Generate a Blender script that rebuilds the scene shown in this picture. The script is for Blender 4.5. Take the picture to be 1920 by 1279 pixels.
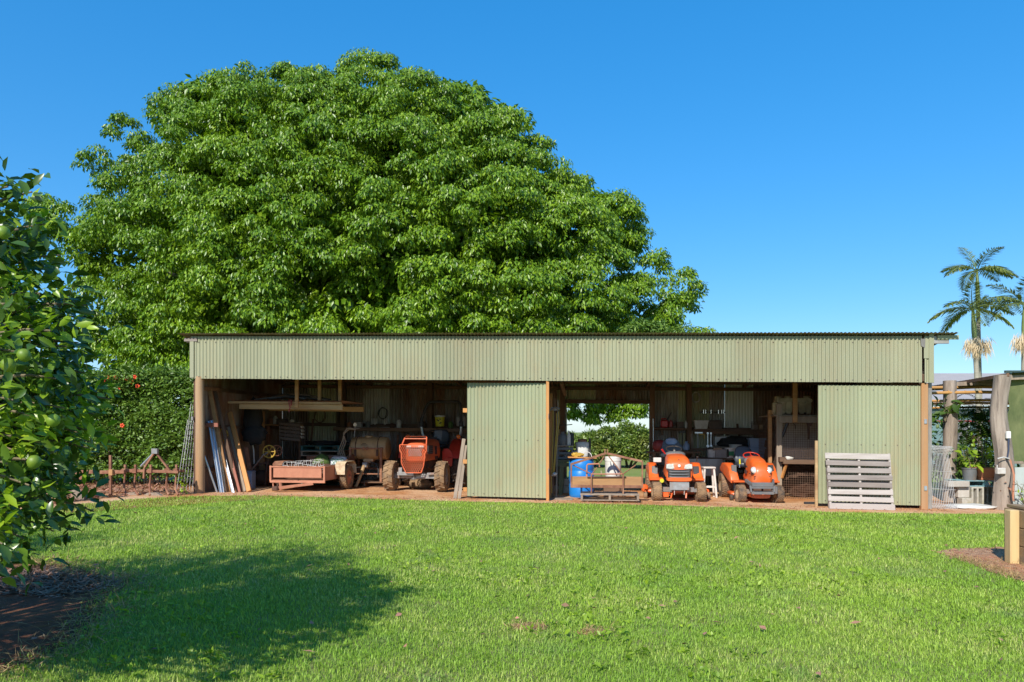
import bpy, bmesh, math, random
import numpy as np
from mathutils import Vector, Matrix, Euler, noise
random.seed(7); rng = np.random.default_rng(7)
for o in list(bpy.data.objects): bpy.data.objects.remove(o)
SC = bpy.context.scene; COL = SC.collection
R = math.radians
# ---------------------------------------------------------------- camera
FPX, HZ, HC = 1400.0, 810.0, 1.52          # focal length in photo pixels, horizon row, eye height
cam = bpy.data.cameras.new('camera'); camo = bpy.data.objects.new('camera', cam); COL.objects.link(camo)
cam.sensor_width = 36; cam.lens = 36 * FPX / 1920; cam.shift_y = (HZ - 639.5) / 1920
cam.clip_start = .05; cam.clip_end = 6000
camo.location = (0, 0, HC); camo.rotation_euler = (R(90), 0, 0)
SC.camera = camo
# ---------------------------------------------------------------- light
SUN_AZ, SUN_EL = R(23), R(36)               # sun behind the camera, to its left
SD = Vector((-math.sin(SUN_AZ) * math.cos(SUN_EL), -math.cos(SUN_AZ) * math.cos(SUN_EL), math.sin(SUN_EL)))
sl = bpy.data.lights.new('sun', 'SUN'); sl.energy = 4.2; sl.angle = R(.53); sl.color = (1, .95, .86)
so = bpy.data.objects.new('sun', sl); COL.objects.link(so); so.rotation_euler = (-SD).to_track_quat('-Z', 'Y').to_euler()
so.location = (-10, -20, 30)
W = bpy.data.worlds.new('World'); SC.world = W; W.use_nodes = True
wn, wl = W.node_tree.nodes, W.node_tree.links; wn.clear()
sky = wn.new('ShaderNodeTexSky'); sky.sky_type = 'NISHITA'; sky.sun_disc = False
sky.sun_elevation = SUN_EL; sky.sun_rotation = math.atan2(SD.x, SD.y)
sky.altitude = 0; sky.air_density = 1.0; sky.dust_density = .5; sky.ozone_density = 8
gam = wn.new('ShaderNodeGamma'); gam.inputs[1].default_value = .55      # softens the fall-off from horizon to zenith, all round
hsv = wn.new('ShaderNodeHueSaturation'); hsv.inputs['Hue'].default_value = .504; hsv.inputs['Saturation'].default_value = 1.64; hsv.inputs['Value'].default_value = 1.9
bg = wn.new('ShaderNodeBackground'); bg.inputs[1].default_value = .15
wo = wn.new('ShaderNodeOutputWorld')
wl.new(sky.outputs[0], gam.inputs[0]); wl.new(gam.outputs[0], hsv.inputs['Color']); wl.new(hsv.outputs[0], bg.inputs[0]); wl.new(bg.outputs[0], wo.inputs[0])
vs = SC.view_settings; vs.view_transform = 'Standard'; vs.look = 'None'; vs.exposure = 0.5; vs.gamma = 1; vs.use_curve_mapping = False
SC.cycles.use_denoising = True
SC.cycles.max_bounces = 8; SC.cycles.diffuse_bounces = 5; SC.cycles.glossy_bounces = 3; SC.cycles.transmission_bounces = 4; SC.cycles.transparent_max_bounces = 8
# ---------------------------------------------------------------- the shed's frame: u along the front, v to the back, z up; the site falls gently to the right
OX, OY, OZ, KS = -6.89, 16.21, .188, .01243
TH = -math.atan2(16.21 - 14.67, 8.15 + 6.89)
UX, UY = math.cos(TH), math.sin(TH); VX, VY = -UY, UX
LEN = 15.12; DEP = 4.6
def gz(X, Y):
    u = (X - OX) * UX + (Y - OY) * UY
    return OZ - KS * np.clip(u, -25, 40)
def SW(u, v, z=0.0): return Vector((OX + u * UX + v * VX, OY + u * UY + v * VY, OZ - KS * u + z))
def fu(px, v):
    k = (px - 960) / FPX
    return (k * (OY + v * VY) - OX - v * VX) / (UX - k * UY)
def fz(px, py, v):                           # shed u and height above its floor of a photo point at depth v
    u = fu(px, v); Y = OY + u * UY + v * VY
    return u, HC + (HZ - py) / FPX * Y - (OZ - KS * u)
def P3(px, py, v): u, z = fz(px, py, v); return (u, v, z)
def gv(px, py):                              # depth v at which a floor point is seen at px, py
    lo, hi = -14., 40.
    for _ in range(50):
        m = (lo + hi) / 2
        if fz(px, py, m)[1] > 0: lo = m
        else: hi = m
    return lo
def GP(px, py):                              # ground point (world) seen at px, py
    v = gv(px, py); return SW(fu(px, v), v)
def GPW(px, py): p = GP(px, py); return (p.x, p.y)
def AT(px, py, Y): return Vector(((px - 960) / FPX * Y, Y, HC + (HZ - py) / FPX * Y))
# ---------------------------------------------------------------- materials
MATS = {}
def M(name, c1, c2=None, scale=6, rough=.7, metal=0, bump=0, stretch=(1, 1, 1), c3=None, c3s=1.2, c3t=.55, spec=.5, island=0, transl=0, coat=0, detail=5, c3r=.12):
    """principled material: c1-c2 noise mix, an optional third tone in patches (dust, rust), fine bump"""
    if name in MATS: return MATS[name]
    m = bpy.data.materials.new(name); m.use_nodes = True; n, l = m.node_tree.nodes, m.node_tree.links
    b = n['Principled BSDF']; b.inputs['Roughness'].default_value = rough; b.inputs['Metallic'].default_value = metal
    b.inputs['Specular IOR Level'].default_value = spec
    if coat: b.inputs['Coat Weight'].default_value = coat; b.inputs['Coat Roughness'].default_value = .15
    tc = n.new('ShaderNodeTexCoord'); mp = n.new('ShaderNodeMapping'); mp.inputs['Scale'].default_value = stretch
    l.new(tc.outputs['Object'], mp.inputs[0])
    c2 = c2 or tuple(x * .8 for x in c1)
    nz = n.new('ShaderNodeTexNoise'); nz.inputs['Scale'].default_value = scale; nz.inputs['Detail'].default_value = detail; nz.inputs['Roughness'].default_value = .65
    l.new(mp.outputs[0], nz.inputs['Vector'])
    rp = n.new('ShaderNodeMapRange'); rp.inputs[1].default_value = .3; rp.inputs[2].default_value = .7; l.new(nz.outputs[0], rp.inputs[0])
    mx = n.new('ShaderNodeMix'); mx.data_type = 'RGBA'; mx.inputs[6].default_value = (*c1, 1); mx.inputs[7].default_value = (*c2, 1); l.new(rp.outputs[0], mx.inputs[0])
    col = mx.outputs[2]
    if c3:
        n3 = n.new('ShaderNodeTexNoise'); n3.inputs['Scale'].default_value = c3s; n3.inputs['Detail'].default_value = 7; n3.inputs['Roughness'].default_value = .7
        l.new(mp.outputs[0], n3.inputs['Vector'])
        r3 = n.new('ShaderNodeMapRange'); r3.inputs[1].default_value = c3t - c3r; r3.inputs[2].default_value = c3t + c3r; l.new(n3.outputs[0], r3.inputs[0])
        m3 = n.new('ShaderNodeMix'); m3.data_type = 'RGBA'; m3.inputs[7].default_value = (*c3, 1); l.new(r3.outputs[0], m3.inputs[0]); l.new(col, m3.inputs[6]); col = m3.outputs[2]
    if island:
        g = n.new('ShaderNodeNewGeometry'); hs = n.new('ShaderNodeHueSaturation')
        a = n.new('ShaderNodeMapRange'); a.inputs[3].default_value = 1 - island; a.inputs[4].default_value = 1 + island; l.new(g.outputs['Random Per Island'], a.inputs[0])
        l.new(a.outputs[0], hs.inputs['Value'])
        h = n.new('ShaderNodeMapRange'); h.inputs[3].default_value = .5 + .03 * island; h.inputs[4].default_value = .5 - .05 * island; l.new(g.outputs['Random Per Island'], h.inputs[0]); l.new(h.outputs[0], hs.inputs['Hue'])
        l.new(col, hs.inputs['Color']); col = hs.outputs[0]
    if not island and not transl:                 # each sheet, board or part a shade of its own
        oi = n.new('ShaderNodeObjectInfo'); ov = n.new('ShaderNodeMapRange'); ov.inputs[3].default_value = .91; ov.inputs[4].default_value = 1.09; l.new(oi.outputs['Random'], ov.inputs[0])
        oh = n.new('ShaderNodeHueSaturation'); l.new(ov.outputs[0], oh.inputs['Value']); l.new(col, oh.inputs['Color']); col = oh.outputs[0]
    l.new(col, b.inputs['Base Color'])
    if bump:
        bp = n.new('ShaderNodeBump'); bp.inputs['Strength'].default_value = bump; bp.inputs['Distance'].default_value = .01
        l.new(nz.outputs[0], bp.inputs['Height']); l.new(bp.outputs[0], b.inputs['Normal'])
    if transl:
        t = n.new('ShaderNodeBsdfTranslucent'); ms = n.new('ShaderNodeMixShader'); ms.inputs[0].default_value = transl
        tm = n.new('ShaderNodeMix'); tm.data_type = 'RGBA'; tm.blend_type = 'MULTIPLY'; tm.inputs[0].default_value = 1; tm.inputs[7].default_value = (1.15, 1.25, .5, 1)
        l.new(col, tm.inputs[6]); l.new(tm.outputs[2], t.inputs[0])
        l.new(b.outputs[0], ms.inputs[1]); l.new(t.outputs[0], ms.inputs[2]); l.new(ms.outputs[0], n['Material Output'].inputs[0])
    MATS[name] = m; return m
DUST = (.30, .13, .055)
# ---------------------------------------------------------------- mesh helpers
_bx = []; _bf = None
def _boxtemplate():
    global _bf
    bm = bmesh.new(); pts = []
    for sx in (-1, 1):
        for sy in (-1, 1):
            for sz in (-1, 1):
                for ax in range(3):
                    p = [sx, sy, sz]; q = [x * (1 if i == ax else .8) for i, x in enumerate(p)]
                    pts.append((sx, sy, sz, ax)); bm.verts.new(q)
    bm.verts.index_update(); bmesh.ops.convex_hull(bm, input=bm.verts)
    bmesh.ops.dissolve_limit(bm, angle_limit=.01, verts=bm.verts, edges=bm.edges); bm.verts.index_update()
    _bf = [tuple(v.index for v in f.verts) for f in bm.faces]; _bx.extend(pts); bm.free()
_boxtemplate()
class MB:
    def __init__(s): s.v = []; s.f = []
    def add(s, V, F, T=None):
        n = len(s.v)
        s.v += [tuple(T @ Vector(p)) for p in V] if T is not None else [tuple(p) for p in V]
        s.f += [tuple(i + n for i in f) for f in F]; return s
    def box(s, c, d, rot=None, ch=.004, T=None):
        hx, hy, hz = d[0] / 2, d[1] / 2, d[2] / 2; ch = min(ch, hx * .45, hy * .45, hz * .45); h = (hx, hy, hz)
        V = [tuple((hh if ax == i else hh - ch) * sg for i, (hh, sg) in enumerate(zip(h, (sx, sy, sz)))) for sx, sy, sz, ax in _bx]
        m = Matrix.Translation(c) @ (Euler(rot).to_matrix().to_4x4() if rot else Matrix())
        return s.add(V, _bf, (T @ m) if T is not None else m)
    def bar(s, p, q, w, h=None, ch=.003, up=(0, 0, 1)):
        p, q = Vector(p), Vector(q); d = q - p; h = h or w; z = d.normalized(); upv = Vector(up)
        if abs(z.dot(upv)) > .98: upv = Vector((0, 1, 0))
        x = upv.cross(z).normalized(); y = z.cross(x)
        m = Matrix(((x.x, y.x, z.x), (x.y, y.y, z.y), (x.z, y.z, z.z))).to_4x4(); m.translation = (p + q) / 2
        return s.box((0, 0, 0), (w, h, d.length), ch=ch, T=m)
    def tube(s, pts, r, n=8, cap=True, close=False):
        pts = [Vector(p) for p in pts]; k = len(pts); rr = r if isinstance(r, (list, tuple)) else [r] * k
        V, F = [], []; prev = None
        for i, p in enumerate(pts):
            if close: d = pts[(i + 1) % k] - pts[i - 1]
            else: d = pts[min(i + 1, k - 1)] - pts[max(i - 1, 0)]
            d = d.normalized() if d.length > 1e-9 else Vector((0, 0, 1))
            if prev is None:
                a = Vector((0, 0, 1)) if abs(d.z) < .9 else Vector((1, 0, 0)); x = d.cross(a).normalized()
            else: x = (prev - d * prev.dot(d)).normalized()
            prev = x; y = d.cross(x)
            for j in range(n):
                t = 2 * math.pi * j / n; V.append(p + (x * math.cos(t) + y * math.sin(t)) * rr[i])
        for i in range(k if close else k - 1):
            for j in range(n):
                a, b = i * n + j, i * n + (j + 1) % n; i2 = (i + 1) % k; c, d2 = i2 * n + (j + 1) % n, i2 * n + j
                F.append((a, b, c, d2))
        if cap and not close: F += [tuple(range(n - 1, -1, -1)), tuple(range((k - 1) * n, k * n))]
        return s.add(V, F)
    def lathe(s, prof, n=24, T=None, close=False):    # prof [(r, z)], spun about z
        k = len(prof); V = [(r * math.cos(2 * math.pi * j / n), r * math.sin(2 * math.pi * j / n), z) for r, z in prof for j in range(n)]; F = []
        for i in range(k if close else k - 1):
            for j in range(n):
                i2 = (i + 1) % k
                F.append((i * n + j, i * n + (j + 1) % n, i2 * n + (j + 1) % n, i2 * n + j))
        if not close: F += [tuple(range(n - 1, -1, -1)), tuple(range((k - 1) * n, k * n))]
        return s.add(V, F, T)
    def loft(s, rings, cap=True, T=None):
        n = len(rings[0]); V = [p for r in rings for p in r]; F = []
        for i in range(len(rings) - 1):
            for j in range(n): F.append((i * n + j, i * n + (j + 1) % n, (i + 1) * n + (j + 1) % n, (i + 1) * n + j))
        if cap: F += [tuple(range(n - 1, -1, -1)), tuple(range((len(rings) - 1) * n, len(rings) * n))]
        return s.add(V, F, T)
    def prism(s, poly, y0, y1, T=None):               # polygon in x,z pushed along y
        n = len(poly); V = [(x, y0, z) for x, z in poly] + [(x, y1, z) for x, z in poly]
        F = [tuple(range(n)), tuple(range(2 * n - 1, n - 1, -1))] + [(i, i + n, (i + 1) % n + n, (i + 1) % n) for i in range(n)]
        return s.add(V, F, T)
    def blob(s, c, r, n=14, m=9, amp=.12, fr=2.2, seed=0, pw=1.0, rot=None):
        V, F = [], []; rm = Euler(rot).to_matrix() if rot else None
        for i in range(m + 1):
            th = math.pi * i / m
            for j in range(n):
                ph = 2 * math.pi * j / n; sg = lambda a: math.copysign(abs(a) ** pw, a)
                d = Vector((sg(math.sin(th)) * sg(math.cos(ph)), sg(math.sin(th)) * sg(math.sin(ph)), sg(math.cos(th))))
                q = 1 + amp * noise.noise(d * fr + Vector((seed * 7.3, seed * 3.1, seed)))
                p = Vector((d.x * r[0] * q, d.y * r[1] * q, d.z * r[2] * q)); p = rm @ p if rm else p
                V.append(p + Vector(c))
        for i in range(m):
            for j in range(n): F.append((i * n + j, (i + 1) * n + j, (i + 1) * n + (j + 1) % n, i * n + (j + 1) % n))
        return s.add(V, F)
    def build(s, name, mat, parent=None, smooth=0, shear=False):
        me = bpy.data.meshes.new(name)
        V = [(x, y, z - KS * x) for x, y, z in s.v] if shear else s.v
        me.from_pydata(V, [], s.f); me.validate(); me.update()
        if smooth:
            me.polygons.foreach_set('use_smooth', [True] * len(me.polygons)); me.set_sharp_from_angle(angle=R(smooth))
        me.materials.append(MATS[mat] if isinstance(mat, str) else mat)
        o = bpy.data.objects.new(name, me); COL.objects.link(o); o.parent = parent
        return o
def tag(o, label=None, cat=None, group=None, kind=None):
    if label: o['label'] = label
    if cat: o['category'] = cat
    if group: o['group'] = group
    if kind: o['kind'] = kind
    return o
def thing(name, label, cat, loc=(0, 0, 0), rz=0, group=None):
    o = bpy.data.objects.new(name, None); COL.objects.link(o); o.empty_display_size = .1
    o.location = loc; o.rotation_euler = (0, 0, rz); return tag(o, label, cat, group)
def inst(name, me, parent, loc=(0, 0, 0), rot=(0, 0, 0), sc=(1, 1, 1)):
    o = bpy.data.objects.new(name, me); COL.objects.link(o); o.parent = parent; o.location = loc; o.rotation_euler = rot; o.scale = sc; return o
def copy_tree(o, parent=None):
    c = o.copy(); COL.objects.link(c); c.parent = parent
    for ch in list(o.children): copy_tree(ch, c)
    return c
def fast(name, V, F, mat, parent=None, smooth=False):   # numpy verts (n,3), faces (m,k)
    V = np.ascontiguousarray(V, dtype=np.float32); F = np.ascontiguousarray(F, dtype=np.int32); m, k = F.shape
    me = bpy.data.meshes.new(name); me.vertices.add(len(V)); me.vertices.foreach_set('co', V.ravel())
    me.loops.add(m * k); me.loops.foreach_set('vertex_index', F.ravel())
    me.polygons.add(m); me.polygons.foreach_set('loop_start', np.arange(0, m * k, k, dtype=np.int32)); me.polygons.foreach_set('loop_total', np.full(m, k, dtype=np.int32))
    if smooth: me.polygons.foreach_set('use_smooth', np.ones(m, dtype=bool))
    me.update(calc_edges=True); me.materials.append(MATS[mat] if isinstance(mat, str) else mat)
    o = bpy.data.objects.new(name, me); COL.objects.link(o); o.parent = parent; return o
def nrm(a): return a / np.maximum(np.linalg.norm(a, axis=1, keepdims=True), 1e-9)
def leafmesh(name, P, D, N, L, Wd, mat, parent=None, fold=.18, near=False):
    """leaf blades: P base points, D axis, N up side; diamond of two triangles, or an 8-vertex curved leaf when near"""
    n = len(P); D = nrm(D); S = nrm(np.cross(D, N)); N = np.cross(S, D)
    L = np.broadcast_to(np.asarray(L, float).reshape(-1, 1), (n, 1)); Wd = np.broadcast_to(np.asarray(Wd, float).reshape(-1, 1), (n, 1))
    if not near:
        mid = P + D * L * .45
        V = np.stack([P, mid + S * Wd * .5 + N * Wd * fold, P + D * L, mid - S * Wd * .5 + N * Wd * fold], 1).reshape(-1, 3)
        b = (np.arange(n) * 4)[:, None]; F = np.concatenate([b + np.array([[0, 1, 2]]), b + np.array([[0, 2, 3]])], 0)
        return fast(name, V, F, mat, parent)
    def row(t, w, sag): c = P + D * L * t - N * L * sag; return c + S * Wd * .5 * w + N * Wd * fold * w, c, c - S * Wd * .5 * w + N * Wd * fold * w
    a = row(.28, .82, .0); c = row(.62, .92, .05)
    V = np.stack([P, *a, *c, P + D * L - N * L * .17], 1).reshape(-1, 3)
    b = (np.arange(n) * 8)[:, None]
    T = np.array([[0, 1, 2], [0, 2, 3], [1, 4, 5], [1, 5, 2], [2, 5, 6], [2, 6, 3], [4, 7, 5], [5, 7, 6]])
    F = (b[:, None, :] + T[None]).reshape(-1, 3)
    return fast(name, V, F, mat, parent, smooth=True)
def inpoly(x, y, poly):
    x, y = np.asarray(x), np.asarray(y); r = np.zeros(x.shape, bool); n = len(poly)
    for i in range(n):
        (x1, y1), (x2, y2) = poly[i], poly[(i + 1) % n]
        c = ((y1 > y) != (y2 > y)) & (x < (x2 - x1) * (y - y1) / (y2 - y1 + 1e-12) + x1); r ^= c
    return r
def lettering(name, body, size, mat, parent, loc, rot=(R(90), 0, 0), depth=.002, align='CENTER'):
    c = bpy.data.curves.new(name, 'FONT'); c.body = body; c.size = size; c.extrude = depth / 2; c.align_x = align; c.align_y = 'CENTER'; c.resolution_u = 3
    t = bpy.data.objects.new(name, c); COL.objects.link(t); dg = bpy.context.evaluated_depsgraph_get()
    me = bpy.data.meshes.new_from_object(t.evaluated_get(dg)); bpy.data.objects.remove(t)
    me.materials.clear(); me.materials.append(MATS[mat]); return inst(name, me, parent, loc, rot)
# ================================================================ palette
M('paint_green', (.30, .30, .19), (.275, .275, .172), 2.5, .5, 0, .03, (1, 1, .35), c3=(.29, .25, .15), c3s=1.4, c3t=.60)
M('paint_door', (.31, .325, .20), (.285, .30, .18), 2.2, .45, 0, .03, (1, 1, .4), c3=(.33, .27, .155), c3s=1.2, c3t=.62)
M('roof_tin', (.30, .27, .19), (.22, .19, .13), 5, .6, .2, .05, c3=(.20, .10, .05), c3s=3, c3t=.58)
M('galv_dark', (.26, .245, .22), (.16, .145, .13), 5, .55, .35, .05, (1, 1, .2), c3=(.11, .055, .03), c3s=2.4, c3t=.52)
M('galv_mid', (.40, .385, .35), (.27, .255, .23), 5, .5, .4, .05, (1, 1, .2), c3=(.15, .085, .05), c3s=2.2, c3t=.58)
M('galv_pale', (.62, .62, .58), (.50, .50, .46), 6, .42, .3, .03, (1, 1, .2), c3=(.34, .30, .22), c3s=2.5, c3t=.64)
M('galv_rust', (.30, .25, .21), (.19, .13, .095), 4, .65, .2, .06, (1, 1, .25), c3=(.16, .07, .03), c3s=3, c3t=.5)
M('wall_olive', (.42, .41, .26), (.31, .30, .18), 5, .6, .1, .04, (1, 1, .2))
M('steel_bright', (.62, .66, .72), (.50, .54, .60), 14, .32, .75, .02, (1, 1, .2), c3=(.40, .24, .13), c3s=5, c3t=.66)
M('steel_grey', (.33, .33, .33), (.22, .21, .2), 10, .5, .5, .05, c3=DUST, c3s=4, c3t=.6)
M('wood_post', (.40, .29, .18), (.25, .165, .09), 9, .8, 0, .25, (1, 1, .08), c3=(.40, .19, .07), c3s=1.5, c3t=.55)
M('wood_weathered', (.34, .27, .20), (.20, .15, .11), 10, .85, 0, .3, (1, 1, .08))
M('wood_grey', (.27, .22, .19), (.19, .155, .135), 14, .85, 0, .3, (.12, 1, 1), c3=(.38, .33, .30), c3s=3, c3t=.55)
M('wood_pale', (.44, .375, .33), (.27, .22, .185), 11, .82, 0, .3, (.12, 1, 1), c3=(.50, .45, .41), c3s=2.5, c3t=.5)
M('wood_warm', (.46, .25, .10), (.30, .15, .06), 9, .75, 0, .2, (.15, 1, 1), c3=(.22, .12, .06), c3s=2.5, c3t=.6)
M('wood_orange', (.55, .26, .08), (.42, .18, .05), 9, .7, 0, .2, (1, 1, .1))
M('wood_dark', (.15, .085, .05), (.085, .048, .03), 9, .85, 0, .25, (1, 1, .1), c3=(.24, .13, .07), c3s=2, c3t=.58)
M('wood_dark_h', (.15, .09, .055), (.085, .05, .032), 9, .85, 0, .25, (.1, 1, 1), c3=(.24, .13, .07), c3s=2, c3t=.58)
M('wood_yellow', (.52, .36, .18), (.36, .23, .11), 9, .75, 0, .2, (.12, 1, 1), c3=(.27, .15, .07), c3s=2, c3t=.58)
M('wood_redprimer', (.34, .11, .07), (.24, .08, .05), 8, .7, 0, .15, (1, 1, .15), c3=(.22, .14, .1), c3s=3, c3t=.6)
M('wood_green', (.20, .21, .11), (.12, .13, .07), 8, .8, 0, .2, (1, 1, .15))
M('wood_bleached', (.38, .31, .25), (.18, .14, .11), 12, .9, 0, .8, (1, 1, .07), c3=(.13, .10, .08), c3s=9, c3t=.60, c3r=.05)
M('sleeper', (.30, .20, .10), (.19, .12, .06), 7, .85, 0, .3, (.5, .5, 1.6), c3=(.15, .13, .10), c3s=1.6, c3t=.56)
M('sleeper_post', (.58, .42, .20), (.46, .31, .14), 8, .8, 0, .25, (1, 1, .07), c3=(.36, .23, .11), c3s=2, c3t=.62)
M('rust', (.27, .115, .065), (.17, .07, .04), 12, .85, .1, .25, c3=(.36, .19, .11), c3s=4, c3t=.58)
M('rust_pink', (.47, .205, .12), (.38, .15, .085), 5, .75, 0, .08, c3=(.34, .13, .07), c3s=3, c3t=.62)
M('rust_dark', (.13, .065, .04), (.075, .04, .028), 10, .85, .2, .2)
M('orange_paint', (.74, .12, .017), (.64, .10, .015), 3, .42, 0, .02, c3=(.48, .15, .06), c3s=3.5, c3t=.60, coat=.08)
M('orange_old', (.66, .125, .04), (.55, .095, .028), 4, .48, 0, .04, c3=(.42, .14, .06), c3s=4, c3t=.6)
M('red_paint', (.50, .032, .016), (.42, .026, .014), 4, .4, 0, .03, c3=(.30, .08, .04), c3s=3, c3t=.64)
M('red_plastic', (.52, .02, .018), (.42, .015, .014), 5, .4)
M('black_plastic', (.022, .022, .024), (.035, .033, .032), 6, .5, 0, .03, c3=(.10, .065, .045), c3s=4, c3t=.64)
M('black_cloth', (.012, .012, .013), (.02, .02, .02), 20, .9, 0, .3)
M('grey_plastic', (.15, .155, .16), (.11, .115, .12), 6, .55, 0, .02, c3=(.24, .17, .12), c3s=3, c3t=.64)
M('seat_vinyl', (.03, .037, .05), (.045, .052, .066), 8, .42, 0, .04)
M('rubber', (.055, .047, .042), (.09, .07, .055), 10, .85, 0, .1, c3=(.28, .17, .09), c3s=6, c3t=.5)
M('rubber_mud', (.30, .19, .10), (.22, .13, .065), 12, .92, 0, .3, c3=(.10, .075, .055), c3s=6, c3t=.56)
M('rubber_dark', (.03, .028, .027), (.05, .043, .038), 10, .85, 0, .1, c3=(.12, .075, .045), c3s=5, c3t=.58)
M('rim_cream', (.62, .50, .33), (.5, .38, .23), 8, .55, 0, .03, c3=DUST, c3s=5, c3t=.6)
M('tank_plastic', (.52, .32, .15), (.42, .25, .115), 4, .5, 0, .04, (1, 1, .5), c3=(.30, .16, .075), c3s=2.5, c3t=.56)
M('tank_cream', (.56, .45, .28), (.42, .32, .18), 4, .55, 0, .05, c3=(.24, .16, .09), c3s=3, c3t=.56)
M('blue_plastic', (.015, .21, .62), (.012, .18, .55), 3, .38, 0, .02, c3=(.05, .2, .45), c3s=4, c3t=.7)
M('bin_blue', (.23, .32, .46), (.19, .27, .40), 4, .45)
M('bin_white', (.56, .55, .52), (.46, .45, .42), 4, .5, c3=(.34, .29, .23), c3s=4, c3t=.64)
M('white_plastic', (.66, .65, .60), (.58, .56, .51), 5, .45, c3=(.50, .42, .33), c3s=3.5, c3t=.68)
M('white_paint', (.66, .62, .57), (.54, .49, .44), 6, .6, c3=(.36, .30, .25), c3s=4, c3t=.62)
M('card', (.36, .33, .31), (.29, .26, .24), 6, .85)
M('yellow_plastic', (.66, .60, .03), (.58, .52, .025), 5, .4)
M('yellow_hose', (.55, .36, .06), (.40, .25, .04), 8, .5)
M('crate_brown', (.11, .075, .055), (.07, .05, .04), 8, .7)
M('pallet_teal', (.035, .13, .12), (.025, .09, .085), 6, .7)
M('pallet_blue', (.20, .36, .40), (.14, .26, .29), 6, .75, c3=(.30, .34, .33), c3s=3, c3t=.6)
M('chrome', (.75, .75, .75), (.62, .62, .62), 8, .2, .9)
M('lens', (.80, .80, .76), (.62, .62, .60), 25, .12, .35, .15, spec=.8)
M('amber', (.70, .16, .02), (.6, .12, .02), 6, .3)
M('green_bag', (.10, .17, .03), (.06, .11, .02), 6, .8, 0, .2)
M('sack_white', (.70, .72, .74), (.58, .60, .62), 5, .55, 0, .1)
M('text_green', (.02, .22, .08), None, 5, .6)
M('text_navy', (.035, .045, .085), None, 5, .6)
M('text_dark', (.03, .025, .02), None, 5, .7)
M('wire', (.42, .42, .43), (.30, .28, .27), 12, .45, .6)
M('wire_white', (.66, .64, .62), (.5, .48, .45), 12, .5, .3)
M('wire_rust', (.20, .13, .09), (.14, .08, .05), 12, .7, .3)
M('concrete', (.46, .43, .37), (.34, .32, .27), 12, .9, 0, .35, c3=(.30, .28, .16), c3s=3, c3t=.6)
M('concrete_pale', (.48, .44, .39), (.38, .345, .30), 10, .9, 0, .3)
M('terracotta', (.48, .19, .095), (.38, .14, .07), 6, .8, 0, .05)
M('shade_cloth', (.16, .20, .075), (.10, .13, .05), 3, .8, 0, .15, (1, 1, .5), c3=(.26, .28, .12), c3s=1.6, c3t=.55, transl=.35)
M('shade_roof', (.05, .09, .075), (.035, .065, .055), 4, .6, .1)
M('tin_pale', (.46, .50, .47), (.38, .42, .39), 4, .6, .1, .03, (1, 1, .3), c3=(.33, .26, .19), c3s=2, c3t=.64)
M('bamboo', (.55, .30, .09), (.40, .21, .07), 8, .55, 0, .08, (.2, 1, 1))
M('far_roof', (.36, .33, .31), (.31, .285, .27), 1.5, .7)
M('far_wall', (.16, .26, .26), (.13, .21, .21), 2, .7)
M('far_trim', (.62, .60, .57), None, 2, .7)
M('red_strip', (.33, .045, .045), (.26, .035, .035), 5, .5, c3=(.2, .06, .05), c3s=4, c3t=.6)
M('bark', (.20, .15, .11), (.11, .085, .065), 7, .9, 0, .5, (1, 1, .25))
M('bark_pale', (.40, .32, .24), (.24, .19, .14), 7, .9, 0, .4, (1, 1, .3))
M('palm_trunk', (.36, .33, .26), (.24, .22, .17), 6, .85, 0, .2, (.3, .3, 4))
M('palm_shaft', (.17, .22, .07), (.11, .16, .05), 5, .45)
M('twig', (.20, .16, .09), (.13, .11, .06), 10, .85)
# foliage
M('fig_leaf', (.14, .265, .012), (.085, .185, .010), .7, .36, 0, 0, c3=(.175, .305, .014), c3s=.35, c3t=.55, island=.45, transl=.24, spec=.45)
M('hedge_leaf', (.15, .265, .036), (.09, .175, .024), 1.5, .45, island=.4, transl=.25)
M('citrus_leaf', (.075, .155, .015), (.052, .115, .012), 1.6, .30, island=.4, transl=.22, spec=.6)
M('citrus_new_lit', (.30, .44, .03), (.22, .36, .025), 2, .34, island=.3, transl=.4)  # young growth; the bright colour also stands in for sunlit leaves
M('lime_skin', (.15, .24, .016), (.11, .19, .013), 18, .5, 0, .12, c3=(.28, .33, .03), c3s=8, c3t=.6)
M('bush_leaf', (.16, .25, .04), (.10, .17, .025), 1.2, .38, island=.45, transl=.22, c3=(.20, .21, .05), c3s=.9, c3t=.58)
M('fern_leaf', (.085, .165, .022), (.05, .11, .016), 2, .5, island=.4, transl=.3)
M('lime_leaf', (.30, .45, .03), (.22, .36, .025), 3, .45, island=.3, transl=.4)
M('palm_leaf', (.22, .28, .06), (.14, .20, .04), 1.2, .42, island=.35, transl=.2, c3=(.22, .22, .07), c3s=.8, c3t=.6)
M('palm_flower', (.66, .55, .36), (.50, .38, .22), 4, .8, island=.2)
M('flower_red', (.75, .06, .02), (.65, .09, .02), 4, .5)
M('dry_leaf', (.34, .19, .11), (.22, .12, .07), 6, .85, island=.5)
M('grey_litter', (.30, .20, .13), (.19, .115, .07), 6, .85, island=.4)
M('straw', (.42, .30, .13), (.34, .24, .11), 4, .8, island=.35, transl=.2)
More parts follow.
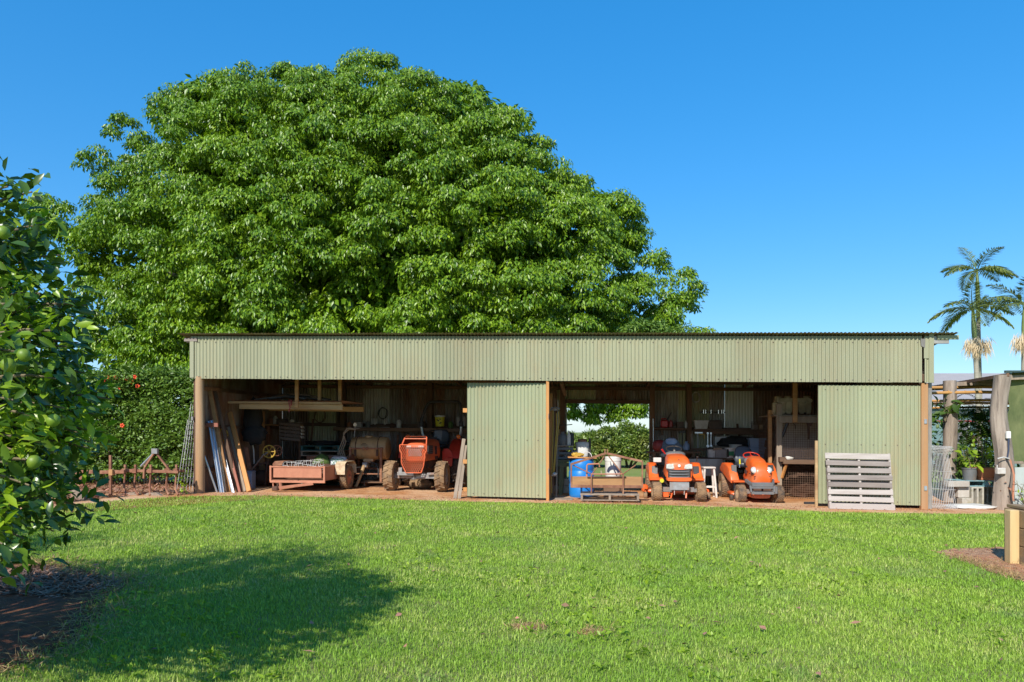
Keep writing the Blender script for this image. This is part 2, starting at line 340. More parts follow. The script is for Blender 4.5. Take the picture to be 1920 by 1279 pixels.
def ground_mat(name, tones, scales, bump, bscale, rough=.95):
    m = bpy.data.materials.new(name); m.use_nodes = True; n, l = m.node_tree.nodes, m.node_tree.links; b = n['Principled BSDF']
    b.inputs['Roughness'].default_value = rough; b.inputs['Specular IOR Level'].default_value = .2
    tc = n.new('ShaderNodeTexCoord'); col = None
    for i, t in enumerate(tones):
        if i == 0:
            rgb = n.new('ShaderNodeRGB'); rgb.outputs[0].default_value = (*t, 1); col = rgb.outputs[0]; continue
        nz = n.new('ShaderNodeTexNoise'); nz.inputs['Scale'].default_value = scales[i - 1]; nz.inputs['Detail'].default_value = 8; nz.inputs['Roughness'].default_value = .68
        l.new(tc.outputs['Object'], nz.inputs['Vector']); mr = n.new('ShaderNodeMapRange'); mr.inputs[1].default_value = .44; mr.inputs[2].default_value = .62; l.new(nz.outputs[0], mr.inputs[0])
        mx = n.new('ShaderNodeMix'); mx.data_type = 'RGBA'; mx.inputs[7].default_value = (*t, 1); l.new(mr.outputs[0], mx.inputs[0]); l.new(col, mx.inputs[6]); col = mx.outputs[2]
    l.new(col, b.inputs['Base Color'])
    nb = n.new('ShaderNodeTexNoise'); nb.inputs['Scale'].default_value = bscale; nb.inputs['Detail'].default_value = 9; nb.inputs['Roughness'].default_value = .75; l.new(tc.outputs['Object'], nb.inputs['Vector'])
    bp = n.new('ShaderNodeBump'); bp.inputs['Strength'].default_value = bump; bp.inputs['Distance'].default_value = .04; l.new(nb.outputs[0], bp.inputs['Height']); l.new(bp.outputs[0], b.inputs['Normal'])
    MATS[name] = m; return m
ground_mat('turf', [(.18, .25, .05), (.21, .28, .055), (.24, .23, .09)], [.5, 2.2], .5, 30)
ground_mat('red_soil', [(.55, .26, .105), (.64, .36, .18), (.42, .175, .065), (.68, .43, .25)], [1.1, 3.5, .7], .7, 14)
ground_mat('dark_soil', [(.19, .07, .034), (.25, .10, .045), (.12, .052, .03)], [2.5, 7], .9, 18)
ground_mat('mulch', [(.52, .235, .115), (.42, .235, .14), (.58, .36, .21)], [3, 9], .9, 26)
# grass: blade colour varies from blade to blade and in patches over the lawn
def grass_mat():
    m = bpy.data.materials.new('grass_blade'); m.use_nodes = True; n, l = m.node_tree.nodes, m.node_tree.links; b = n['Principled BSDF']
    b.inputs['Roughness'].default_value = .5; b.inputs['Specular IOR Level'].default_value = .35
    tc = n.new('ShaderNodeTexCoord'); g = n.new('ShaderNodeNewGeometry')
    def nz(s, a, bb, d=6):
        t = n.new('ShaderNodeTexNoise'); t.inputs['Scale'].default_value = s; t.inputs['Detail'].default_value = d; t.inputs['Roughness'].default_value = .6; l.new(tc.outputs['Object'], t.inputs['Vector'])
        r = n.new('ShaderNodeMapRange'); r.inputs[1].default_value = a; r.inputs[2].default_value = bb; l.new(t.outputs[0], r.inputs[0]); return r.outputs[0]
    def mix(f, a, bcol):
        x = n.new('ShaderNodeMix'); x.data_type = 'RGBA'
        l.new(f, x.inputs[0])
        if isinstance(a, tuple): x.inputs[6].default_value = (*a, 1)
        else: l.new(a, x.inputs[6])
        x.inputs[7].default_value = (*bcol, 1); return x.outputs[2]
    c = mix(nz(.45, .38, .62), (.235, .395, .04), (.33, .485, .05))
    c = mix(nz(1.6, .55, .72), c, (.20, .34, .07))
    rnd = n.new('ShaderNodeMath'); rnd.operation = 'MULTIPLY'; l.new(nz(.9, .45, .7), rnd.inputs[0])
    st = n.new('ShaderNodeMath'); st.operation = 'GREATER_THAN'; st.inputs[1].default_value = .72; l.new(g.outputs['Random Per Island'], st.inputs[0]); l.new(st.outputs[0], rnd.inputs[1])
    c = mix(rnd.outputs[0], c, (.50, .47, .18))
    hs = n.new('ShaderNodeHueSaturation'); mr = n.new('ShaderNodeMapRange'); mr.inputs[3].default_value = .65; mr.inputs[4].default_value = 1.35; l.new(g.outputs['Random Per Island'], mr.inputs[0]); l.new(mr.outputs[0], hs.inputs['Value']); l.new(c, hs.inputs['Color'])
    l.new(hs.outputs[0], b.inputs['Base Color'])
    t = n.new('ShaderNodeBsdfTranslucent'); l.new(hs.outputs[0], t.inputs[0]); ms = n.new('ShaderNodeMixShader'); ms.inputs[0].default_value = .3
    l.new(b.outputs[0], ms.inputs[1]); l.new(t.outputs[0], ms.inputs[2]); l.new(ms.outputs[0], n['Material Output'].inputs[0]); MATS['grass_blade'] = m
grass_mat()
# ================================================================ ground
xs = [-900, -300, -100, -40] + list(np.arange(-24, 25, 2.)) + [30, 50, 100, 300, 900]; ys = [-60, -20] + list(np.arange(-8, 41, 2.)) + [60, 120, 300, 900, 2400]
GX, GY = np.meshgrid(xs, ys); GZ = gz(GX, GY); nx = len(xs)
V = np.stack([GX.ravel(), GY.ravel(), GZ.ravel()], 1); ij = np.array([(j * nx + i, j * nx + i + 1, (j + 1) * nx + i + 1, (j + 1) * nx + i) for j in range(len(ys) - 1) for i in range(nx - 1)])
tag(fast('ground', V, ij, 'turf'), 'wide green lawn ground running back to the horizon', kind='structure')
def wob(poly, step=.18, amp=.07, fr=1.3):
    out = []
    for i in range(len(poly)):
        a, b = Vector((*poly[i], 0)), Vector((*poly[(i + 1) % len(poly)], 0)); k = max(1, int((b - a).length / step))
        for t in range(k):
            p = a.lerp(b, t / k); nv = lambda k: noise.noise(p * fr + Vector((k, 0, 0))) * amp + noise.noise(p * fr * 4 + Vector((0, k, 3))) * amp * .4; out.append((p.x + nv(1.3) * 1.3, p.y + nv(17.7) * 1.3))
    return out
def sheet(name, poly, lift, mat, kind='structure'):
    bm = bmesh.new(); vs_ = [bm.verts.new((x, y, float(gz(x, y)) + lift)) for x, y in poly]; f = bm.faces.new(vs_); bmesh.ops.triangulate(bm, faces=[f])
    me = bpy.data.meshes.new(name); bm.to_mesh(me); bm.free()
    if me.polygons[0].normal.z < 0: me.flip_normals()
    me.materials.append(MATS[mat]); o = bpy.data.objects.new(name, me); COL.objects.link(o); return tag(o, kind=kind)
edge = [(20, 972), (60, 962), (150, 946), (250, 937), (330, 932), (380, 931), (500, 930), (600, 933), (700, 936), (800, 939), (870, 941), (1030, 944), (1200, 947), (1400, 953), (1560, 961), (1750, 964), (1880, 964)]
APRON = wob([GPW(*p) for p in edge], amp=.06)[:-1]
# close the apron behind the shed and out to both sides
last = GPW(1880, 964); b1, b2 = SW(LEN + 6, -.2), SW(LEN + 6, DEP + 1.5); b3, b4 = SW(-9, DEP + .2), SW(-9, .8)
APRON = [p for p in APRON if p[1] > 8]
cut = max(range(len(APRON)), key=lambda i: APRON[i][0]); APRON = APRON[:cut + 1] + [last, (b1.x, b1.y)] + [(p.x, p.y) for p in (SW(LEN + 6, 3.2), SW(LEN + .2, DEP + .15), SW(-.3, DEP + .15))] + [(b3.x, b3.y), (b4.x, b4.y)]
tag(sheet('dirt_floor', APRON, .006, 'red_soil'), 'red dirt floor of the shed and strip before it')
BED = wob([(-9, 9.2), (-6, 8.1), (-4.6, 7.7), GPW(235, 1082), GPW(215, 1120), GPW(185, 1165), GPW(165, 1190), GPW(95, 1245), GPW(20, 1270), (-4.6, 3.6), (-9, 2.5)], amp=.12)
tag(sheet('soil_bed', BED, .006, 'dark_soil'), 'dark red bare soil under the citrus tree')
MUL = wob([GPW(1757, 1036), GPW(1795, 1029), GPW(1870, 1026), (7.4, 9.0), (7.4, 6.6), GPW(1920, 1093), GPW(1860, 1072), GPW(1800, 1050)], amp=.06)
tag(sheet('mulch_patch', MUL, .006, 'mulch'), 'reddish mulch round the raised garden bed')
SPOTS = [(*GPW(990, 1177), .09), (*GPW(1112, 1185), .08), (*GPW(850, 1105), .0)]
for (x, y, r) in SPOTS[:2]:
    tag(sheet('bare_patch', wob([(x + r * 1.5 * math.cos(a), y + r * 1.2 * math.sin(a)) for a in np.linspace(0, 2 * math.pi, 12, endpoint=False)], .1, .05), .005, 'mulch'), 'small bare reddish patch in the lawn')
# ---------------------------------------------------------------- lawn
def density(Y): return 7200 * np.minimum(1, (5.2 / np.maximum(Y, .1)) ** 1.55)
cand = 2600000
Yc = 3.4 + (16.2 - 3.4) * rng.random(cand); Xc = (rng.random(cand) * 2 - 1) * 13
half = .72 * Yc + 1.6
ok = (np.abs(Xc) < half) & (rng.random(cand) < density(Yc) / 7200 * (7200 * 26 * 12.8 / cand)); Xc, Yc = Xc[ok], Yc[ok]
jx, jy = rng.normal(0, .07, len(Xc)), rng.normal(0, .07, len(Xc))
free = ~inpoly(Xc + jx * .7, Yc + jy * .7, APRON) & ~inpoly(Xc + jx * 1.6, Yc + jy * 1.6, BED) & ~inpoly(Xc + jx, Yc + jy, MUL)
for sx, sy, sr in SPOTS: free &= (np.hypot(Xc - sx, (Yc - sy) * 1.2) + rng.normal(0, .06, len(Xc)) > sr)
Xc, Yc = Xc[free], Yc[free]; n = len(Xc)
pn = np.array([noise.noise(Vector((x * .8, y * .8, 0))) for x, y in zip(Xc[::8], Yc[::8])]); pn = np.repeat(pn, 8)[:n] if len(pn) * 8 >= n else np.resize(pn, n)
Lg = (.026 + .024 * rng.random(n)) * (1 + .35 * pn) * np.clip(.72 + Yc * .03, .8, 1.1); Lg *= np.where(rng.random(n) < .02, 1.7, 1)
wd = .0042 * np.clip(Yc / 5.5, .9, 2.0) * (.7 + .6 * rng.random(n))
az = rng.random(n) * 2 * np.pi; lean = .25 + .85 * rng.random(n); Zc = gz(Xc, Yc)
B = np.stack([Xc, Yc, Zc - .003], 1); hd = np.stack([np.cos(az), np.sin(az), 0 * az], 1); sd = np.stack([-np.sin(az), np.cos(az), 0 * az], 1); up = np.array([[0, 0, 1.]])
m1 = B + up * (Lg * .55 * np.cos(lean * .55))[:, None] + hd * (Lg * .55 * np.sin(lean * .55))[:, None]
tp = m1 + up * (Lg * .5 * np.cos(lean * 1.35))[:, None] + hd * (Lg * .5 * np.sin(lean * 1.35))[:, None]
w = wd[:, None]
nearm = Yc < 7.5
Vn = np.stack([B - sd * w * .6, B + sd * w * .6, m1 + sd * w * .5, tp, m1 - sd * w * .5], 1)[nearm].reshape(-1, 3); bn = (np.arange(nearm.sum()) * 5)[:, None, None]
Fn = (bn + np.array([[[0, 1, 2], [0, 2, 4], [4, 2, 3]]])).reshape(-1, 3)
far = ~nearm
Vf = np.stack([B - sd * w * .7, B + sd * w * .7, (tp + m1 * .0)], 1)[far].reshape(-1, 3); Ff = (np.arange(far.sum()) * 3)[:, None] + np.array([[0, 1, 2]]) + len(Vn)
tag(fast('lawn_grass', np.concatenate([Vn, Vf]), np.concatenate([Fn, Ff]), 'grass_blade'), 'short mown green lawn grass in front of the shed', 'grass', kind='stuff')
print('blades', n)
# dry runners and straw on the edges of the bare patches
def litter(name, label, pts, L, Wd, mat, flat=.25, lift=.01):
    P = np.array([(x, y, float(gz(x, y)) + lift) for x, y in pts]); k = len(P)
    D = np.stack([rng.normal(size=k), rng.normal(size=k), rng.normal(size=k) * flat + flat * .4], 1); N = np.stack([rng.normal(size=k) * .5, rng.normal(size=k) * .5, np.ones(k)], 1)
    return tag(leafmesh(name, P, D, N, L * (.5 + rng.random(k)), Wd * (.6 + .8 * rng.random(k)), mat), label, kind='stuff')
def scatter(poly, k, band=None):
    xs_, ys_ = zip(*poly); out = []
    if band:
        while len(out) < k:
            i = random.randrange(len(poly)); a, b = poly[i], poly[(i + 1) % len(poly)]; t = random.random(); x, y = a[0] + (b[0] - a[0]) * t + random.gauss(0, band), a[1] + (b[1] - a[1]) * t + random.gauss(0, band); out.append((x, y))
        return out
    while len(out) < k:
        x, y = random.uniform(min(xs_), max(xs_)), random.uniform(min(ys_), max(ys_))
        if inpoly(np.array([x]), np.array([y]), poly)[0]: out.append((x, y))
    return out
bedv = [p for p in BED if p[0] > -5.6 and p[1] < 9]
litter('dry_grass_runners', 'pale dry grass runners round the bare soil', [p for p in scatter(bedv, 5200, .14)], .10, .006, 'straw', .3)
mb_ = [GPW(x, y) for x, y in ((0, 1072), (60, 1068), (190, 1088), (230, 1100), (120, 1122), (0, 1118))]
litter('leaf_mulch', 'grey dry leaf mulch on the soil bed', scatter(mb_, 1500), .10, .016, 'grey_litter', .22, .012)
litter('fallen_leaves', 'brown fallen leaves along the hedge foot', scatter([GPW(70, 956), GPW(150, 940), GPW(250, 930), GPW(355, 928), GPW(355, 905), GPW(200, 905), GPW(80, 920)], 3600), .09, .035, 'dry_leaf', .25, .015)
litter('bark_chips', 'bark chips and dry straw by the raised bed', scatter(MUL, 650), .06, .012, 'dry_leaf', .25, .012)
litter('straw_edge', 'yellow dead grass edging the mulch patch', [p for p in scatter([GPW(1790, 1046), GPW(1860, 1068), GPW(1920, 1090), (7, 6.9)], 2600, .07) if p[0] < 6.2], .055, .005, 'straw', .9)
for (x, y, r) in SPOTS[:2]: litter('dead_grass', 'dead grass on a bare lawn patch', [(x + random.gauss(0, r), y + random.gauss(0, r * .8)) for _ in range(260)], .05, .005, 'straw', .5)
lx = rng.random(1400); ly = 4.2 + 9.3 * rng.random(1400); wpts = [((2 * a - 1) * .66 * y, y) for a, y in zip(lx, ly)]
wpts = [p for p in wpts if noise.noise(Vector((p[0] * .6, p[1] * .6, 9))) > .08 and not inpoly(np.array([p[0]]), np.array([p[1]]), APRON)[0] and not inpoly(np.array([p[0]]), np.array([p[1]]), BED)[0]]
wpts = [(x + random.gauss(0, .03), y + random.gauss(0, .03)) for x, y in wpts for _ in range(6)]
litter('lawn_weeds', 'broad-leaved weeds scattered through the lawn', wpts, .05, .026, 'lime_leaf', .5, .02)
litter('lawn_leaves', 'a few brown fallen leaves on the lawn', [((2 * a - 1) * .66 * y, y) for a, y in zip(rng.random(150), 4.4 + 9 * rng.random(150))], .06, .03, 'dry_leaf', .15, .035)
ap = [SW(u, v) for u, v in zip(rng.random(1500) * 16 - .5, rng.normal(-.25, .28, 1500))]
litter('chaff', 'scraps of bark and dry leaves on the dirt before the shed', [(p.x, p.y) for p in ap], .05, .014, 'dry_leaf', .25, .014)
# ================================================================ the shed
shed = thing('farm_shed', 'long open-fronted farm shed clad in pale green corrugated iron with skillion roof', 'shed', (OX, OY, OZ), TH)
PITCH = .0762
def corr(u0, u1, za, zb, v, amp=.0125, seg=10, ph=0, axis='u', slope=None):
    """one corrugated sheet: waves along u (or along v when axis='v'), from height za to zb"""
    mb = MB(); k = max(2, int(round((u1 - u0) / PITCH * seg))); V, F = [], []
    for i in range(k + 1):
        a = u0 + (u1 - u0) * i / k; w = amp * math.sin(2 * math.pi * (a / PITCH) + ph)
        z0_ = za(a) if callable(za) else za; z1_ = zb(a) if callable(zb) else zb
        if axis == 'u': V += [(a, v + w, z0_), (a, v + w, z1_)]
        else: V += [(v + w, a, z0_), (v + w, a, z1_)]
    for i in range(k): F.append((2 * i, 2 * i + 2, 2 * i + 3, 2 * i + 1))
    return mb.add(V, F)
def cladding(parent, u0, u1, za, zb, v, mats, axis='u', name='cladding_sheet', cover=.762, flip=1):
    u = u0; i = 0
    while u < u1 - .02:
        e = min(u + cover + .035, u1); mt = mats(i, u) if callable(mats) else mats
        corr(u, e, (za + random.uniform(-.005, .004)) if not callable(za) else za, zb, v - flip * .0035 * (i % 2), axis=axis, ph=random.uniform(-.12, .12)).build(name, mt, parent, smooth=60, shear=True); u += cover; i += 1
HB, HT, RF, RB = 2.485, 3.40, 3.445, 2.80      # header bottom / top, roof at the front edge / at the back
def roofz(v): return RF + (RB - RF) * (v + .2) / (DEP + .4)
UL, UR = fu(357, -.06), fu(1728, -.06); UE = fu(1748, -.06)
# header: rail behind, sheets before it
hb = MB(); hb.box((LEN / 2, .03, HB + .10), (LEN, .09, .14)); hb.box((LEN / 2, .03, HT - .16), (LEN, .09, .12)); hb = hb.build('header_beam', 'wood_dark_h', shed, shear=True)
cladding(hb, UL, UR, HB, HT, -.06, 'paint_green')
MB().box(((UL + .04), -.075, (HB + HT) / 2 - .03), (.09, .012, HT - HB - .1), ch=.002).build('corner_flashing', 'paint_green', hb, shear=True)
MB().box(((UR + UE) / 2 + .07, -.085, (HB + HT) / 2 + .02), (.09, .03, HT - HB + .05), ch=.002).build('corner_flashing', 'paint_green', hb, shear=True)
corr(UR + .055, UE - .02, HB, HT + .0, -.066).build('cladding_sheet', 'paint_green', hb, smooth=60, shear=True)
MB().box(((UR + UE) / 2 - .0, -.078, HB + .68), (.13, .012, .42), ch=.002).build('patch_plate', 'paint_green', hb, shear=True)
MB().prism([(UR - .02, HT - .2), (UR + .05, HT - .24), (UR + .06, HT - .06), (UR - .03, HT - .06)], -.09, -.02).build('gutter_end', 'galv_dark', hb, shear=True)
sc_ = MB()
u = UL + .15
while u < UE - .2:
    for z in (HB + .045, HT - .13):
        cu = (math.floor(u / PITCH) + .75) * PITCH
        sc_.lathe([(.013, 0), (.013, .004), (.006, .009)], 6, Matrix.Translation((cu, -.0725, z)) @ Matrix.Rotation(R(90), 4, 'X'))
    u += PITCH * random.choice((3, 3, 4, 2))
tag(sc_.build('roofing_screws', 'galv_dark', hb, shear=True), kind='stuff')
# roof
rl, rr = fu(331, -.22), fu(1800, -.22)
rf = MB()
for v in (.12, 1.6, 3.1, 4.45): rf.box(((rl + rr) / 2 + .05, v, roofz(v) - .075), (rr - rl - .25, .05, .11))
rf = rf.build('roof_purlins', 'wood_dark_h', shed, shear=True)
u = rl; i = 0
while u < rr - .02:
    e = min(u + .797, rr); k = int((e - u) / PITCH * 8); V, F = [], []
    for a_ in range(k + 1):
        x = u + (e - u) * a_ / k; w = .0085 * math.sin(2 * math.pi * x / PITCH) + .002 * (i % 2)
        for v in (-.22, DEP + .25): V.append((x, v, roofz(v) + w))
    F = [(2 * j, 2 * j + 2, 2 * j + 3, 2 * j + 1) for j in range(k)]
    MB().add(V, F).build('roof_sheet', 'roof_tin', rf, smooth=60, shear=True); u += .762; i += 1
rj = MB()
for u in np.linspace(.1, LEN - .1, 7): rj.bar((u, 0, roofz(0) - .17), (u, DEP, roofz(DEP) - .17), .05, .1)
rj.build('rafters', 'wood_dark', shed, shear=True)
ol = MB(); ol.box((rl + .24, -.06, RF - .12), (.30, .05, .075)).box((rl + .30, .0, RF - .165), (.36, .09, .025)); ol.build('outrigger', 'wood_grey', rf, shear=True)
orr = MB(); orr.box((UE + .29, -.06, RF - .075), (.40, .03, .085)); orr.build('outrigger', 'paint_door', rf, shear=True)
orr = MB(); orr.box((UE + .16, -.03, RF - .12), (.32, .04, .15)); orr.build('outrigger', 'galv_mid', rf, shear=True)
# posts
def ring(c, r, n, seed, amp): return [(c[0] + (r * (1 + amp * noise.noise(Vector((math.cos(2 * math.pi * j / n) * 1.3, math.sin(2 * math.pi * j / n) * 1.3, c[2] * .9 + seed))))) * math.cos(2 * math.pi * j / n), c[1] + r * (1 + amp * noise.noise(Vector((math.cos(2 * math.pi * j / n) * 1.3, math.sin(2 * math.pi * j / n) * 1.3, c[2] * .9 + seed)))) * math.sin(2 * math.pi * j / n), c[2]) for j in range(n)]
def pole(u, v, z0, z1, r, seed=0, amp=.1, bend=.01, k=9, n=14):
    return MB().loft([ring((u + bend * noise.noise(Vector((z * .7, seed, 0))), v + bend * noise.noise(Vector((z * .7, seed, 5))), z), r * (1.04 - .05 * z / z1), n, seed, amp) for z in np.linspace(z0, z1, k)])
pole(fu(375, .02), .02, -.1, HB + .05, .095, 3).build('post', 'wood_post', shed, smooth=50, shear=True)
MB().box((fu(364, .0), .05, HB / 2), (.05, .06, HB + .05)).build('corner_batten', 'rust_dark', shed, shear=True)
MB().box((fu(360.5, -.02), -.01, 1.62), (.05, .05, .08)).build('bracket', 'steel_grey', shed, shear=True)
MB().box((fu(1732, .02), .02, HB / 2 - .03), (.125, .1, HB + .04)).build('post', 'wood_post', shed, shear=True)
MB().box((fu(1027, .0), .0, HB / 2 - .04), (.06, .09, HB + .06)).build('post', 'wood_orange', shed, shear=True)
MB().box((fu(1737, .0) + .08, .05, HB / 2), (.07, .05, HB)).build('corner_batten', 'galv_mid', shed, shear=True)
for px in (643, 806, 1055, 1223, 1292): MB().box((fu(px, DEP - .12), DEP - .12, 1.4), (.13, .12, 2.95)).build('post', 'wood_dark', shed, shear=True)
# back wall with its doorway
o0, o1 = fu(1063, DEP), fu(1217, DEP); oz = fz(1140, 757, DEP)[1]
bw = MB()
for z in (.55, 1.55, 2.6):
    if z < oz: bw.box((o0 / 2, DEP - .04, z), (o0 - .1, .05, .09)); bw.box(((o1 + LEN) / 2, DEP - .04, z), (LEN - o1 - .1, .05, .09))
    else: bw.box((LEN / 2, DEP - .04, z), (LEN - .1, .05, .09))
bw.box(((o0 + o1) / 2, DEP - .05, oz + .05), (o1 - o0 + .1, .09, .1))
bw = bw.build('wall_girts', 'wood_dark_h', shed, shear=True)
pale0, pale1 = fu(1359, DEP), fu(1412, DEP); ol0, ol1 = fu(1068, DEP), fu(1118, DEP); y0_, y1_ = fu(585, DEP), fu(645, DEP)
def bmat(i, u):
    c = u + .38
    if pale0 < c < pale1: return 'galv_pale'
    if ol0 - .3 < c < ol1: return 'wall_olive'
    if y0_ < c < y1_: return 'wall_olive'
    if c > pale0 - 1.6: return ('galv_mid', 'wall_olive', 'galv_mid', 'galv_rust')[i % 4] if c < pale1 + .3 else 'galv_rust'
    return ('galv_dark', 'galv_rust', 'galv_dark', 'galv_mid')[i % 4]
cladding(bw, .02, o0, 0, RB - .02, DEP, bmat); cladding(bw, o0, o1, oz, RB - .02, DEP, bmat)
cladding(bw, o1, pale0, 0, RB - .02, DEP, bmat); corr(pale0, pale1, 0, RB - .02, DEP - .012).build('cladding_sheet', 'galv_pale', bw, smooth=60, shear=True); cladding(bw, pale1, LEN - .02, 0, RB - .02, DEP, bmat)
# end walls
for U, nm in ((.03, 'l'), (LEN + .02, 'r')):
    g = MB()
    for z in (.5, 1.45, 2.3): g.box((U + (.05 if nm == 'l' else -.05), DEP / 2 + .05, z), (.05, DEP - .2, .08))
    g = g.build('wall_girts', 'wood_dark', shed, shear=True)
    cladding(g, .1, DEP - .02, 0, lambda a: roofz(a) - .03, U, 'galv_rust' if nm == 'l' else 'galv_mid', axis='v')
MB().box((fu(387, .3), .3, 1.49), (.55, .05, .09)).build('rail_stub', 'wood_redprimer', shed, shear=True)
# doors: each a frame with sheets on it, left one standing a little ajar
def door(px0, px1, v0, v1, z0, z1, mt, hinges=False):
    u0, u1 = fu(px0, v0), fu(px1, v1); ln = math.hypot(u1 - u0, v1 - v0); a = math.atan2(v1 - v0, u1 - u0)
    d = bpy.data.objects.new('door_panel', None); 
    fr = MB()
    for z in (.12, (z1 - z0) / 2, z1 - z0 - .12): fr.box((ln / 2, .045, z), (ln - .02, .04, .07))
    for x in (.04, ln - .04): fr.box((x, .045, (z1 - z0) / 2), (.06, .045, z1 - z0 - .03))
    fr = fr.build('door', 'wood_dark_h', shed); fr.location = (u0, v0, z0 - KS * u0); fr.rotation_euler = (0, 0, a); bpy.data.objects.remove(d)
    u = 0; i = 0
    while u < ln - .02:
        e = min(u + .797, ln); c = corr(u, e, 0, z1 - z0, -.002 * (i % 2)); c.v = [(x, y, z - KS * x) for x, y, z in c.v]; c.build('cladding_sheet', mt, fr, smooth=60); u += .762; i += 1
    s_ = MB()
    for z in (.06, (z1 - z0) / 2, z1 - z0 - .09):
        for x in np.arange(.09, ln, PITCH * 3): 
            cu = (math.floor(x / PITCH) + .75) * PITCH; s_.lathe([(.012, 0), (.012, .004), (.005, .008)], 6, Matrix.Translation((cu, -.0125, z - KS * cu)) @ Matrix.Rotation(R(90), 4, 'X'))
    tag(s_.build('roofing_screws', 'galv_dark', fr), kind='stuff')
    if hinges:
        for z in (.32, 1.63): MB().box((ln + .05, -.06, z), (.055, .02, .09)).build('hinge', 'steel_bright', fr)
    return fr
zl = fz(950, 718, .0)[1]; zb = fz(950, 936, .0)[1]
door(876, 1025, .13, .03, .055, 2.44, 'paint_door'); door(1534, 1728, .02, .02, .07, 2.43, 'paint_door', True)
MB().box((fu(1027, -.02) + .02, -.05, 1.75), (.012, .03, .11)).build('door_latch', 'steel_grey', shed, shear=True)
MB().box((fu(1027, -.02) + .02, -.05, .62), (.012, .03, .11)).build('door_latch', 'steel_grey', shed, shear=True)
for z in (.19, .78, 1.86): MB().box((fu(872, .15), .17, z), (.09, .06, .09)).build('door_stop', 'wood_orange', shed, shear=True)
MB().box((fu(1530, -.02), -.04, .66), (.05, .05, 1.32)).build('door_post', 'wood_yellow', shed, shear=True)
# side brace under header near the back door
MB().bar((fu(1052, .4), .4, 2.47), (fu(1060, 1.0), 1.0, 2.25), .06, .06).build('brace', 'wood_dark', shed, shear=True)
# things of the setting inside: loft rack, shelves
SH = lambda u, v, z=0: SW(u, v, z)
def shedthing(name, label, cat, group=None): return thing(name, label, cat, (OX, OY, OZ), TH, group)
# ================================================================ wheels and machines
def wheel(parent, c, Ro, Wd, Rr, tyre_m, rim_m, style='ag', yaw=0, N=None, side=1):
    """axle along local x; hub disc is the part, tyre and rim its sub-parts"""
    T = Matrix.Translation(c) @ Matrix.Rotation(yaw, 4, 'Z') @ Matrix.Rotation(R(90), 4, 'Y'); h = Wd / 2
    hub = MB().lathe([(.0, -.04), (Ro * .16, -.04), (Ro * .16, .05 * side + .05), (Ro * .09, .05 * side + .06), (0, .05 * side + .06)], 14, T).build('wheel', rim_m, parent, smooth=40)
    MB().lathe([(Rr, -h * .8), (Rr * .93, -h * .82), (Rr * .88, -h * .4), (Rr * .3, h * .1 * side), (Rr * .3, h * .1 * side + .012), (Rr * .88, h * .4), (Rr * .93, h * .82), (Rr, h * .8)], 22, T).build('rim', rim_m, hub, smooth=40)
    t = MB(); hl = Ro * (.055 if style == 'ag' else .03); Rb = Ro - hl
    t.lathe([(Rr * .98, -h * .78), (Rr * 1.08, -h * .97), ((Rr + Rb) / 2, -h), (Rb * .955, -h * .95), (Rb * .99, -h * .72), (Rb, -h * .3), (Rb, h * .3), (Rb * .99, h * .72), (Rb * .955, h * .95), ((Rr + Rb) / 2, h), (Rr * 1.08, h * .97), (Rr * .98, h * .78)], 28, T)
    def lug(a0, z0, a1, z1, wa, top=1.0):
        V = []
        for a, z, rr in ((a0, z0, Ro), (a1, z1, Ro * .985)):
            for s in (-1, 1):
                V.append(((Rb - .01) * math.cos(a + s * wa), (Rb - .01) * math.sin(a + s * wa), z)); V.append((rr * math.cos(a + s * wa * .72), rr * math.sin(a + s * wa * .72), z))
        t.add(V, [(0, 1, 3, 2), (4, 6, 7, 5), (0, 4, 5, 1), (2, 3, 7, 6), (1, 5, 7, 3), (0, 2, 6, 4)], T)
    if style == 'ag':
        N = N or 15
        for k in range(N):
            a = 2 * math.pi * k / N; lug(a, -.015, a + 2.2 / N, h * .97, .55 / N * 1.15); lug(a + math.pi / N, .015, a + math.pi / N + 2.2 / N, -h * .97, .55 / N * 1.15)
    else:
        N = N or 30
        for k in range(N):
            a = 2 * math.pi * k / N
            for j, zc in enumerate((-.8, -.42, 0, .42, .8)):
                d = .8 / N if j % 2 else -.8 / N; a2 = a + (math.pi / N if j % 2 else 0); lug(a2, (zc - .17) * h, a2 + d, (zc + .17) * h, 1.5 / N)
    t.build('tyre', tyre_m, hub, smooth=35); return hub
def sring(cx, y, cz, w, h, p=3., n=20, top=1.0, flat=0):
    """superellipse ring in the x-z plane at depth y"""
    out = []
    for j in range(n):
        a = 2 * math.pi * j / n; c, s = math.cos(a), math.sin(a); x = math.copysign(abs(c) ** (2 / p), c) * w / 2; z = math.copysign(abs(s) ** (2 / p), s) * h / 2
        if s > 0: x *= top
        out.append((cx + x, y, cz + z))
    return out
def arc(cx, cz, r, a0, a1, n): return [(cx + r * math.cos(R(a0 + (a1 - a0) * i / (n - 1))), cz + r * math.sin(R(a0 + (a1 - a0) * i / (n - 1)))) for i in range(n)]
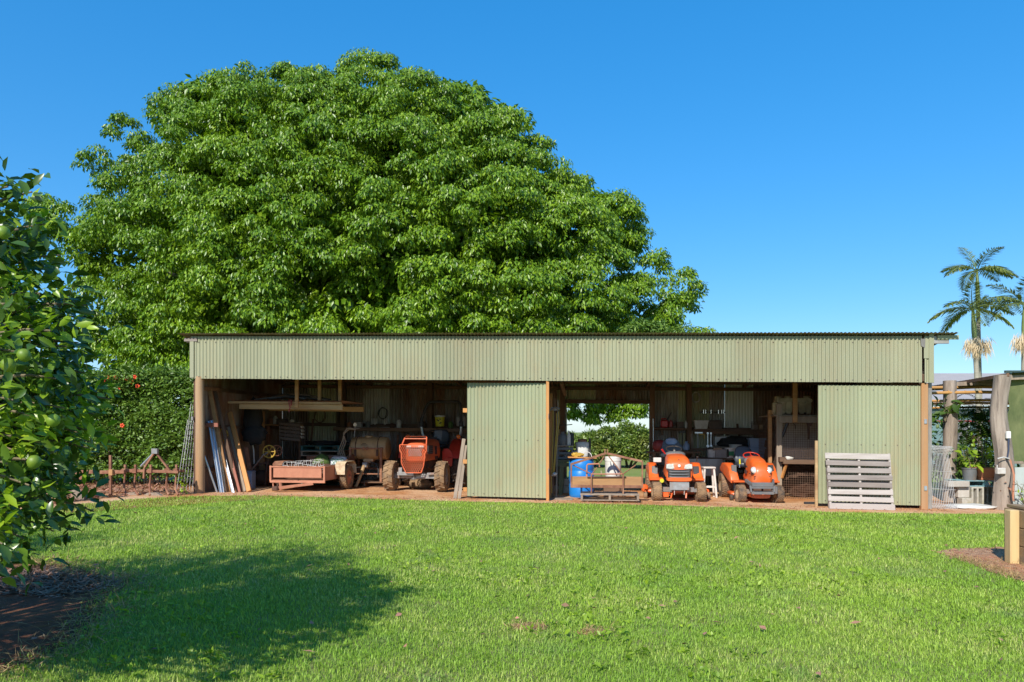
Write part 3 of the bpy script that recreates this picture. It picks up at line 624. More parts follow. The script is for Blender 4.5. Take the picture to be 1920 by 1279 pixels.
# ---------------------------------------------------------------- the compact tractor with mesh front guard
vt = gv(782, 921.5); ut = fu(781, vt)
tr = thing('tractor', 'older orange compact tractor with expanded-metal front guard and folded-top roll bar', 'tractor', SW(ut, vt), TH + R(-6))
AX = .36
for s in (-1, 1): wheel(tr, (s * .625, .0, .36), .36, .235, .19, 'rubber_mud', 'steel_grey', 'ag', yaw=R(4), N=14, side=s)
MB().bar((-.56, 0, .36), (.56, 0, .36), .10, .11).bar((-.1, -.05, .36), (.1, .2, .36), .16, .16).build('front_axle', 'steel_grey', tr)
MB().bar((-.42, -.13, .42), (-.02, -.13, .42), .06, .08).box((-.36, -.06, .5), (.09, .12, .12)).build('tie_rod', 'steel_grey', tr)
MB().bar((.3, -.12, .42), (.52, -.1, .43), .04, .05).build('tie_rod', 'steel_grey', tr)
# engine block and frame
MB().box((0, .55, .62), (.30, 1.05, .34)).box((0, .3, .45), (.22, .9, .12)).box((.17, .5, .62), (.05, .35, .18)).tube([(.19, .25, .55), (.2, .5, .5), (.2, .8, .6)], .02).build('engine_block', 'rust_dark', tr)
# bonnet: lofted nose to dash
rings = [sring(0, -.10, .90, .40, .36, 4), sring(0, -.06, .91, .50, .44, 4.5, top=.92), sring(0, .25, .93, .54, .48, 4.5, top=.9), sring(0, .85, .96, .56, .52, 4.5, top=.9), sring(0, .98, .97, .54, .50, 4.5, top=.9)]
bon = MB().loft(rings).build('bonnet', 'orange_old', tr, smooth=45)
for s in (-1, 1):
    MB().box((s * .268, .20, .97), (.03, .34, .20), ch=.01).build('side_grille', 'black_plastic', bon)
    for k in range(4): MB().box((s * .282, .20, .90 + .045 * k), (.012, .28, .012)).build('grille_slat', 'steel_grey', bon)
    MB().box((s * .276, .62, .95), (.012, .14, .20), ch=.01).build('side_vent', 'black_plastic', bon)
    MB().box((s * .274, .68, .77), (.012, .22, .07), ch=.01).build('side_vent', 'black_plastic', bon)
MB().box((0, -.08, .93), (.34, .06, .22), ch=.015).build('radiator_screen', 'steel_grey', bon)
for s in (-1, 1): MB().box((s * .15, -.112, 1.035), (.12, .02, .07), ch=.01).build('headlight', 'lens', bon)
# mesh guard: outline bars and a diamond lattice of thin strips
gd = MB(); GY_ = -.22
outl = [(-.33, 1.09), (-.33, .95), (-.29, .90), (-.29, .68), (-.22, .52), (-.18, .45), (.19, .45), (.25, .62), (.28, .90), (.315, .95), (.315, 1.09)]
for a, b in zip(outl, outl[1:] + outl[:1]): gd.bar((a[0], GY_, a[1]), (b[0], GY_, b[1]), .022, .022)
gd.tube([(-.29, GY_ + .04, 1.09), (-.235, GY_ + .10, 1.27), (-.20, GY_ + .11, 1.285), (.27, GY_ + .11, 1.285), (.29, GY_ + .10, 1.26), (.30, GY_ + .04, 1.09)], .017, 8)
gd.tube([(-.24, GY_ + .09, 1.23), (.285, GY_ + .09, 1.23)], .012, 8)
guard = gd.build('front_guard', 'orange_old', tr, smooth=40)
mg = MB(); pw_, ph_ = .052, .088
op = [(x, z) for x, z in outl]
def inside(x, z): return bool(inpoly(np.array([x]), np.array([z]), op)[0])
for i in range(-8, 9):
    for j in range(0, 20):
        x, z = i * pw_ + (pw_ / 2 if j % 2 else 0), .44 + j * ph_ / 2
        pts = [(x, z + ph_ * .14), (x + pw_ / 2, z + ph_ * .36), (x, z - ph_ * .14), (x - pw_ / 2, z + ph_ * .36)]
        if inside(x, z):
            mg.bar((x, GY_ - .004, z - ph_ * .15), (x, GY_ - .004, z + ph_ * .15), .014, .006, ch=.001)
            for s in (-1, 1):
                if inside(x + s * pw_ / 2, z + ph_ / 2): mg.bar((x, GY_ - .004, z + ph_ * .14), (x + s * pw_ / 2, GY_ - .004, z + ph_ * .36), .014, .006, ch=.001)
mg.build('guard_mesh', 'orange_old', guard)
# dash, steering, seat
MB().box((0, 1.08, 1.12), (.40, .20, .22), ch=.03).build('dashboard', 'black_plastic', tr)
st = MB().tube([(0, 1.15, 1.2), (0, 1.32, 1.33)], .02, 8); st.tube([(.19 * math.cos(a), 1.33 + .17 * math.sin(a), 1.335 + .10 * math.sin(a)) for a in np.linspace(0, 2 * math.pi, 22, endpoint=False)], .014, 7, close=True)
for a in (R(90), R(210), R(330)): st.tube([(0, 1.32, 1.33), (.19 * math.cos(a), 1.33 + .17 * math.sin(a), 1.335 + .1 * math.sin(a))], .01, 6)
st.build('steering_wheel', 'black_plastic', tr, smooth=50)
MB().blob((0, 1.72, 1.02), (.24, .24, .07), pw=.6, amp=.05).blob((0, 1.95, 1.24), (.22, .07, .22), pw=.6, amp=.05).build('seat', 'seat_vinyl', tr, smooth=60)
MB().box((.14, 1.22, 1.30), (.20, .025, .26), ch=.01, rot=(R(-20), 0, 0)).build('document_holder', 'grey_plastic', tr)
# fenders, rear wheels
for s in (-1, 1):
    wheel(tr, (s * .66, 1.62, .56), .56, .31, .30, 'rubber_dark', 'rim_cream', 'ag', N=18, side=s)
    fp = [(1.62 + .66 * math.cos(R(a)), .56 + .66 * math.sin(R(a))) for a in range(20, 166, 12)]
    fd = MB(); V, F = [], []
    for y, z in fp: V += [(s * .46, y, z), (s * .82, y, z)]
    F = [(2 * i, 2 * i + 1, 2 * i + 3, 2 * i + 2) for i in range(len(fp) - 1)]; fd.add(V, F)
    m_ = len(V) ; ctr = [(s * .462, 1.62, .56)]; fd.add([(s * .462, y, z) for y, z in fp] + [(s * .462, 1.15, .50), (s * .462, 2.1, .50)], [tuple(range(len(fp))) + (len(fp), len(fp) + 1)])
    fen = fd.build('fender', 'red_paint', tr, smooth=40)
    MB().blob((s * .66, 1.25, 1.27), (.055, .04, .055), amp=0).build('turn_lamp', 'amber', fen, smooth=60)
MB().prism([(.32, .55), (.56, .55), (.58, .80), (.54, .92), (.46, .98), (.36, .98), (.32, .9)], 1.00, 1.02).build('side_shield', 'red_paint', tr)
MB().box((0, 1.3, .52), (.9, .6, .03)).build('footplate', 'steel_grey', tr)
# roll bar
for s in (-1, 1): rbo = MB().tube([(s * .42, 2.0, .95), (s * .44, 1.98, 1.18), (s * .52, 1.95, 1.36), (s * .535, 1.93, 1.52), (s * .535, 1.93, 1.60)], .036, 10).build('roll_bar_leg', 'steel_bright', tr, smooth=50)
MB().tube([(-.535, 1.93, 1.52), (-.535, 1.93, 1.72), (-.44, 1.95, 1.98), (-.36, 1.96, 2.13), (-.29, 1.97, 2.17), (.42, 1.97, 2.17), (.5, 1.96, 2.12), (.53, 1.94, 1.98), (.535, 1.93, 1.52)], .038, 10).box((-.535, 1.93, 1.6), (.09, .09, .12)).box((.535, 1.93, 1.6), (.09, .09, .12)).build('upper_hoop', 'black_plastic', rbo, smooth=50)
# ---------------------------------------------------------------- ride-on mower tractors
def mower(name, label, loc, rz, face):
    t = thing(name, label, 'mower', loc, rz, 'orange ride-on mowers'); a = face == 'a'
    fw, fr, fwd = (.455, .205, .185) if a else (.405, .20, .165)
    for s in (-1, 1): wheel(t, (s * fw, 0, fr), fr, fwd, .10, 'rubber_mud' if a else 'rubber', 'rim_cream', 'turf', N=24, side=s, yaw=R(4 if a else 8))
    for s in (-1, 1): wheel(t, (s * .47, 1.32, .29), .29, .27, .14, 'rubber', 'rim_cream', 'turf', N=30, side=s)
    MB().bar((-.38, .02, .23), (.38, .02, .23), .07, .07).box((-.24, .02, .25), (.16, .1, .1)).box((.24, .02, .25), (.16, .1, .1)).tube([(-.36, .1, .25), (.36, .1, .25)], .018).build('front_axle', 'steel_grey', t)
    MB().box((0, .65, .36), (.30, 1.3, .14), ch=.01).box((0, .45, .5), (.32, .8, .2), ch=.02).build('chassis', 'rust_dark', t)
    if a:
        rings = [sring(0, -.16, .62, .44, .30, 3.6, top=.84), sring(0, -.13, .64, .54, .40, 4, top=.86), sring(0, .0, .69, .58, .50, 4, top=.84), sring(0, .3, .725, .58, .50, 4, top=.80), sring(0, .62, .74, .56, .50, 4, top=.82), sring(0, .72, .74, .50, .46, 4, top=.82)]
        hood = MB().loft(rings).build('hood', 'orange_paint', t, smooth=50)
        MB().box((0, -.170, .575), (.46, .05, .19), ch=.03).build('grille', 'black_plastic', hood)
        for k in range(3): MB().tube([(-.225, -.175, .645 - .057 * k), (-.15, -.205, .632 - .057 * k), (.15, -.205, .632 - .057 * k), (.225, -.175, .645 - .057 * k)], .013, 6).build('grille_bar', 'grey_plastic', hood, smooth=50)
        MB().loft([sring(0, -.215, .475, .50, .085, 4), sring(0, -.13, .475, .54, .09, 4)]).build('nose_lip', 'orange_paint', hood, smooth=50)
        for s in (-1, 1):
            MB().prism([(s * .10, .70), (s * .12, .775), (s * .20, .80), (s * .262, .785), (s * .265, .70), (s * .17, .69)], -.178, -.06).build('headlight', 'lens', hood)
        MB().tube([(-.26, -.165, .672), (0, -.19, .665), (.26, -.165, .672)], .01, 6).build('trim_line', 'black_plastic', hood)
        MB().lathe([(.0, 0), (.032, 0), (.028, .006), (0, .007)], 16, Matrix.Translation((0, -.178, .755)) @ Matrix.Rotation(R(90), 4, 'X')).build('emblem', 'white_plastic', hood)
        MB().lathe([(.0, 0), (.016, 0), (.013, .006), (0, .007)], 10, Matrix.Translation((0, -.085, .875)) @ Matrix.Rotation(R(50), 4, 'X')).build('hood_latch', 'black_plastic', hood)
        MB().box((0, -.21, .335), (.40, .02, .165), ch=.006, rot=(R(-6), 0, 0)).build('number_plate', 'steel_grey', t)
        MB().bar((-.1, -.2, .26), (-.1, -.18, .15), .012).bar((.1, -.2, .26), (.1, -.18, .15), .012).build('plate_bracket', 'white_paint', t)
        MB().bar((-.13, -.1, .22), (-.17, -.16, .08), .03, .02).bar((.16, -.1, .24), (.14, -.16, .08), .03, .02).bar((-.12, -.12, .21), (.13, -.12, .21), .025, .02).box((-.27, -.02, .14), (.13, .06, .10)).build('lower_frame', 'orange_paint', t)
        for s in (-1, 1): MB().tube([(s * .2, .1, .32), (s * .27, .25, .4), (s * .25, .5, .35), (s * .3, .7, .3)], .014, 6).build('hydraulic_hose', 'black_plastic', t, 50)
        MB().lathe([(0, 0), (.045, 0), (.045, .03), (0, .03)], 12, Matrix.Translation((-.33, .2, .42)) @ Matrix.Rotation(R(90), 4, 'X')).build('filter_cap', 'yellow_plastic', t, 40)
        MB().box((-.293, .34, .60), (.012, .34, .012)).build('side_stripe', 'black_plastic', hood)
        MB().blob((0, .74, .95), (.23, .13, .09), amp=0, pw=.8).build('dashboard', 'grey_plastic', t, smooth=60)
        MB().lathe([(.03, 0), (.03, .03), (.02, .04)], 10, Matrix.Translation((-.02, .70, 1.035))).build('cap', 'chrome', t)
        MB().tube([(-.22, .62, .98), (-.30, .58, 1.08)], [.015, .024], 8).build('loader_lever', 'red_plastic', t)
        MB().box((-.40, .55, .85), (.17, .14, .10), ch=.01).build('tool_box', 'white_paint', t)
        for s in (-1, 1):
            fe = MB().loft([sring(s * .47, .46, .415, .22, .05, 5), sring(s * .47, .60, .46, .22, .14, 5), sring(s * .475, .70, .55, .21, .28, 5, top=.85), sring(s * .48, .92, .63, .22, .30, 5, top=.85), sring(s * .48, 1.35, .66, .23, .22, 5, top=.9), sring(s * .48, 1.55, .62, .22, .12, 5)]).build('fender', 'orange_paint', t, smooth=40)
            MB().box((s * .445, .655, .62), (.13, .03, .19), ch=.02, rot=(R(-22), 0, R(s * 6))).build('step_pad', 'black_plastic', fe)
            MB().box((s * .43, .52, .44), (.30, .40, .05), ch=.02).build('footrest', 'orange_paint', t)
            MB().blob((s * .52, 1.04, .90), (.03, .05, .02), amp=0).tube([(s * .5, 1.05, .8), (s * .52, 1.03, .9)], .012, 6).build('control_lever', 'black_plastic', t, smooth=50)
        MB().loft([sring(0, .55, .15, 1.05, .07, 3), sring(0, .58, .16, 1.22, .13, 3), sring(0, 1.05, .16, 1.22, .13, 3), sring(0, 1.10, .15, 1.05, .08, 3)]).box((-.66, .75, .22), (.14, .3, .16), ch=.03).build('mower_deck', 'orange_paint', t, smooth=40)
        for x in (-.66, .68): 
            MB().lathe([(.02, -.03), (.075, -.035), (.08, 0), (.075, .035), (.02, .03)], 14, Matrix.Translation((x, .45, .085)) @ Matrix.Rotation(R(90), 4, 'Y')).build('gauge_wheel', 'rubber', t, smooth=40)
            MB().tube([(x, .45, .085), (x, .47, .2), (x * .93, .58, .22)], .022, 8).build('wheel_arm', 'orange_paint', t, smooth=50)
        MB().blob((0, 1.45, .92), (.26, .25, .07), amp=.03, pw=.6).loft([sring(0, 1.62, .96, .46, .1, 3), sring(0, 1.66, 1.12, .54, .34, 3, top=.75), sring(0, 1.74, 1.14, .50, .34, 3, top=.72)]).build('seat', 'seat_vinyl', t, smooth=50)
        MB().loft([sring(0, 1.62, 1.24, .22, .12, 2.6), sring(0, 1.60, 1.24, .26, .15, 2.6), sring(0, 1.66, 1.25, .26, .16, 2.6)]).build('headrest', 'bin_blue', t, smooth=50)
        sw = MB(); sw.tube([(.17 * math.cos(x), .98 + .15 * math.sin(x), 1.08 + .06 * math.sin(x)) for x in np.linspace(0, 2 * math.pi, 20, endpoint=False)], .013, 7, close=True).tube([(0, .82, .98), (0, .97, 1.08)], .02)
        sw.build('steering_wheel', 'black_plastic', t, smooth=50)
    else:
        # rounder hood in two steps, big oval lamps, slotted nose, bull-bar bumper
        rings = [sring(0, -.30, .56, .32, .28, 3, top=.78), sring(0, -.27, .59, .44, .38, 3.4, top=.74), sring(0, -.16, .64, .50, .50, 3.6, top=.72), sring(0, .05, .685, .52, .59, 3.8, top=.70), sring(0, .34, .72, .51, .62, 3.8, top=.70), sring(0, .52, .72, .48, .58, 3.8, top=.72)]
        hood = MB().loft(rings).build('hood', 'orange_paint', t, smooth=50)
        for k in range(3): MB().box((0, -.287, .60 - .035 * k), (.36, .02, .013), ch=.003).build('nose_slot', 'rust_dark', hood)
        MB().box((0, -.291, .565), (.02, .02, .11)).build('nose_rib', 'orange_paint', hood)
        MB().tube([(-.25, -.16, .655), (-.18, -.265, .652), (0, -.292, .65), (.18, -.265, .652), (.25, -.16, .655)], .008, 6).build('trim_line', 'black_plastic', hood)
        for s in (-1, 1):
            MB().blob((s * .148, -.215, .73), (.088, .06, .085), amp=0, rot=(R(-35), 0, R(-s * 28))).build('headlight', 'lens', hood, smooth=70)
            MB().tube([(s * .148 + .08 * math.cos(x), -.222 - .02 * math.cos(x) * s * -1 + .045 * max(0, math.sin(x)), .722 + .078 * math.sin(x)) for x in np.linspace(0, 2 * math.pi, 18, endpoint=False)], .009, 6, close=True).build('lamp_bezel', 'black_plastic', hood)
            MB().box((s * .250, .10, .80), (.02, .09, .05), ch=.01).build('side_vent', 'black_plastic', hood)
            MB().box((s * .258, .16, .68), (.02, .14, .09), ch=.02).build('side_vent', 'black_plastic', hood)
        MB().blob((0, -.262, .69), (.042, .014, .026), amp=0).build('emblem', 'white_plastic', hood, smooth=60)
        bb = MB(); bb.box((0, -.32, .42), (.46, .05, .10), ch=.02).bar((-.25, -.32, .36), (.25, -.32, .36), .03, .05).bar((-.24, -.33, .24), (.24, -.33, .24), .05, .06).box((.28, -.28, .30), (.09, .09, .16), ch=.01)
        for s in (-1, 1): bb.bar((s * .23, -.31, .42), (s * .30, -.05, .50), .05, .07).bar((s * .24, -.32, .26), (s * .26, -.31, .4), .04, .05)
        bb.build('bumper', 'grey_plastic', t)
        MB().box((-.11, -.32, .315), (.17, .03, .06), ch=.012).box((.1, -.32, .315), (.17, .03, .06), ch=.012).build('bumper_grille', 'rust_dark', t)
        MB().loft([sring(0, -.20, .17, .40, .12, 4), sring(0, .3, .17, .46, .14, 4)]).build('belly_guard', 'orange_old', t, smooth=40)
        MB().blob((0, .62, .90), (.2, .1, .10), amp=0, pw=.8).build('dashboard', 'grey_plastic', t, smooth=60)
        sw = MB().tube([(.18 * math.cos(x), .72 + .16 * math.sin(x), 1.02 + .075 * math.sin(x)) for x in np.linspace(0, 2 * math.pi, 22, endpoint=False)], .014, 7, close=True).tube([(0, .6, .9), (0, .72, 1.02)], .022)
        for x in (R(90), R(210), R(330)): sw.tube([(0, .72, 1.02), (.18 * math.cos(x), .72 + .16 * math.sin(x), 1.02 + .075 * math.sin(x))], .011, 6)
        sw.build('steering_wheel', 'red_paint', t, smooth=50)
        MB().tube([(-.28, .66, .75), (-.27, .68, 1.0)], .012, 6).build('lift_lever', 'chrome', t)
        MB().tube([(-.27, .67, .83), (-.275, .67, .95)], .021, 8).build('lever_grip', 'yellow_plastic', t, smooth=50)
        for s in (-1, 1):
            fe = MB().loft([sring(s * .43, .42, .44, .20, .07, 5), sring(s * .44, .54, .52, .20, .22, 5), sring(s * .45, .66, .60, .21, .34, 5, top=.85), sring(s * .46, .92, .68, .23, .34, 5, top=.85), sring(s * .46, 1.35, .72, .23, .24, 5, top=.9), sring(s * .46, 1.55, .68, .2, .12, 5)]).build('fender', 'orange_paint', t, smooth=40)
            MB().box((s * .42, .60, .70), (.12, .03, .24), ch=.02, rot=(R(-24), 0, R(s * 8))).build('control_panel', 'black_plastic', fe)
            MB().box((s * .38, .42, .45), (.26, .44, .04), ch=.015).build('footrest', 'orange_paint', t)
        MB().loft([sring(0, .50, .14, .9, .07, 3), sring(0, .54, .15, 1.0, .12, 3), sring(0, 1.0, .15, 1.0, .12, 3), sring(0, 1.06, .14, .9, .07, 3)]).build('mower_deck', 'orange_paint', t, smooth=40)
        for x in (-.53, .53): MB().lathe([(.02, -.03), (.07, -.035), (.075, 0), (.07, .035), (.02, .03)], 14, Matrix.Translation((x, .35, .08)) @ Matrix.Rotation(R(90), 4, 'Y')).build('gauge_wheel', 'rubber_dark', t, smooth=40)
        MB().blob((-.02, 1.25, .80), (.24, .25, .08), amp=.03, pw=.6).build('seat', 'seat_vinyl', t, smooth=50)
        MB().loft([sring(-.02, 1.40, .90, .42, .14, 3), sring(-.02, 1.48, 1.04, .50, .36, 3, top=.8), sring(-.02, 1.56, 1.06, .46, .36, 3, top=.78)]).build('seat_back', 'seat_vinyl', t, smooth=50)
    return t
va = gv(1272, 940); mower('ride_on_mower', 'orange ride-on mower with square grille and grey number plate, beside the grader blade', SW(fu(1272, va), va), TH + R(-1), 'a')
vb = gv(1423, 942.5); mower('ride_on_mower', 'orange ride-on mower with rounded nose, oval headlamps and red steering wheel', SW(fu(1423, vb), vb), TH + R(1), 'b').scale = (.94, .94, .94)
# ================================================================ things in the left bay
def S3(px, py, v): return P3(px, py, v)                 # shed-local point
# ---- timbers and pipes leaning in the left corner: bottom and top seen in the photo, feet near the front, heads leaning back
LEAN = [
    ('steel_pipe', 'short galvanised pipe fallen low beside the left post', 'steel_bright', (407, 923), (381, 849), .35, .75, .045, 'tube'),
    ('steel_channel', 'bright galvanised channel leaning leftmost of the tall lengths', 'steel_bright', (415, 923.5), (393, 789), .38, 1.05, .055, 'bar'),
    ('steel_channel', 'bright galvanised channel leaning second of the tall lengths', 'steel_bright', (419.5, 923.5), (398, 788), .40, 1.08, .05, 'bar'),
    ('steel_tube', 'yellow-footed steel tube leaning behind the bright channels', 'rim_cream', (423, 923), (403, 785), .46, 1.2, .045, 'bar'),
    ('timber_length', 'tall brown hardwood length reaching highest in the corner', 'wood_warm', (430, 922.5), (393, 729), .5, 1.6, .085, 'bar'),
    ('steel_tube', 'grey steel tube with rust-brown foot leaning among timbers', 'steel_bright', (438.5, 923.5), (412, 816), .42, .95, .055, 'bar'),
    ('timber_length', 'tall dark timber length leaning behind the steel tubes', 'wood_dark', (446, 922), (403, 732), .58, 1.7, .07, 'bar'),
    ('timber_length', 'red-primed timber length leaning between dark timbers', 'wood_redprimer', (450, 923.5), (416, 789), .45, 1.2, .055, 'bar'),
    ('timber_length', 'thin dark timber leaning right of the red-primed one', 'wood_dark', (455, 922), (423, 801), .55, 1.2, .05, 'bar'),
    ('timber_length', 'grey weathered timber leaning left of the wide orange plank', 'wood_weathered', (460, 921.5), (429, 801), .55, 1.25, .06, 'bar'),
    ('timber_plank', 'wide rough plank with orange foot leaning rightmost in the corner', 'wood_orange', (467.5, 921.5), (431, 774), .5, 1.5, .10, 'bar'),
]
for nm, lb, mt, b, t, vb_, vt_, w, kind in LEAN:
    vt_ = min(vt_, .44 + (t[0] - 389) / 44) - (.16 if 'steel' in nm or 'red-primed' in lb else 0); vb_ = min(vb_, .55) - (.1 if 'steel' in nm else 0)      # heads rest against the end wall
    p, q = Vector(S3(*b, vb_)), Vector(S3(*t, vt_)); p.z = max(p.z, .0); o = SW(p.x, p.y, p.z); d = SW(q.x, q.y, q.z) - o
    mb = MB()
    if kind == 'tube': mb.tube([(0, 0, 0), tuple(d)], w / 2, 10)
    elif mt == 'steel_bright':       # open channel: web and two lips
        z = d.normalized(); x = Vector((0, -1, 0)).cross(z).normalized(); y = z.cross(x); m = Matrix(((x.x, y.x, z.x), (x.y, y.y, z.y), (x.z, y.z, z.z))).to_4x4(); m.translation = d / 2; L = d.length
        mb.box((0, 0, 0), (w, .004, L), ch=.001, T=m).box((w / 2 - .003, .02, 0), (.006, .04, L), ch=.001, T=m).box((-w / 2 + .003, .02, 0), (.006, .04, L), ch=.001, T=m)
    else: mb.bar((0, 0, 0), tuple(d), w, .03 + .3 * w, up=(0, 1, 0))
    ob = mb.build(nm, mt); ob.location = o; tag(ob, lb, 'timber' if 'timber' in nm else 'steel length')
# ---- loft rack
lv0, lv1 = 1.0, 2.7
rack = shedthing('loft_rack', 'timber loft rack with corrugated sheet hung from the rafters over the left bay', 'rack')
ua, ub = fu(427, lv0), fu(640, lv0); zl_ = fz(500, 754, lv0)[1]
for v in (lv0 + .1, lv1): MB().box(((ua + ub) / 2 + .12, v, zl_ - .1), (ub - ua - .24, .06, .12)).build('beam', 'wood_yellow', rack, shear=True)
MB().box(((ua + ub) / 2, lv0 + .02, zl_ - .01), (ub - ua, .04, .05)).build('front_rail', 'wood_yellow', rack, shear=True)
k = int((ub - ua) / .16) * 8; V, F = [], []
for i in range(k + 1):
    x = ua + (ub - ua) * i / k; w = .022 * max(0, math.sin(2 * math.pi * x / .17))
    for v in (lv0 - .02, lv1 + .1): V.append((x, v, zl_ + .03 + w))
MB().add(V, [(2 * j, 2 * j + 2, 2 * j + 3, 2 * j + 1) for j in range(k)]).build('deck_sheet', 'galv_rust', rack, smooth=60, shear=True)
for px, v in ((556.5, .85), (599, 1.2), (637.5, 1.2)): MB().box((fu(px, v), v, (zl_ - .12 + 3.25) / 2), (.075, .05, 3.25 - zl_ + .12)).build('hanger', 'wood_warm', rack, shear=True)
MB().box((fu(492, lv1), lv1 - .02, zl_ / 2 - .1), (.11, .1, zl_ - .15)).build('prop', 'wood_warm', rack, shear=True)
# loose pipes and a coil on the rack
for i in range(9):
    x0, x1 = random.uniform(465, 520), random.uniform(560, 620); v = lv0 + .15 + .12 * i; z = zl_ + .075 + .02 * (i % 4); sag = random.uniform(.02, .10)
    p = [(fu(x0, v) + (fu(x1, v) - fu(x0, v)) * t, v + .15 * math.sin(3 * t + i), z + sag * math.sin(math.pi * t)) for t in np.linspace(0, 1, 9)]
    ob = MB().tube(p, .011 + .005 * (i % 3), 6).build('poly_pipe', ('black_plastic', 'grey_plastic', 'wood_dark_h')[i % 3], None, 50, True); ob.location = (OX, OY, OZ); ob.rotation_euler = (0, 0, TH); tag(ob, 'length of thin pipe or stick lying on the loft rack', 'pipe', 'loose pipes on the loft rack')
ob = MB().tube([(fu(543, .98), .98, zl_ + .06), (fu(541, .95), .95, zl_ + .02), (fu(544, .95), .95, zl_ - .12), (fu(541.5, .95), .95, zl_ - .22)], .014, 7).tube([(fu(546, .98), .98, zl_ + .06), (fu(546, .95), .95, zl_ - .08)], .014, 7).build('red_rope', 'red_strip', None, 50, True); ob.location = (OX, OY, OZ); ob.rotation_euler = (0, 0, TH); tag(ob, 'red rope end hanging over the loft rack edge', 'rope')
# ---- small shelf with junk, hanging sheets, wheel hoe
shf = shedthing('wall_shelf', 'short timber shelf on posts behind the wheel hoe', 'shelf')
MB().box(((fu(500, 3.2) + fu(560, 3.2)) / 2, 3.3, fz(530, 797, 3.2)[1]), (fu(562, 3.2) - fu(498, 3.2), .3, .035)).build('board', 'wood_warm', shf, shear=True)
MB().box((fu(500, 3.2), 3.3, .75), (.08, .08, 1.5)).build('leg', 'rust', shf, shear=True); MB().box((fu(560, 3.2), 3.3, .75), (.06, .08, 1.5)).build('leg', 'wood_dark', shf, shear=True)
zz = fz(530, 797, 3.2)[1] + .02
for i, (px, h, mt, nm, lb) in enumerate(((506, .16, 'rust', 'oil_tin', 'rusty tin at the left end of the wall shelf'), (514, .22, 'bin_white', 'oil_bottle', 'pale bottle on the wall shelf'), (527, .12, 'crate_brown', 'parts_box', 'brown box of parts on the wall shelf'), (545, .13, 'white_paint', 'paint_tin', 'white paint tin at the right of the wall shelf'))):
    ob = (MB().lathe([(.055, 0), (.06, .01), (.06, h * .8), (.03, h * .9), (.03, h), (.0, h)], 12) if i != 2 else MB().box((0, 0, h / 2), (.26, .18, h), ch=.01).box((0, -.02, h + .01), (.28, .2, .02))).build(nm, mt, None, 40); ob.location = SW(fu(px, 3.2), 3.28, zz); tag(ob, lb, 'tin' if 'tin' in nm else nm.split('_')[1])
ob = MB().blob((0, 0, 0), (.22, .16, .52), 16, 12, .35, 2.6, 4).blob((.05, -.05, -.35), (.28, .15, .25), 14, 9, .4, 3, 8).build('tarpaulin', 'black_cloth', None, 60); ob.location = SW(fu(473, 1.9), 1.95, 1.62); tag(ob, 'black tarpaulin bundle hanging by the leaning timbers', 'tarpaulin')
ob = MB().prism([(-.05, 0), (.05, 0), (-.12, .98), (-.20, .98)], -.02, .02).build('rusty_plate', 'rust', None); ob.location = SW(fu(474, 1.6), 1.6); tag(ob, 'narrow rusty steel plate leaning below the black tarpaulin', 'plate')
hoe = thing('wheel_hoe', 'old push cultivator with spoked wheels and pale steel handles', 'cultivator', SW(fu(490, 2.1), 2.1), TH)
def spoked(par, c, r, mt):
    w_ = MB().tube([(c[0] + r * math.cos(a), c[1], c[2] + r * math.sin(a)) for a in np.linspace(0, 2 * math.pi, 20, endpoint=False)], .018, 6, close=True)
    for a in range(0, 360, 60): w_.tube([c, (c[0] + r * math.cos(R(a)), c[1], c[2] + r * math.sin(R(a)))], .011, 5)
    w_.lathe([(.03, -.03), (.03, .03)], 10, Matrix.Translation(c) @ Matrix.Rotation(R(90), 4, 'X')); w_.build('spoked_wheel', mt, par, 40)
spoked(hoe, (.22, -.05, .86), .15, 'yellow_hose'); spoked(hoe, (.34, .12, .88), .13, 'rust')
MB().tube([(-.26, -.1, .35), (-.1, -.08, .55), (.08, -.06, .78), (.22, -.05, .86)], .022, 8).build('handle', 'steel_grey', hoe, 50)
MB().tube([(-.2, .05, .42), (-.22, .05, .9), (-.26, .05, 1.12), (-.3, .05, 1.16)], .02, 8).build('handle', 'white_paint', hoe, 50)
MB().bar((-.3, 0, .05), (-.18, 0, .5), .05, .04).bar((-.3, 0, .5), (.2, 0, .6), .05, .05).bar((.1, 0, .05), (.15, 0, .6), .04, .04).build('frame', 'rust_dark', hoe)
ob = MB().blob((0, 0, .18), (.30, .25, .2), 14, 9, .5, 3, 3).build('scrap_heap', 'rust_dark', None, 50); ob.location = SW(fu(492, 2.4), 2.45); tag(ob, 'dark heap of rusty scrap under the wheel hoe', 'scrap', kind='stuff')
ob = MB().box((0, 0, .19), (.14, .3, .38), ch=.012).box((0, 0, .40), (.15, .31, .04), ch=.01).build('grey_drum', 'bin_blue', None); ob.location = SW(fu(470, 1.5), 1.5); tag(ob, 'dull blue box on the floor behind the wide plank', 'box')
# hanging slatted crate, pale on one side
cr = thing('slatted_crate', 'dark slatted crate with a pale worn side hanging in the left bay', 'crate', SW(fu(545, 2.8), 2.85, 1.12), TH + R(8))
for k in range(5): MB().box((0, -.17, .05 + .09 * k), (.52, .015, .07), rot=(0, R(6), 0)).build('slat', 'crate_brown', cr)
for k in range(4): MB().box((.285, -.02 + .0 * k, .09 + .085 * k), (.015, .30, .06), rot=(0, R(-22), 0)).build('end_slat', 'white_paint', cr)
MB().box((-.25, 0, .22), (.03, .34, .44)).box((0, .1, .02), (.5, .2, .02)).bar((-.25, -.15, .44), (.32, -.1, .46), .02, .03).build('crate_frame', 'crate_brown', cr)
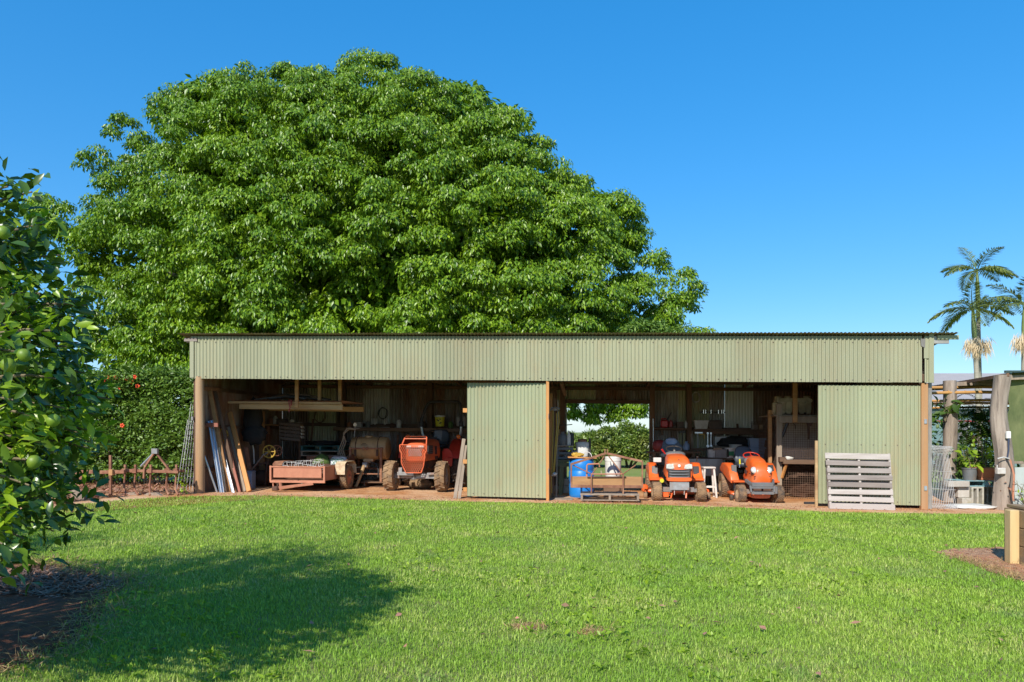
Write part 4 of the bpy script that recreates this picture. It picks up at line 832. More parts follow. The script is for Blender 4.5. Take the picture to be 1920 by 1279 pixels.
# ---- pallet builder
def pallet(name, label, loc, rot, L, Wd, mt, nb=7, top_m=None, bw=None, group=None, bottom=3, blocks=False, gap=None, mats=None):
    t = thing(name, label, 'pallet', loc, 0, group); t.rotation_euler = rot
    bw = bw or Wd / nb * .72
    for x in (-L / 2 + .03, 0, L / 2 - .03):
        if blocks:
            for y in (-Wd / 2 + .05, 0, Wd / 2 - .05): MB().box((x * .96, y, .06), (.10, .10, .078)).build('block', mt, t)
        else: MB().box((x, 0, .065), (.045, Wd - .01, .09)).build('stringer', mt, t)
    for k in range(nb):
        y = -Wd / 2 + bw / 2 + (Wd - bw) * k / (nb - 1); MB().box((random.uniform(-.006, .006), y, .119), (L + random.uniform(-.012, .012), bw * random.uniform(.95, 1.04), .018), rot=(0, 0, random.uniform(-.006, .006)), ch=.003).build('deck_board', mats[k % len(mats)] if mats else (top_m or mt), t)
    for k in range(bottom):
        y = -Wd / 2 + .05 + (Wd - .1) * k / max(1, bottom - 1); MB().box((0, y, .0095), (L, .09, .018), ch=.003).build('bottom_board', mt, t)
    return t
vp = 3.0
pb = [('lowest', 'pallet_teal', 'wood_dark_h'), ('second', 'wood_dark_h', 'wood_dark_h'), ('third', 'wood_weathered', 'wood_weathered'), ('topmost', 'pallet_teal', 'pallet_teal')]
z_ = .0
for i, (w_, mt, tm) in enumerate(pb):
    pallet('pallet', f'{"green" if "teal" in mt else "grey" if i == 2 else "dark"} pallet, {w_} in the stack behind the trailer', SW(fu(601, vp), vp + .4, z_ + .35 * (i > 0)), (0, 0, TH), 1.02, .9, mt, 6, tm, group='pallets stacked behind the trailer'); z_ += .135 + (.12 if i == 1 else 0)
ob = MB().blob((0, 0, .06), (.5, .4, .06), 16, 8, .5, 3, 5).build('net_heap', 'black_cloth', None, 60); ob.location = SW(fu(601, vp), vp + .4, .35 + .135 * 4 + .12); tag(ob, 'dark netting heaped on the stacked pallets', 'netting')
ob = MB().box((0, 0, .17), (.8, .7, .34), ch=.01).build('timber_stack', 'wood_dark_h', None); ob.location = SW(fu(601, vp), vp + .42, .135); ob.rotation_euler.z = TH; tag(ob, 'dark crate between the stacked pallets', 'crate')
# ---- box trailer, tailgate to the left front, drawbar pointing at the lawn
vt2 = gv(520, 921)
tl = thing('box_trailer', 'rusty orange box trailer with mesh roll and fertiliser sacks aboard', 'trailer', SW(fu(560, vt2), vt2), TH + R(-3))
BX0, BX1, BY0, BY1, BZ, BH = -.66, .60, .0, 1.9, .255, .30
fl = MB().box((0 + (BX0 + BX1) / 2, .95, BZ), (BX1 - BX0, 1.9, .02)).build('tray_floor', 'rust', tl)
tg = MB().box(((BX0 + BX1) / 2, BY0, BZ + BH / 2 + .03), (BX1 - BX0 - .10, .025, BH - .06), ch=.012).build('tailgate', 'rust_pink', tl)
MB().box(((BX0 + BX1) / 2, -.01, BZ + BH + .005), (BX1 - BX0, .04, .03)).build('tailgate_rail', 'rust_pink', tg)
MB().box((0, -.02, BZ - .005), (.03, .03, .03)).build('catch', 'rust_dark', tg)
MB().bar((BX0 - .02, -.015, BZ - .03), (BX1 + .04, -.015, BZ - .03), .05, .05).build('front_sill', 'rust_pink', tl)
for x in (BX0 - .01, BX1 + .02): MB().box((x, -.012, BZ + BH / 2), (.045, .045, BH + .06)).build('corner_post', 'rust_pink', tl)
for x, mt in ((BX0, 'rust'), (BX1, 'rust_pink')):
    MB().box((x, .95, BZ + BH / 2), (.022, 1.86, BH), ch=.004).build('side_panel', mt, tl); MB().bar((x, 0, BZ + BH), (x, 1.9, BZ + BH + .0), .04, .03).build('top_rail', 'rust_pink', tl)
MB().prism([(BX1, BZ), (BX1, BZ + BH), (BX1, BZ + BH)], 0, 0)
MB().box(((BX0 + BX1) / 2, 1.9, BZ + BH / 2 + .1), (BX1 - BX0, .025, BH + .2)).build('head_board', 'rust', tl)
MB().add([(BX1 + .005, 1.0, BZ + BH), (BX1 + .005, 1.9, BZ + BH), (BX1 + .005, 1.9, BZ + BH + .30), (BX1 + .03, 1.0, BZ + BH), (BX1 + .03, 1.9, BZ + BH), (BX1 + .03, 1.9, BZ + BH + .30)], [(0, 1, 2), (3, 5, 4), (0, 3, 4, 1), (1, 4, 5, 2), (0, 2, 5, 3)]).build('side_wing', 'rust', tl)
wheel(tl, (BX1 + .17, .95, .285), .285, .17, .17, 'rubber_mud', 'rust_pink', 'turf', N=26, side=1); wheel(tl, (BX0 - .17, .95, .285), .285, .17, .17, 'rubber_dark', 'rust', 'turf', N=26, side=-1)
for s, x in ((1, BX1), (-1, BX0)):
    pts = [(.58, .36), (.60, .60), (.70, .66), (1.2, .66), (1.32, .58), (1.36, .36)]; V = []
    for y, z in pts: V += [(x + s * .03, y, z), (x + s * .27, y, z)]
    MB().add(V, [(2 * i, 2 * i + 1, 2 * i + 3, 2 * i + 2) for i in range(len(pts) - 1)]).build('mudguard', 'rim_cream' if s > 0 else 'rust', tl)
    MB().bar((x, .95, .285), (x + s * .12, .95, .285), .05, .05).build('stub_axle', 'rust_dark', tl)
MB().bar((.35, -.0, BZ - .07), (-.36, -.30, .10), .055, .06).build('drawbar', 'rust_pink', tl)
MB().box((-.40, -.32, .09), (.14, .12, .10), ch=.02).tube([(-.36, -.3, .14), (-.34, -.3, .22)], .015).build('coupling', 'rust_dark', tl)
MB().bar((-.44, -.02, BZ - .05), (-.40, -.05, .03), .04, .05).build('prop_leg', 'rust_pink', tl); MB().bar((-.62, .0, BZ - .05), (-.60, -.01, .02), .025, .03).build('prop_leg', 'rust_pink', tl)
def onT(x, y, z): return tl.matrix_basis @ Vector((x, y, z)) if False else (Matrix.Translation(tl.location) @ Matrix.Rotation(tl.rotation_euler.z, 4, 'Z')) @ Vector((x, y, z))
# mesh roll: coils of white wire
mr = MB()
for i in range(12):
    x = -.44 + .075 * i; r0 = .13 + .01 * math.sin(i * 1.7); cz = BZ + .28 + .006 * i
    mr.tube([(x + .03 * math.sin(a * 2 + i), .3 + .02 * i * .5 + r0 * 1.1 * math.cos(a), cz + r0 * math.sin(a)) for a in np.linspace(0, 2 * math.pi, 16, endpoint=False)], .0055, 5, close=True)
for k in range(7):
    a = 2 * math.pi * k / 7; mr.tube([(-.46 + .17 * j, .3 + .06 * j * .33 + .14 * math.cos(a + .35 * j), BZ + .28 + .012 * j + .13 * math.sin(a + .35 * j)) for j in range(6)], .0045, 5)
ob = mr.build('mesh_roll', 'wire_white', None, 60); ob.location = tl.location; ob.rotation_euler = tl.rotation_euler; tag(ob, 'roll of pale wire mesh lying in the front of the trailer', 'wire mesh')
ob = MB().loft([ring((x, .42, BZ + .26 - .02 * k), .07, 10, k, .2) for k, x in enumerate((0,))] * 1) if False else MB().tube([(-.45, .45, BZ + .27), (-.1, .5, BZ + .27), (.35, .48, BZ + .22)], [.06, .07, .05], 10)
ob = ob.build('log', 'wood_dark_h', None, 50); ob.location = tl.location; ob.rotation_euler = tl.rotation_euler; tag(ob, 'brown log lying inside the mesh roll on the trailer', 'log')
ob = MB().blob((0, 0, .12), (.42, .30, .16), 16, 9, .4, 3, 2, pw=.8).build('tarp_fold', 'rust_dark', None, 60); ob.location = onT(.05, 1.2, BZ + .04); tag(ob, 'folded dark sheet on the trailer floor', 'tarpaulin')
ob = MB().blob((0, 0, .17), (.20, .16, .20), 16, 12, .28, 2.4, 9).build('green_sack', 'green_bag', None, 60); ob.location = onT(-.06, 1.45, BZ + .18); tag(ob, 'crumpled olive green sack on the trailer', 'sack')
for i, (x, y, z, rz, nm) in enumerate(((.16, 1.35, .13, .1, 'lower white fertiliser sack half hidden at the trailer middle'), (.40, 1.55, .10, -.1, 'white fertiliser sack lying under the printed one'))):
    ob = MB().blob((0, 0, .07), (.27, .2, .085), 18, 9, .12, 2.5, i + 3, pw=.62).build('fertiliser_sack', 'sack_white', None, 60); ob.location = onT(x, y, BZ + z); ob.rotation_euler.z = rz; tag(ob, nm, 'sack', 'sacks on the trailer')
sk = thing('fertiliser_sack', 'white fertiliser sack with green print standing on the trailer', 'sack', onT(.36, 1.5, BZ + .24), TH + R(-4), 'sacks on the trailer')
MB().blob((0, 0, .125), (.21, .10, .135), 20, 12, .10, 2.5, 6, pw=.55).build('bag', 'sack_white', sk, 60)
lettering('lettering', 'ORGANIC', .075, 'text_green', sk, (0, -.112, .185)); lettering('lettering', 'XTRA', .10, 'text_green', sk, (0, -.114, .105))
MB().tube([(.185 * math.cos(a), -.112 + .012 * math.cos(a) ** 2, .14 + .105 * math.sin(a)) for a in np.linspace(0, 2 * math.pi, 24, endpoint=False)], .004, 5, close=True).build('printed_ring', 'text_navy', sk)
# ---- sprayer tank on its frame, standing on a pallet
vs_ = gv(682, 914)
pallet('pallet', 'brown pallet under the tan spray tank', SW(fu(683, vs_), vs_ + .45), (0, 0, TH), 1.08, .9, 'wood_dark_h', 6, 'wood_dark_h')
sp = thing('spray_tank', 'tan plastic spray tank in a steel three-point frame with hoses', 'sprayer', SW(fu(683, vs_), vs_ + .42, .13), TH)
Tx = Matrix.Translation((.03, .0, .83)) @ Matrix.Rotation(R(90), 4, 'Y')
tank = MB().lathe([(.0, -.48), (.20, -.48), (.27, -.44), (.285, -.40), (.285, -.2), (.28, -.19), (.28, -.17), (.285, -.16), (.285, .16), (.28, .17), (.28, .19), (.285, .2), (.285, .42), (.27, .46), (.20, .49), (0, .49)], 28, Tx).build('tank', 'tank_plastic', sp, 40)
MB().lathe([(.11, 0), (.11, .03), (.08, .05), (0, .05)], 18, Matrix.Translation((0, 0, 1.10))).build('lid', 'tank_plastic', tank, 40)
MB().loft([sring(0, -.10, .54, .26, .1, 4, n=16), sring(0, .10, .54, .26, .1, 4, n=16)]).box((0, 0, .49), (.14, .14, .06)).build('sump', 'tank_plastic', tank, 40)
lettering('lettering', 'RAPID', .06, 'text_dark', tank, (-.02, -.288, .90)) if False else MB().box((-.05, -.272, .915), (.17, .004, .018), rot=(R(16), 0, 0)).box((-.05, -.262, .95), (.10, .004, .014), rot=(R(20), 0, 0)).build('faded_print', 'text_dark', tank)
for x in (-.30, .26): MB().tube([(x + .03, -.29 * math.cos(a) * 1.01, .83 + .29 * math.sin(a) * 1.01) for a in np.linspace(-2.4, 2.4, 20)], .010, 6).box((x + .03, -.292, .72), (.06, .006, .16)).build('strap', 'rust_dark', tank)
fr = MB()
for x in (-.38, .40):
    for y in (-.34, .34): fr.bar((x, y, 0), (x, y, .86 if y < 0 else .6), .055, .055)
    fr.bar((x, -.34, .05), (x, .34, .05), .05, .05)
fr.bar((-.40, -.34, .83), (.45, -.34, .83), .035, .04).bar((-.38, -.34, .2), (.4, -.34, .2), .03, .03).bar((-.38, .34, .3), (.4, .34, .3), .05, .05).box((-.04, -.35, .83), (.05, .03, .09)).box((.05, -.35, .83), (.05, .03, .09))
fr.build('frame', 'rust', sp)
MB().box((.0, -.30, .42), (.15, .16, .13), ch=.02).lathe([(.05, 0), (.05, .1)], 12, Matrix.Translation((.02, -.36, .42)) @ Matrix.Rotation(R(90), 4, 'X')).build('pump', 'steel_bright', sp, 40)
MB().tube([(.0, -.42, .42), (-.05, -.5, .22), (-.12, -.62, -.04), (-.15, -.66, -.10)], [.045, .04, .038, .045], 10).build('drive_shaft', 'wood_yellow', sp, 50)
MB().tube([(.1, -.28, .5), (.28, -.33, .45), (.34, -.36, .3), (.33, -.36, .12)], .016, 7).tube([(-.02, -.36, .38), (-.2, -.4, .36), (-.38, -.36, .30)], .014, 7).build('hose', 'black_plastic', sp, 50)
hz_ = MB()
for k, (dx, t) in enumerate(((0, 0), (.05, .4), (-.05, .8))): hz_.tube([(-.30 + dx, -.3, 1.30), (-.42 + dx, -.32, 1.34), (-.56, -.33, 1.22 - .1 * t), (-.54 + dx, -.34, 1.0), (-.62 + dx, -.34, .8), (-.52 + dx, -.34, .5), (-.45, -.34, .3)], .013, 7)
hz_.build('spray_hose', 'wood_weathered', sp, 50)
gu = MB().tube([(-.29, -.3, 1.1), (-.27, -.3, 1.38)], .012, 7).tube([(-.36, -.3, 1.31), (-.16, -.3, 1.33)], .012, 7).build('manifold', 'steel_grey', sp, 50)
MB().lathe([(0, 0), (.045, 0), (.045, .03), (0, .03)], 14, Matrix.Translation((-.27, -.29, 1.42)) @ Matrix.Rotation(R(90), 4, 'X')).build('pressure_gauge', 'white_plastic', sp, 40)
# ---- back rail, yellow bucket, planks by the door, pegs
rs = shedthing('wall_rail_shelf', 'long dark rail shelf along the back wall behind the tractor', 'shelf')
MB().box(((fu(640, 4.3) + fu(872, 4.3)) / 2, 4.35, fz(760, 806, 4.3)[1]), (fu(878, 4.3) - fu(620, 4.3), .3, .10)).build('shelf_board', 'wood_dark_h', rs, shear=True)
yb = thing('yellow_bucket', 'yellow bucket with white lid and dark print on the back shelf', 'bucket', SW(fu(824.5, 4.3), 4.32, fz(824, 799.5, 4.3)[1]), TH)
MB().lathe([(.0, 0), (.115, 0), (.13, .25), (.13, .26)], 20).build('pail', 'yellow_plastic', yb, 40); MB().lathe([(.0, .26), (.142, .25), (.142, .285), (.13, .295), (0, .295)], 20).build('lid', 'white_plastic', yb, 40)
MB().box((-.03, -.128, .16), (.08, .01, .03), rot=(0, R(30), 0)).box((.04, -.128, .09), (.06, .01, .03), rot=(0, R(-30), 0)).box((.03, -.13, .19), (.05, .01, .02)).build('print', 'text_dark', yb)
ob = MB().box((0, 0, .13), (.24, .2, .26), ch=.02).box((0, 0, .28), (.1, .1, .05), ch=.01).build('jerry_can', 'card', None); ob.location = SW(fu(865, 4.3), 4.32, fz(865, 799.5, 4.3)[1]); ob.rotation_euler.z = TH; tag(ob, 'grey container right of the yellow bucket', 'container')
for i, (b, t, w) in enumerate((((853, 934), (870, 823), .075), ((861, 935), (873, 835), .07))):
    p, q = Vector(S3(*b, .05)), Vector(S3(*t, .33)); p.z = 0; o = SW(p.x, p.y, 0); d = SW(q.x, q.y, q.z) - o
    ob = MB().bar((0, 0, 0), tuple(d), w, .045, up=(0, 1, 0)).build('timber_plank', 'wood_weathered', None); ob.location = o; tag(ob, ('left', 'right')[i] + ' of the two planks leaning beside the tall green door', 'timber')
for px in (697, 703, 722):
    ob = MB().tube([(0, 0, 0), (0, -.02, -.16)], [.014, .03], 8).tube([(.05, 0, .0), (.05, -.02, -.14)], [.01, .024], 8).build('hook_tool', 'white_paint', None, 40); ob.location = SW(fu(px, DEP - .1), DEP - .1, fz(px, 785, DEP)[1]); tag(ob, 'pale hook tool hung on the dark wall above the spray tank', 'tool', 'hooks above the spray tank')
ob = MB().blob((0, 0, .12), (.32, .26, .14), 16, 9, .25, 3, 4).build('dirt_clod', 'rubber_mud', None, 60); ob.location = SW(ut - .1, vt + .75, 0); tag(ob, 'low heap of dirt under the tractor', 'dirt', kind='stuff')
# ---- mesh rolls leaning outside the left post
for i, (x0, x1, lb) in enumerate(((337, 358, 'wire mesh sheet leaning outside the left corner post'), (331, 352, 'second wire mesh sheet leaning behind the first outside the post'))):
    t = MB(); b0 = SW(fu(x0, .25 + .2 * i), .25 + .2 * i); base = Vector((b0.x, b0.y, b0.z)); top = SW(fu(x1, .5 + .2 * i), .5 + .2 * i, 1.95 - .35 * i); H = top - base; dv = Vector((VX, VY, 0)) * .8 + Vector((UX, UY, 0)) * .15
    for k in range(15): q = H * (k / 14); t.tube([tuple(q), tuple(q + dv * (1 - .35 * k / 14))], .0045, 5)
    for k in range(9): t.tube([tuple(dv * (k / 8)), tuple(H + dv * (k / 8) * .65)], .0045, 5)
    ob = t.build('wire_mesh_sheet', 'wire', None); ob.location = base; tag(ob, lb, 'wire mesh')
# ================================================================ middle and right bays
def put(ob, px, v, z=0, rz=0): ob.location = SW(fu(px, v), v, z); ob.rotation_euler.z = TH + rz; return ob
def lump(name, label, cat, mb, mt, px, v, z=0, rz=0, smooth=40, group=None): return tag(put(mb.build(name, mt, None, smooth), px, v, z, rz), label, cat, group)
def zat(px, py, v): return fz(px, py, v)[1]
# ---- poles and hose hung by the door post
v0 = .75
for px0, px1, y0, y1, w, mt, lb in ((1033.5, 1031, 738, 925, .055, 'wood_orange', 'orange-brown timber pole standing behind the tall green door'), (1040, 1036, 748, 920, .05, 'wood_dark', 'dark timber pole standing by the door post'), (1046, 1043, 750, 900, .035, 'wood_weathered', 'thin grey timber standing by the table')):
    p, q = Vector(P3(px1, y1, v0)), Vector(P3(px0, y0, v0 + .3)); p.z = 0; o = SW(p.x, p.y, 0); d = SW(q.x, q.y, q.z) - o
    ob = MB().bar((0, 0, 0), tuple(d), w, w * .8, up=(0, 1, 0)).build('timber_pole', mt); ob.location = o; tag(ob, lb, 'timber')
for i, pts in enumerate((((1037, 770), (1036.5, 830), (1034, 900), (1034.5, 925)), ((1043.5, 775), (1044, 800), (1040, 850), (1037, 890)), ((1047, 772), (1048, 790), (1044, 830), (1039, 885)))):
    a = [SW(*P3(x, y, .7)) for x, y in pts]; o = a[-1]; ob = MB().tube([tuple(p - o) for p in a], .011, 7).build('yellow_hose', 'yellow_hose', None, 50); ob.location = o; tag(ob, ('yellow hose hanging straight by the door post', 'yellow hose hanging in a slack loop by the door post', 'rightmost yellow hose hanging by the door post')[i], 'hose')
ob = MB().box((0, 0, 0), (.12, .05, .07)).tube([(-.08, -.02, -.03), (.02, -.03, .03), (.12, -.02, 0)], .022).build('hose_tap', 'steel_grey', None, 40); put(ob, 1039, .68, zat(1039, 767, .68)); tag(ob, 'metal tap fitting at the head of the yellow hoses', 'tap')
ob = MB().blob((0, 0, .03), (.05, .04, .04), 10, 7, .3).tube([(-.06, 0, 0), (.06, 0, .05)], .014).build('hose_nozzle', 'white_paint', None, 50); put(ob, 1039.5, .66, zat(1039.5, 892, .66)); tag(ob, 'pale hose nozzle dangling low by the door post', 'nozzle')
ob = MB().box((0, 0, .01), (.5, .25, .02)).box((.05, .02, .03), (.4, .1, .02), rot=(0, 0, .3)).build('scrap_board', 'wood_weathered', None); put(ob, 1052, .35); tag(ob, 'scrap boards on the ground by the door post', 'board')
# ---- green bench, crates, knapsack sprayer
vb_ = 1.5; zt = zat(1060, 862, vb_)
bt = thing('green_bench', 'rough green timber bench by the doorway stacked with crates', 'bench', SW(fu(1066, vb_), vb_), TH)
MB().box((.0, .25, zt - .03), (.56, .55, .05)).build('top', 'wood_green', bt); MB().box((0, .0, zt - .11), (.5, .04, .09)).build('apron', 'wood_green', bt)
for x in (-.17, .2):
    for y in (.02, .46): MB().bar((x - .01, y, 0), (x + .02, y, zt - .06), .09, .07).build('leg', 'wood_green', bt)
def crate(name, label, px, v, z, L, H, D, mt, rz=0):
    t = thing(name, label, 'crate', SW(fu(px, v), v, z), TH + rz)
    for s in (-1, 1):
        for k in range(3): MB().box((0, s * D / 2, H * (.12 + .38 * k)), (L, .012, H * .2)).build('slat', mt, t); MB().box((s * L / 2, 0, H * (.12 + .38 * k)), (.012, D, H * .2)).build('slat', mt, t)
        for r_ in (-1, 1): MB().box((s * (L / 2 - .01), r_ * (D / 2 - .01), H / 2), (.03, .03, H)).build('corner', mt, t)
    MB().box((0, 0, .008), (L - .02, D - .02, .012)).build('base', mt, t); return t
crate('milk_crate', 'grey plastic crate on the green bench', 1060, vb_ + .28, zt, .34, .28, .32, 'grey_plastic')
lump('machine_parts', 'dark machine parts inside the grey crate', 'parts', MB().blob((0, 0, .08), (.13, .11, .08), 12, 8, .5, 3, 2), 'steel_grey', 1060, vb_ + .28, zt + .02)
ob = lump('shelf_board', 'pale board lying across the crate top', 'board', MB().box((0, 0, .015), (.42, .3, .03)), 'wood_weathered', 1058, vb_ + .28, zt + .295)
lump('fuel_jug', 'dark blue-grey plastic jug on the crate board', 'jug', MB().lathe([(0, 0), (.10, 0), (.105, .02), (.10, .2), (.06, .26), (.045, .27), (.045, .31), (0, .31)], 16), 'grey_plastic', 1055, vb_ + .28, zt + .325)
lump('plastic_bottle', 'white squeeze bottle beside the blue-grey jug', 'bottle', MB().lathe([(0, 0), (.045, 0), (.05, .02), (.045, .22), (.02, .29), (.015, .33), (0, .33)], 12), 'white_plastic', 1066.5, vb_ + .24, zt + .325)
lump('black_canister', 'black canister at the right end of the crate board', 'canister', MB().lathe([(0, 0), (.055, 0), (.055, .26), (.05, .28), (0, .28)], 12), 'black_plastic', 1072, vb_ + .28, zt + .325)
lump('hand_pump', 'thin black pump handle above the jug', 'pump', MB().tube([(0, 0, 0), (0, 0, .2), (-.05, 0, .28)], .012).tube([(-.14, 0, .17), (.16, 0, .2)], .01), 'black_plastic', 1060, vb_ + .3, zt + .6)
ks = thing('knapsack_sprayer', 'cream knapsack sprayer with black back frame standing by the doorway', 'sprayer', SW(fu(1092, 1.9), 1.9, zt - .02), TH)
MB().loft([sring(0, -.0, .02, .01, .01)] if False else [[(x * w_ / 2, y * d_ / 2, z) for x, y in [(math.copysign(abs(math.cos(a)) ** .6, math.cos(a)), math.copysign(abs(math.sin(a)) ** .6, math.sin(a))) for a in np.linspace(0, 2 * math.pi, 18, endpoint=False)]] for z, w_, d_ in ((.0, .22, .16), (.03, .26, .2), (.15, .28, .22), (.36, .32, .22), (.41, .30, .2), (.43, .2, .15))]).build('tank', 'bin_white', ks, 40)
MB().lathe([(.11, 0), (.11, .04), (.09, .06), (0, .06)], 16, Matrix.Translation((0, 0, .43))).build('lid', 'rust', ks, 40)
MB().box((.17, .03, .25), (.05, .2, .5), ch=.015).box((.08, 0, .04), (.1, .2, .1)).build('back_frame', 'black_plastic', ks)
lump('bench_box', 'small grey box between the crate and the knapsack sprayer', 'box', MB().box((0, 0, .1), (.14, .16, .2), ch=.008), 'card', 1077, vb_ + .4, zt)
lump('lower_block', 'grey blocks stacked under the green bench', 'block', MB().box((0, 0, .09), (.3, .2, .17), ch=.01).box((.01, 0, .265), (.28, .2, .17), ch=.01), 'concrete', 1066, vb_ + .55)
# ---- blue drum with a board on it
vd = gv(1089, 934)
bd = thing('blue_drum', 'bright blue plastic drum with a board and hose on its lid', 'drum', SW(fu(1090, vd), vd + .24), TH)
MB().lathe([(0, 0), (.24, 0), (.265, .03), (.27, .08), (.272, .28), (.262, .30), (.262, .33), (.275, .35), (.278, .56), (.266, .58), (.266, .61), (.275, .63), (.27, .80), (.22, .86), (.20, .86), (0, .86)], 30).build('barrel', 'blue_plastic', bd, 40)
lump('drum_board', 'warped orange board lying on the blue drum', 'board', MB().box((0, 0, .012), (.62, .42, .022), rot=(0, R(1.5), R(4))), 'wood_orange', 1091, vd + .2, .862)
lump('glove_heap', 'orange rags lying on the blue drum', 'rags', MB().blob((0, 0, .04), (.12, .09, .06), 12, 8, .6, 3, 5), 'yellow_hose', 1083, vd + .2, .886)
lump('hose_loop', 'pale hose loop standing on the blue drum', 'hose', MB().tube([(.1 * math.cos(a), .02 * a, .11 * math.sin(a)) for a in np.linspace(0, math.pi, 12)], .009), 'wire_white', 1101, vd + .2, .886, smooth=60)
# ---- pallet and grader blade on it
vg = gv(1140, 943)
g_s = (fu(1199, vg) - fu(1088, vg))
pallet('pallet', 'low brown pallet carrying the grader blade in the doorway', SW(fu(1143.5, vg), vg + .42, .04), (0, 0, TH), g_s, .8, 'wood_weathered', 6, 'wood_weathered')
gb = thing('grader_blade', 'rusty grader blade with timber board and peaked pipe frame', 'grader blade', SW(fu(1137.5, vg), vg + .30, .168), TH)
sx = 1 / (FPX / (OY + fu(1137, vg) * UY + (vg + .3) * VY)); X_ = lambda px: (px - 1137.5) * sx; Z_ = lambda py: zat(1137.5, py, vg + .3) - .168
zb0, zb1 = Z_(913), Z_(895.5)
MB().box(((X_(1073) + X_(1203)) / 2, 0, (zb0 + zb1) / 2 + .02), (X_(1203) - X_(1073), .05, zb1 - zb0), ch=.006).build('timber_board', 'wood_warm', gb)
MB().box(((X_(1071) + X_(1205)) / 2, -.03, zb0 + .01), (X_(1205) - X_(1071), .03, .06)).build('cutting_edge', 'rust', gb)
for px, top in ((1072, 871), (1204, 865)): MB().bar((X_(px), -.02, zb0), (X_(px + (0 if px < 1100 else 0)), -.02, Z_(top)), .03, .045).build('end_upright', 'rust', gb)
MB().bar((X_(1071), -.02, Z_(871)), (X_(1137), .0, Z_(850)), .045, .04, up=(0, 1, 0)).build('peak_arm', 'rust', gb); MB().bar((X_(1138), .0, Z_(850)), (X_(1204), -.02, Z_(865)), .045, .04, up=(0, 1, 0)).build('peak_arm', 'rust', gb)
for px in (1135, 1139.5): MB().bar((X_(px), .0, Z_(851)), (X_(px), 0, Z_(842)), .02, .03).build('top_lug', 'rust', gb)
for a, b in (((1076, 873), (1108, 888)), ((1140, 853), (1167, 888)), ((1135, 853), (1126, 868)), ((1120, 877), (1109, 891)), ((1192, 872), (1166, 890))): MB().tube([(X_(a[0]), .02, Z_(a[1])), (X_(b[0]), -.04, Z_(b[1]))], .012, 7).build('brace_rod', 'rust', gb, 50)
MB().tube([(X_(1101), .05, Z_(896)), (X_(1101.5), .05, Z_(873)), (X_(1103), .05, Z_(871)), (X_(1124), .05, Z_(870)), (X_(1125), .05, Z_(876))], .017, 7).build('pipe_loop', 'rust_pink', gb, 50)
MB().tube([(X_(1109), -.05, Z_(889)), (X_(1167), -.05, Z_(888.5))], .013, 7).build('cross_pipe', 'rust_pink', gb, 50); MB().bar((X_(1102), -.04, Z_(895)), (X_(1174), -.04, Z_(894)), .025, .03, up=(0, 1, 0)).build('cross_bar', 'rust_dark', gb)
for px in (1109.5, 1168.5): MB().bar((X_(px), -.07, .0), (X_(px), -.07, Z_(889)), .03, .03).build('front_leg', 'rust', gb)
MB().bar((X_(1128), -.0, Z_(893)), (X_(1128), -.0, Z_(883)), .02, .02).build('pin', 'wood_weathered', gb)
# ---- white drum with the dark emblem, standing behind the blade
vw = 1.55
wd = thing('white_drum', 'white plastic drum with a dark arched emblem behind the grader blade', 'drum', SW(fu(1149.5, vw), vw, zat(1149, 900, vw) - .0), TH)
hW = zat(1149, 856, vw) - zat(1149, 900, vw)
MB().lathe([(0, 0), (.165, 0), (.175, .02), (.182, hW - .1), (.19, hW - .1), (.19, hW - .07), (.184, hW - .07), (.186, hW - .015), (.17, hW), (0, hW)], 26).build('drum_body', 'white_plastic', wd, 40)
em = MB()
def onc(x, z, r=.1875): a = x / .18; return (r * math.sin(a), -r * math.cos(a), z + .07)
def strip(pts): V = [onc(x, z) for x, z in pts]; V2 = [onc(x, z, .17) for x, z in pts]; n_ = len(pts); em.add(V + V2, [tuple(range(n_))] + [(i, (i + 1) % n_, (i + 1) % n_ + n_, i + n_) for i in range(n_)])
A_ = [(.155 * math.cos(t), .10 + .17 * math.sin(t)) for t in np.linspace(.15, math.pi - .15, 14)]; B_ = [(.10 * math.cos(t), .09 + .085 * math.sin(t)) for t in np.linspace(.15, math.pi - .15, 14)]
for i in range(13): strip([A_[i], A_[i + 1], B_[i + 1], B_[i]])
strip([(-.06, .24), (-.07, .37), (-.045, .30), (-.03, .25)]); strip([(-.01, .25), (0, .38), (.02, .31), (.03, .25)]); strip([(.0, .17), (.03, .17), (.09, .04), (.06, .04)])
em.build('emblem', 'text_navy', wd)
lump('drum_stand', 'dark crate the white drum stands on', 'crate', MB().box((0, 0, zat(1149, 900, vw) / 2), (.42, .4, zat(1149, 900, vw) - .005), ch=.01), 'wood_dark_h', 1149, vw)
# ---- back shelves and bench of the right bay
vS = 4.25
z1 = zat(1260, 804, vS); z2 = zat(1340, 806, vS); zbn = zat(1340, 860, 3.6)
s1 = shedthing('wall_shelf', 'dark timber shelf with the red fuel cans behind the left mower', 'shelf'); MB().box(((fu(1228, vS) + fu(1290, vS)) / 2, vS + .1, z1), (fu(1290, vS) - fu(1226, vS), .3, .045)).build('board', 'wood_dark_h', s1, shear=True)
MB().box((fu(1242, vS), vS + .12, z1 - .1), (.06, .2, .14)).build('bracket', 'wood_dark', s1, shear=True)
s2 = shedthing('wall_shelf', 'long dark timber shelf with grey tubs behind the stool', 'shelf'); MB().box(((fu(1300, vS) + fu(1432, vS)) / 2, vS + .1, z2), (fu(1432, vS) - fu(1300, vS), .3, .045)).build('board', 'wood_dark_h', s2, shear=True); MB().box(((fu(1302, vS) + fu(1420, vS)) / 2, vS - .03, z2 - .07), (fu(1420, vS) - fu(1302, vS), .03, .09)).build('tool_rail', 'wood_dark_h', s2, shear=True)
rc = thing('fuel_can', 'red plastic fuel can with black spout on the shelf', 'fuel can', SW(fu(1246, vS), vS + .05, z1 + .023), TH)
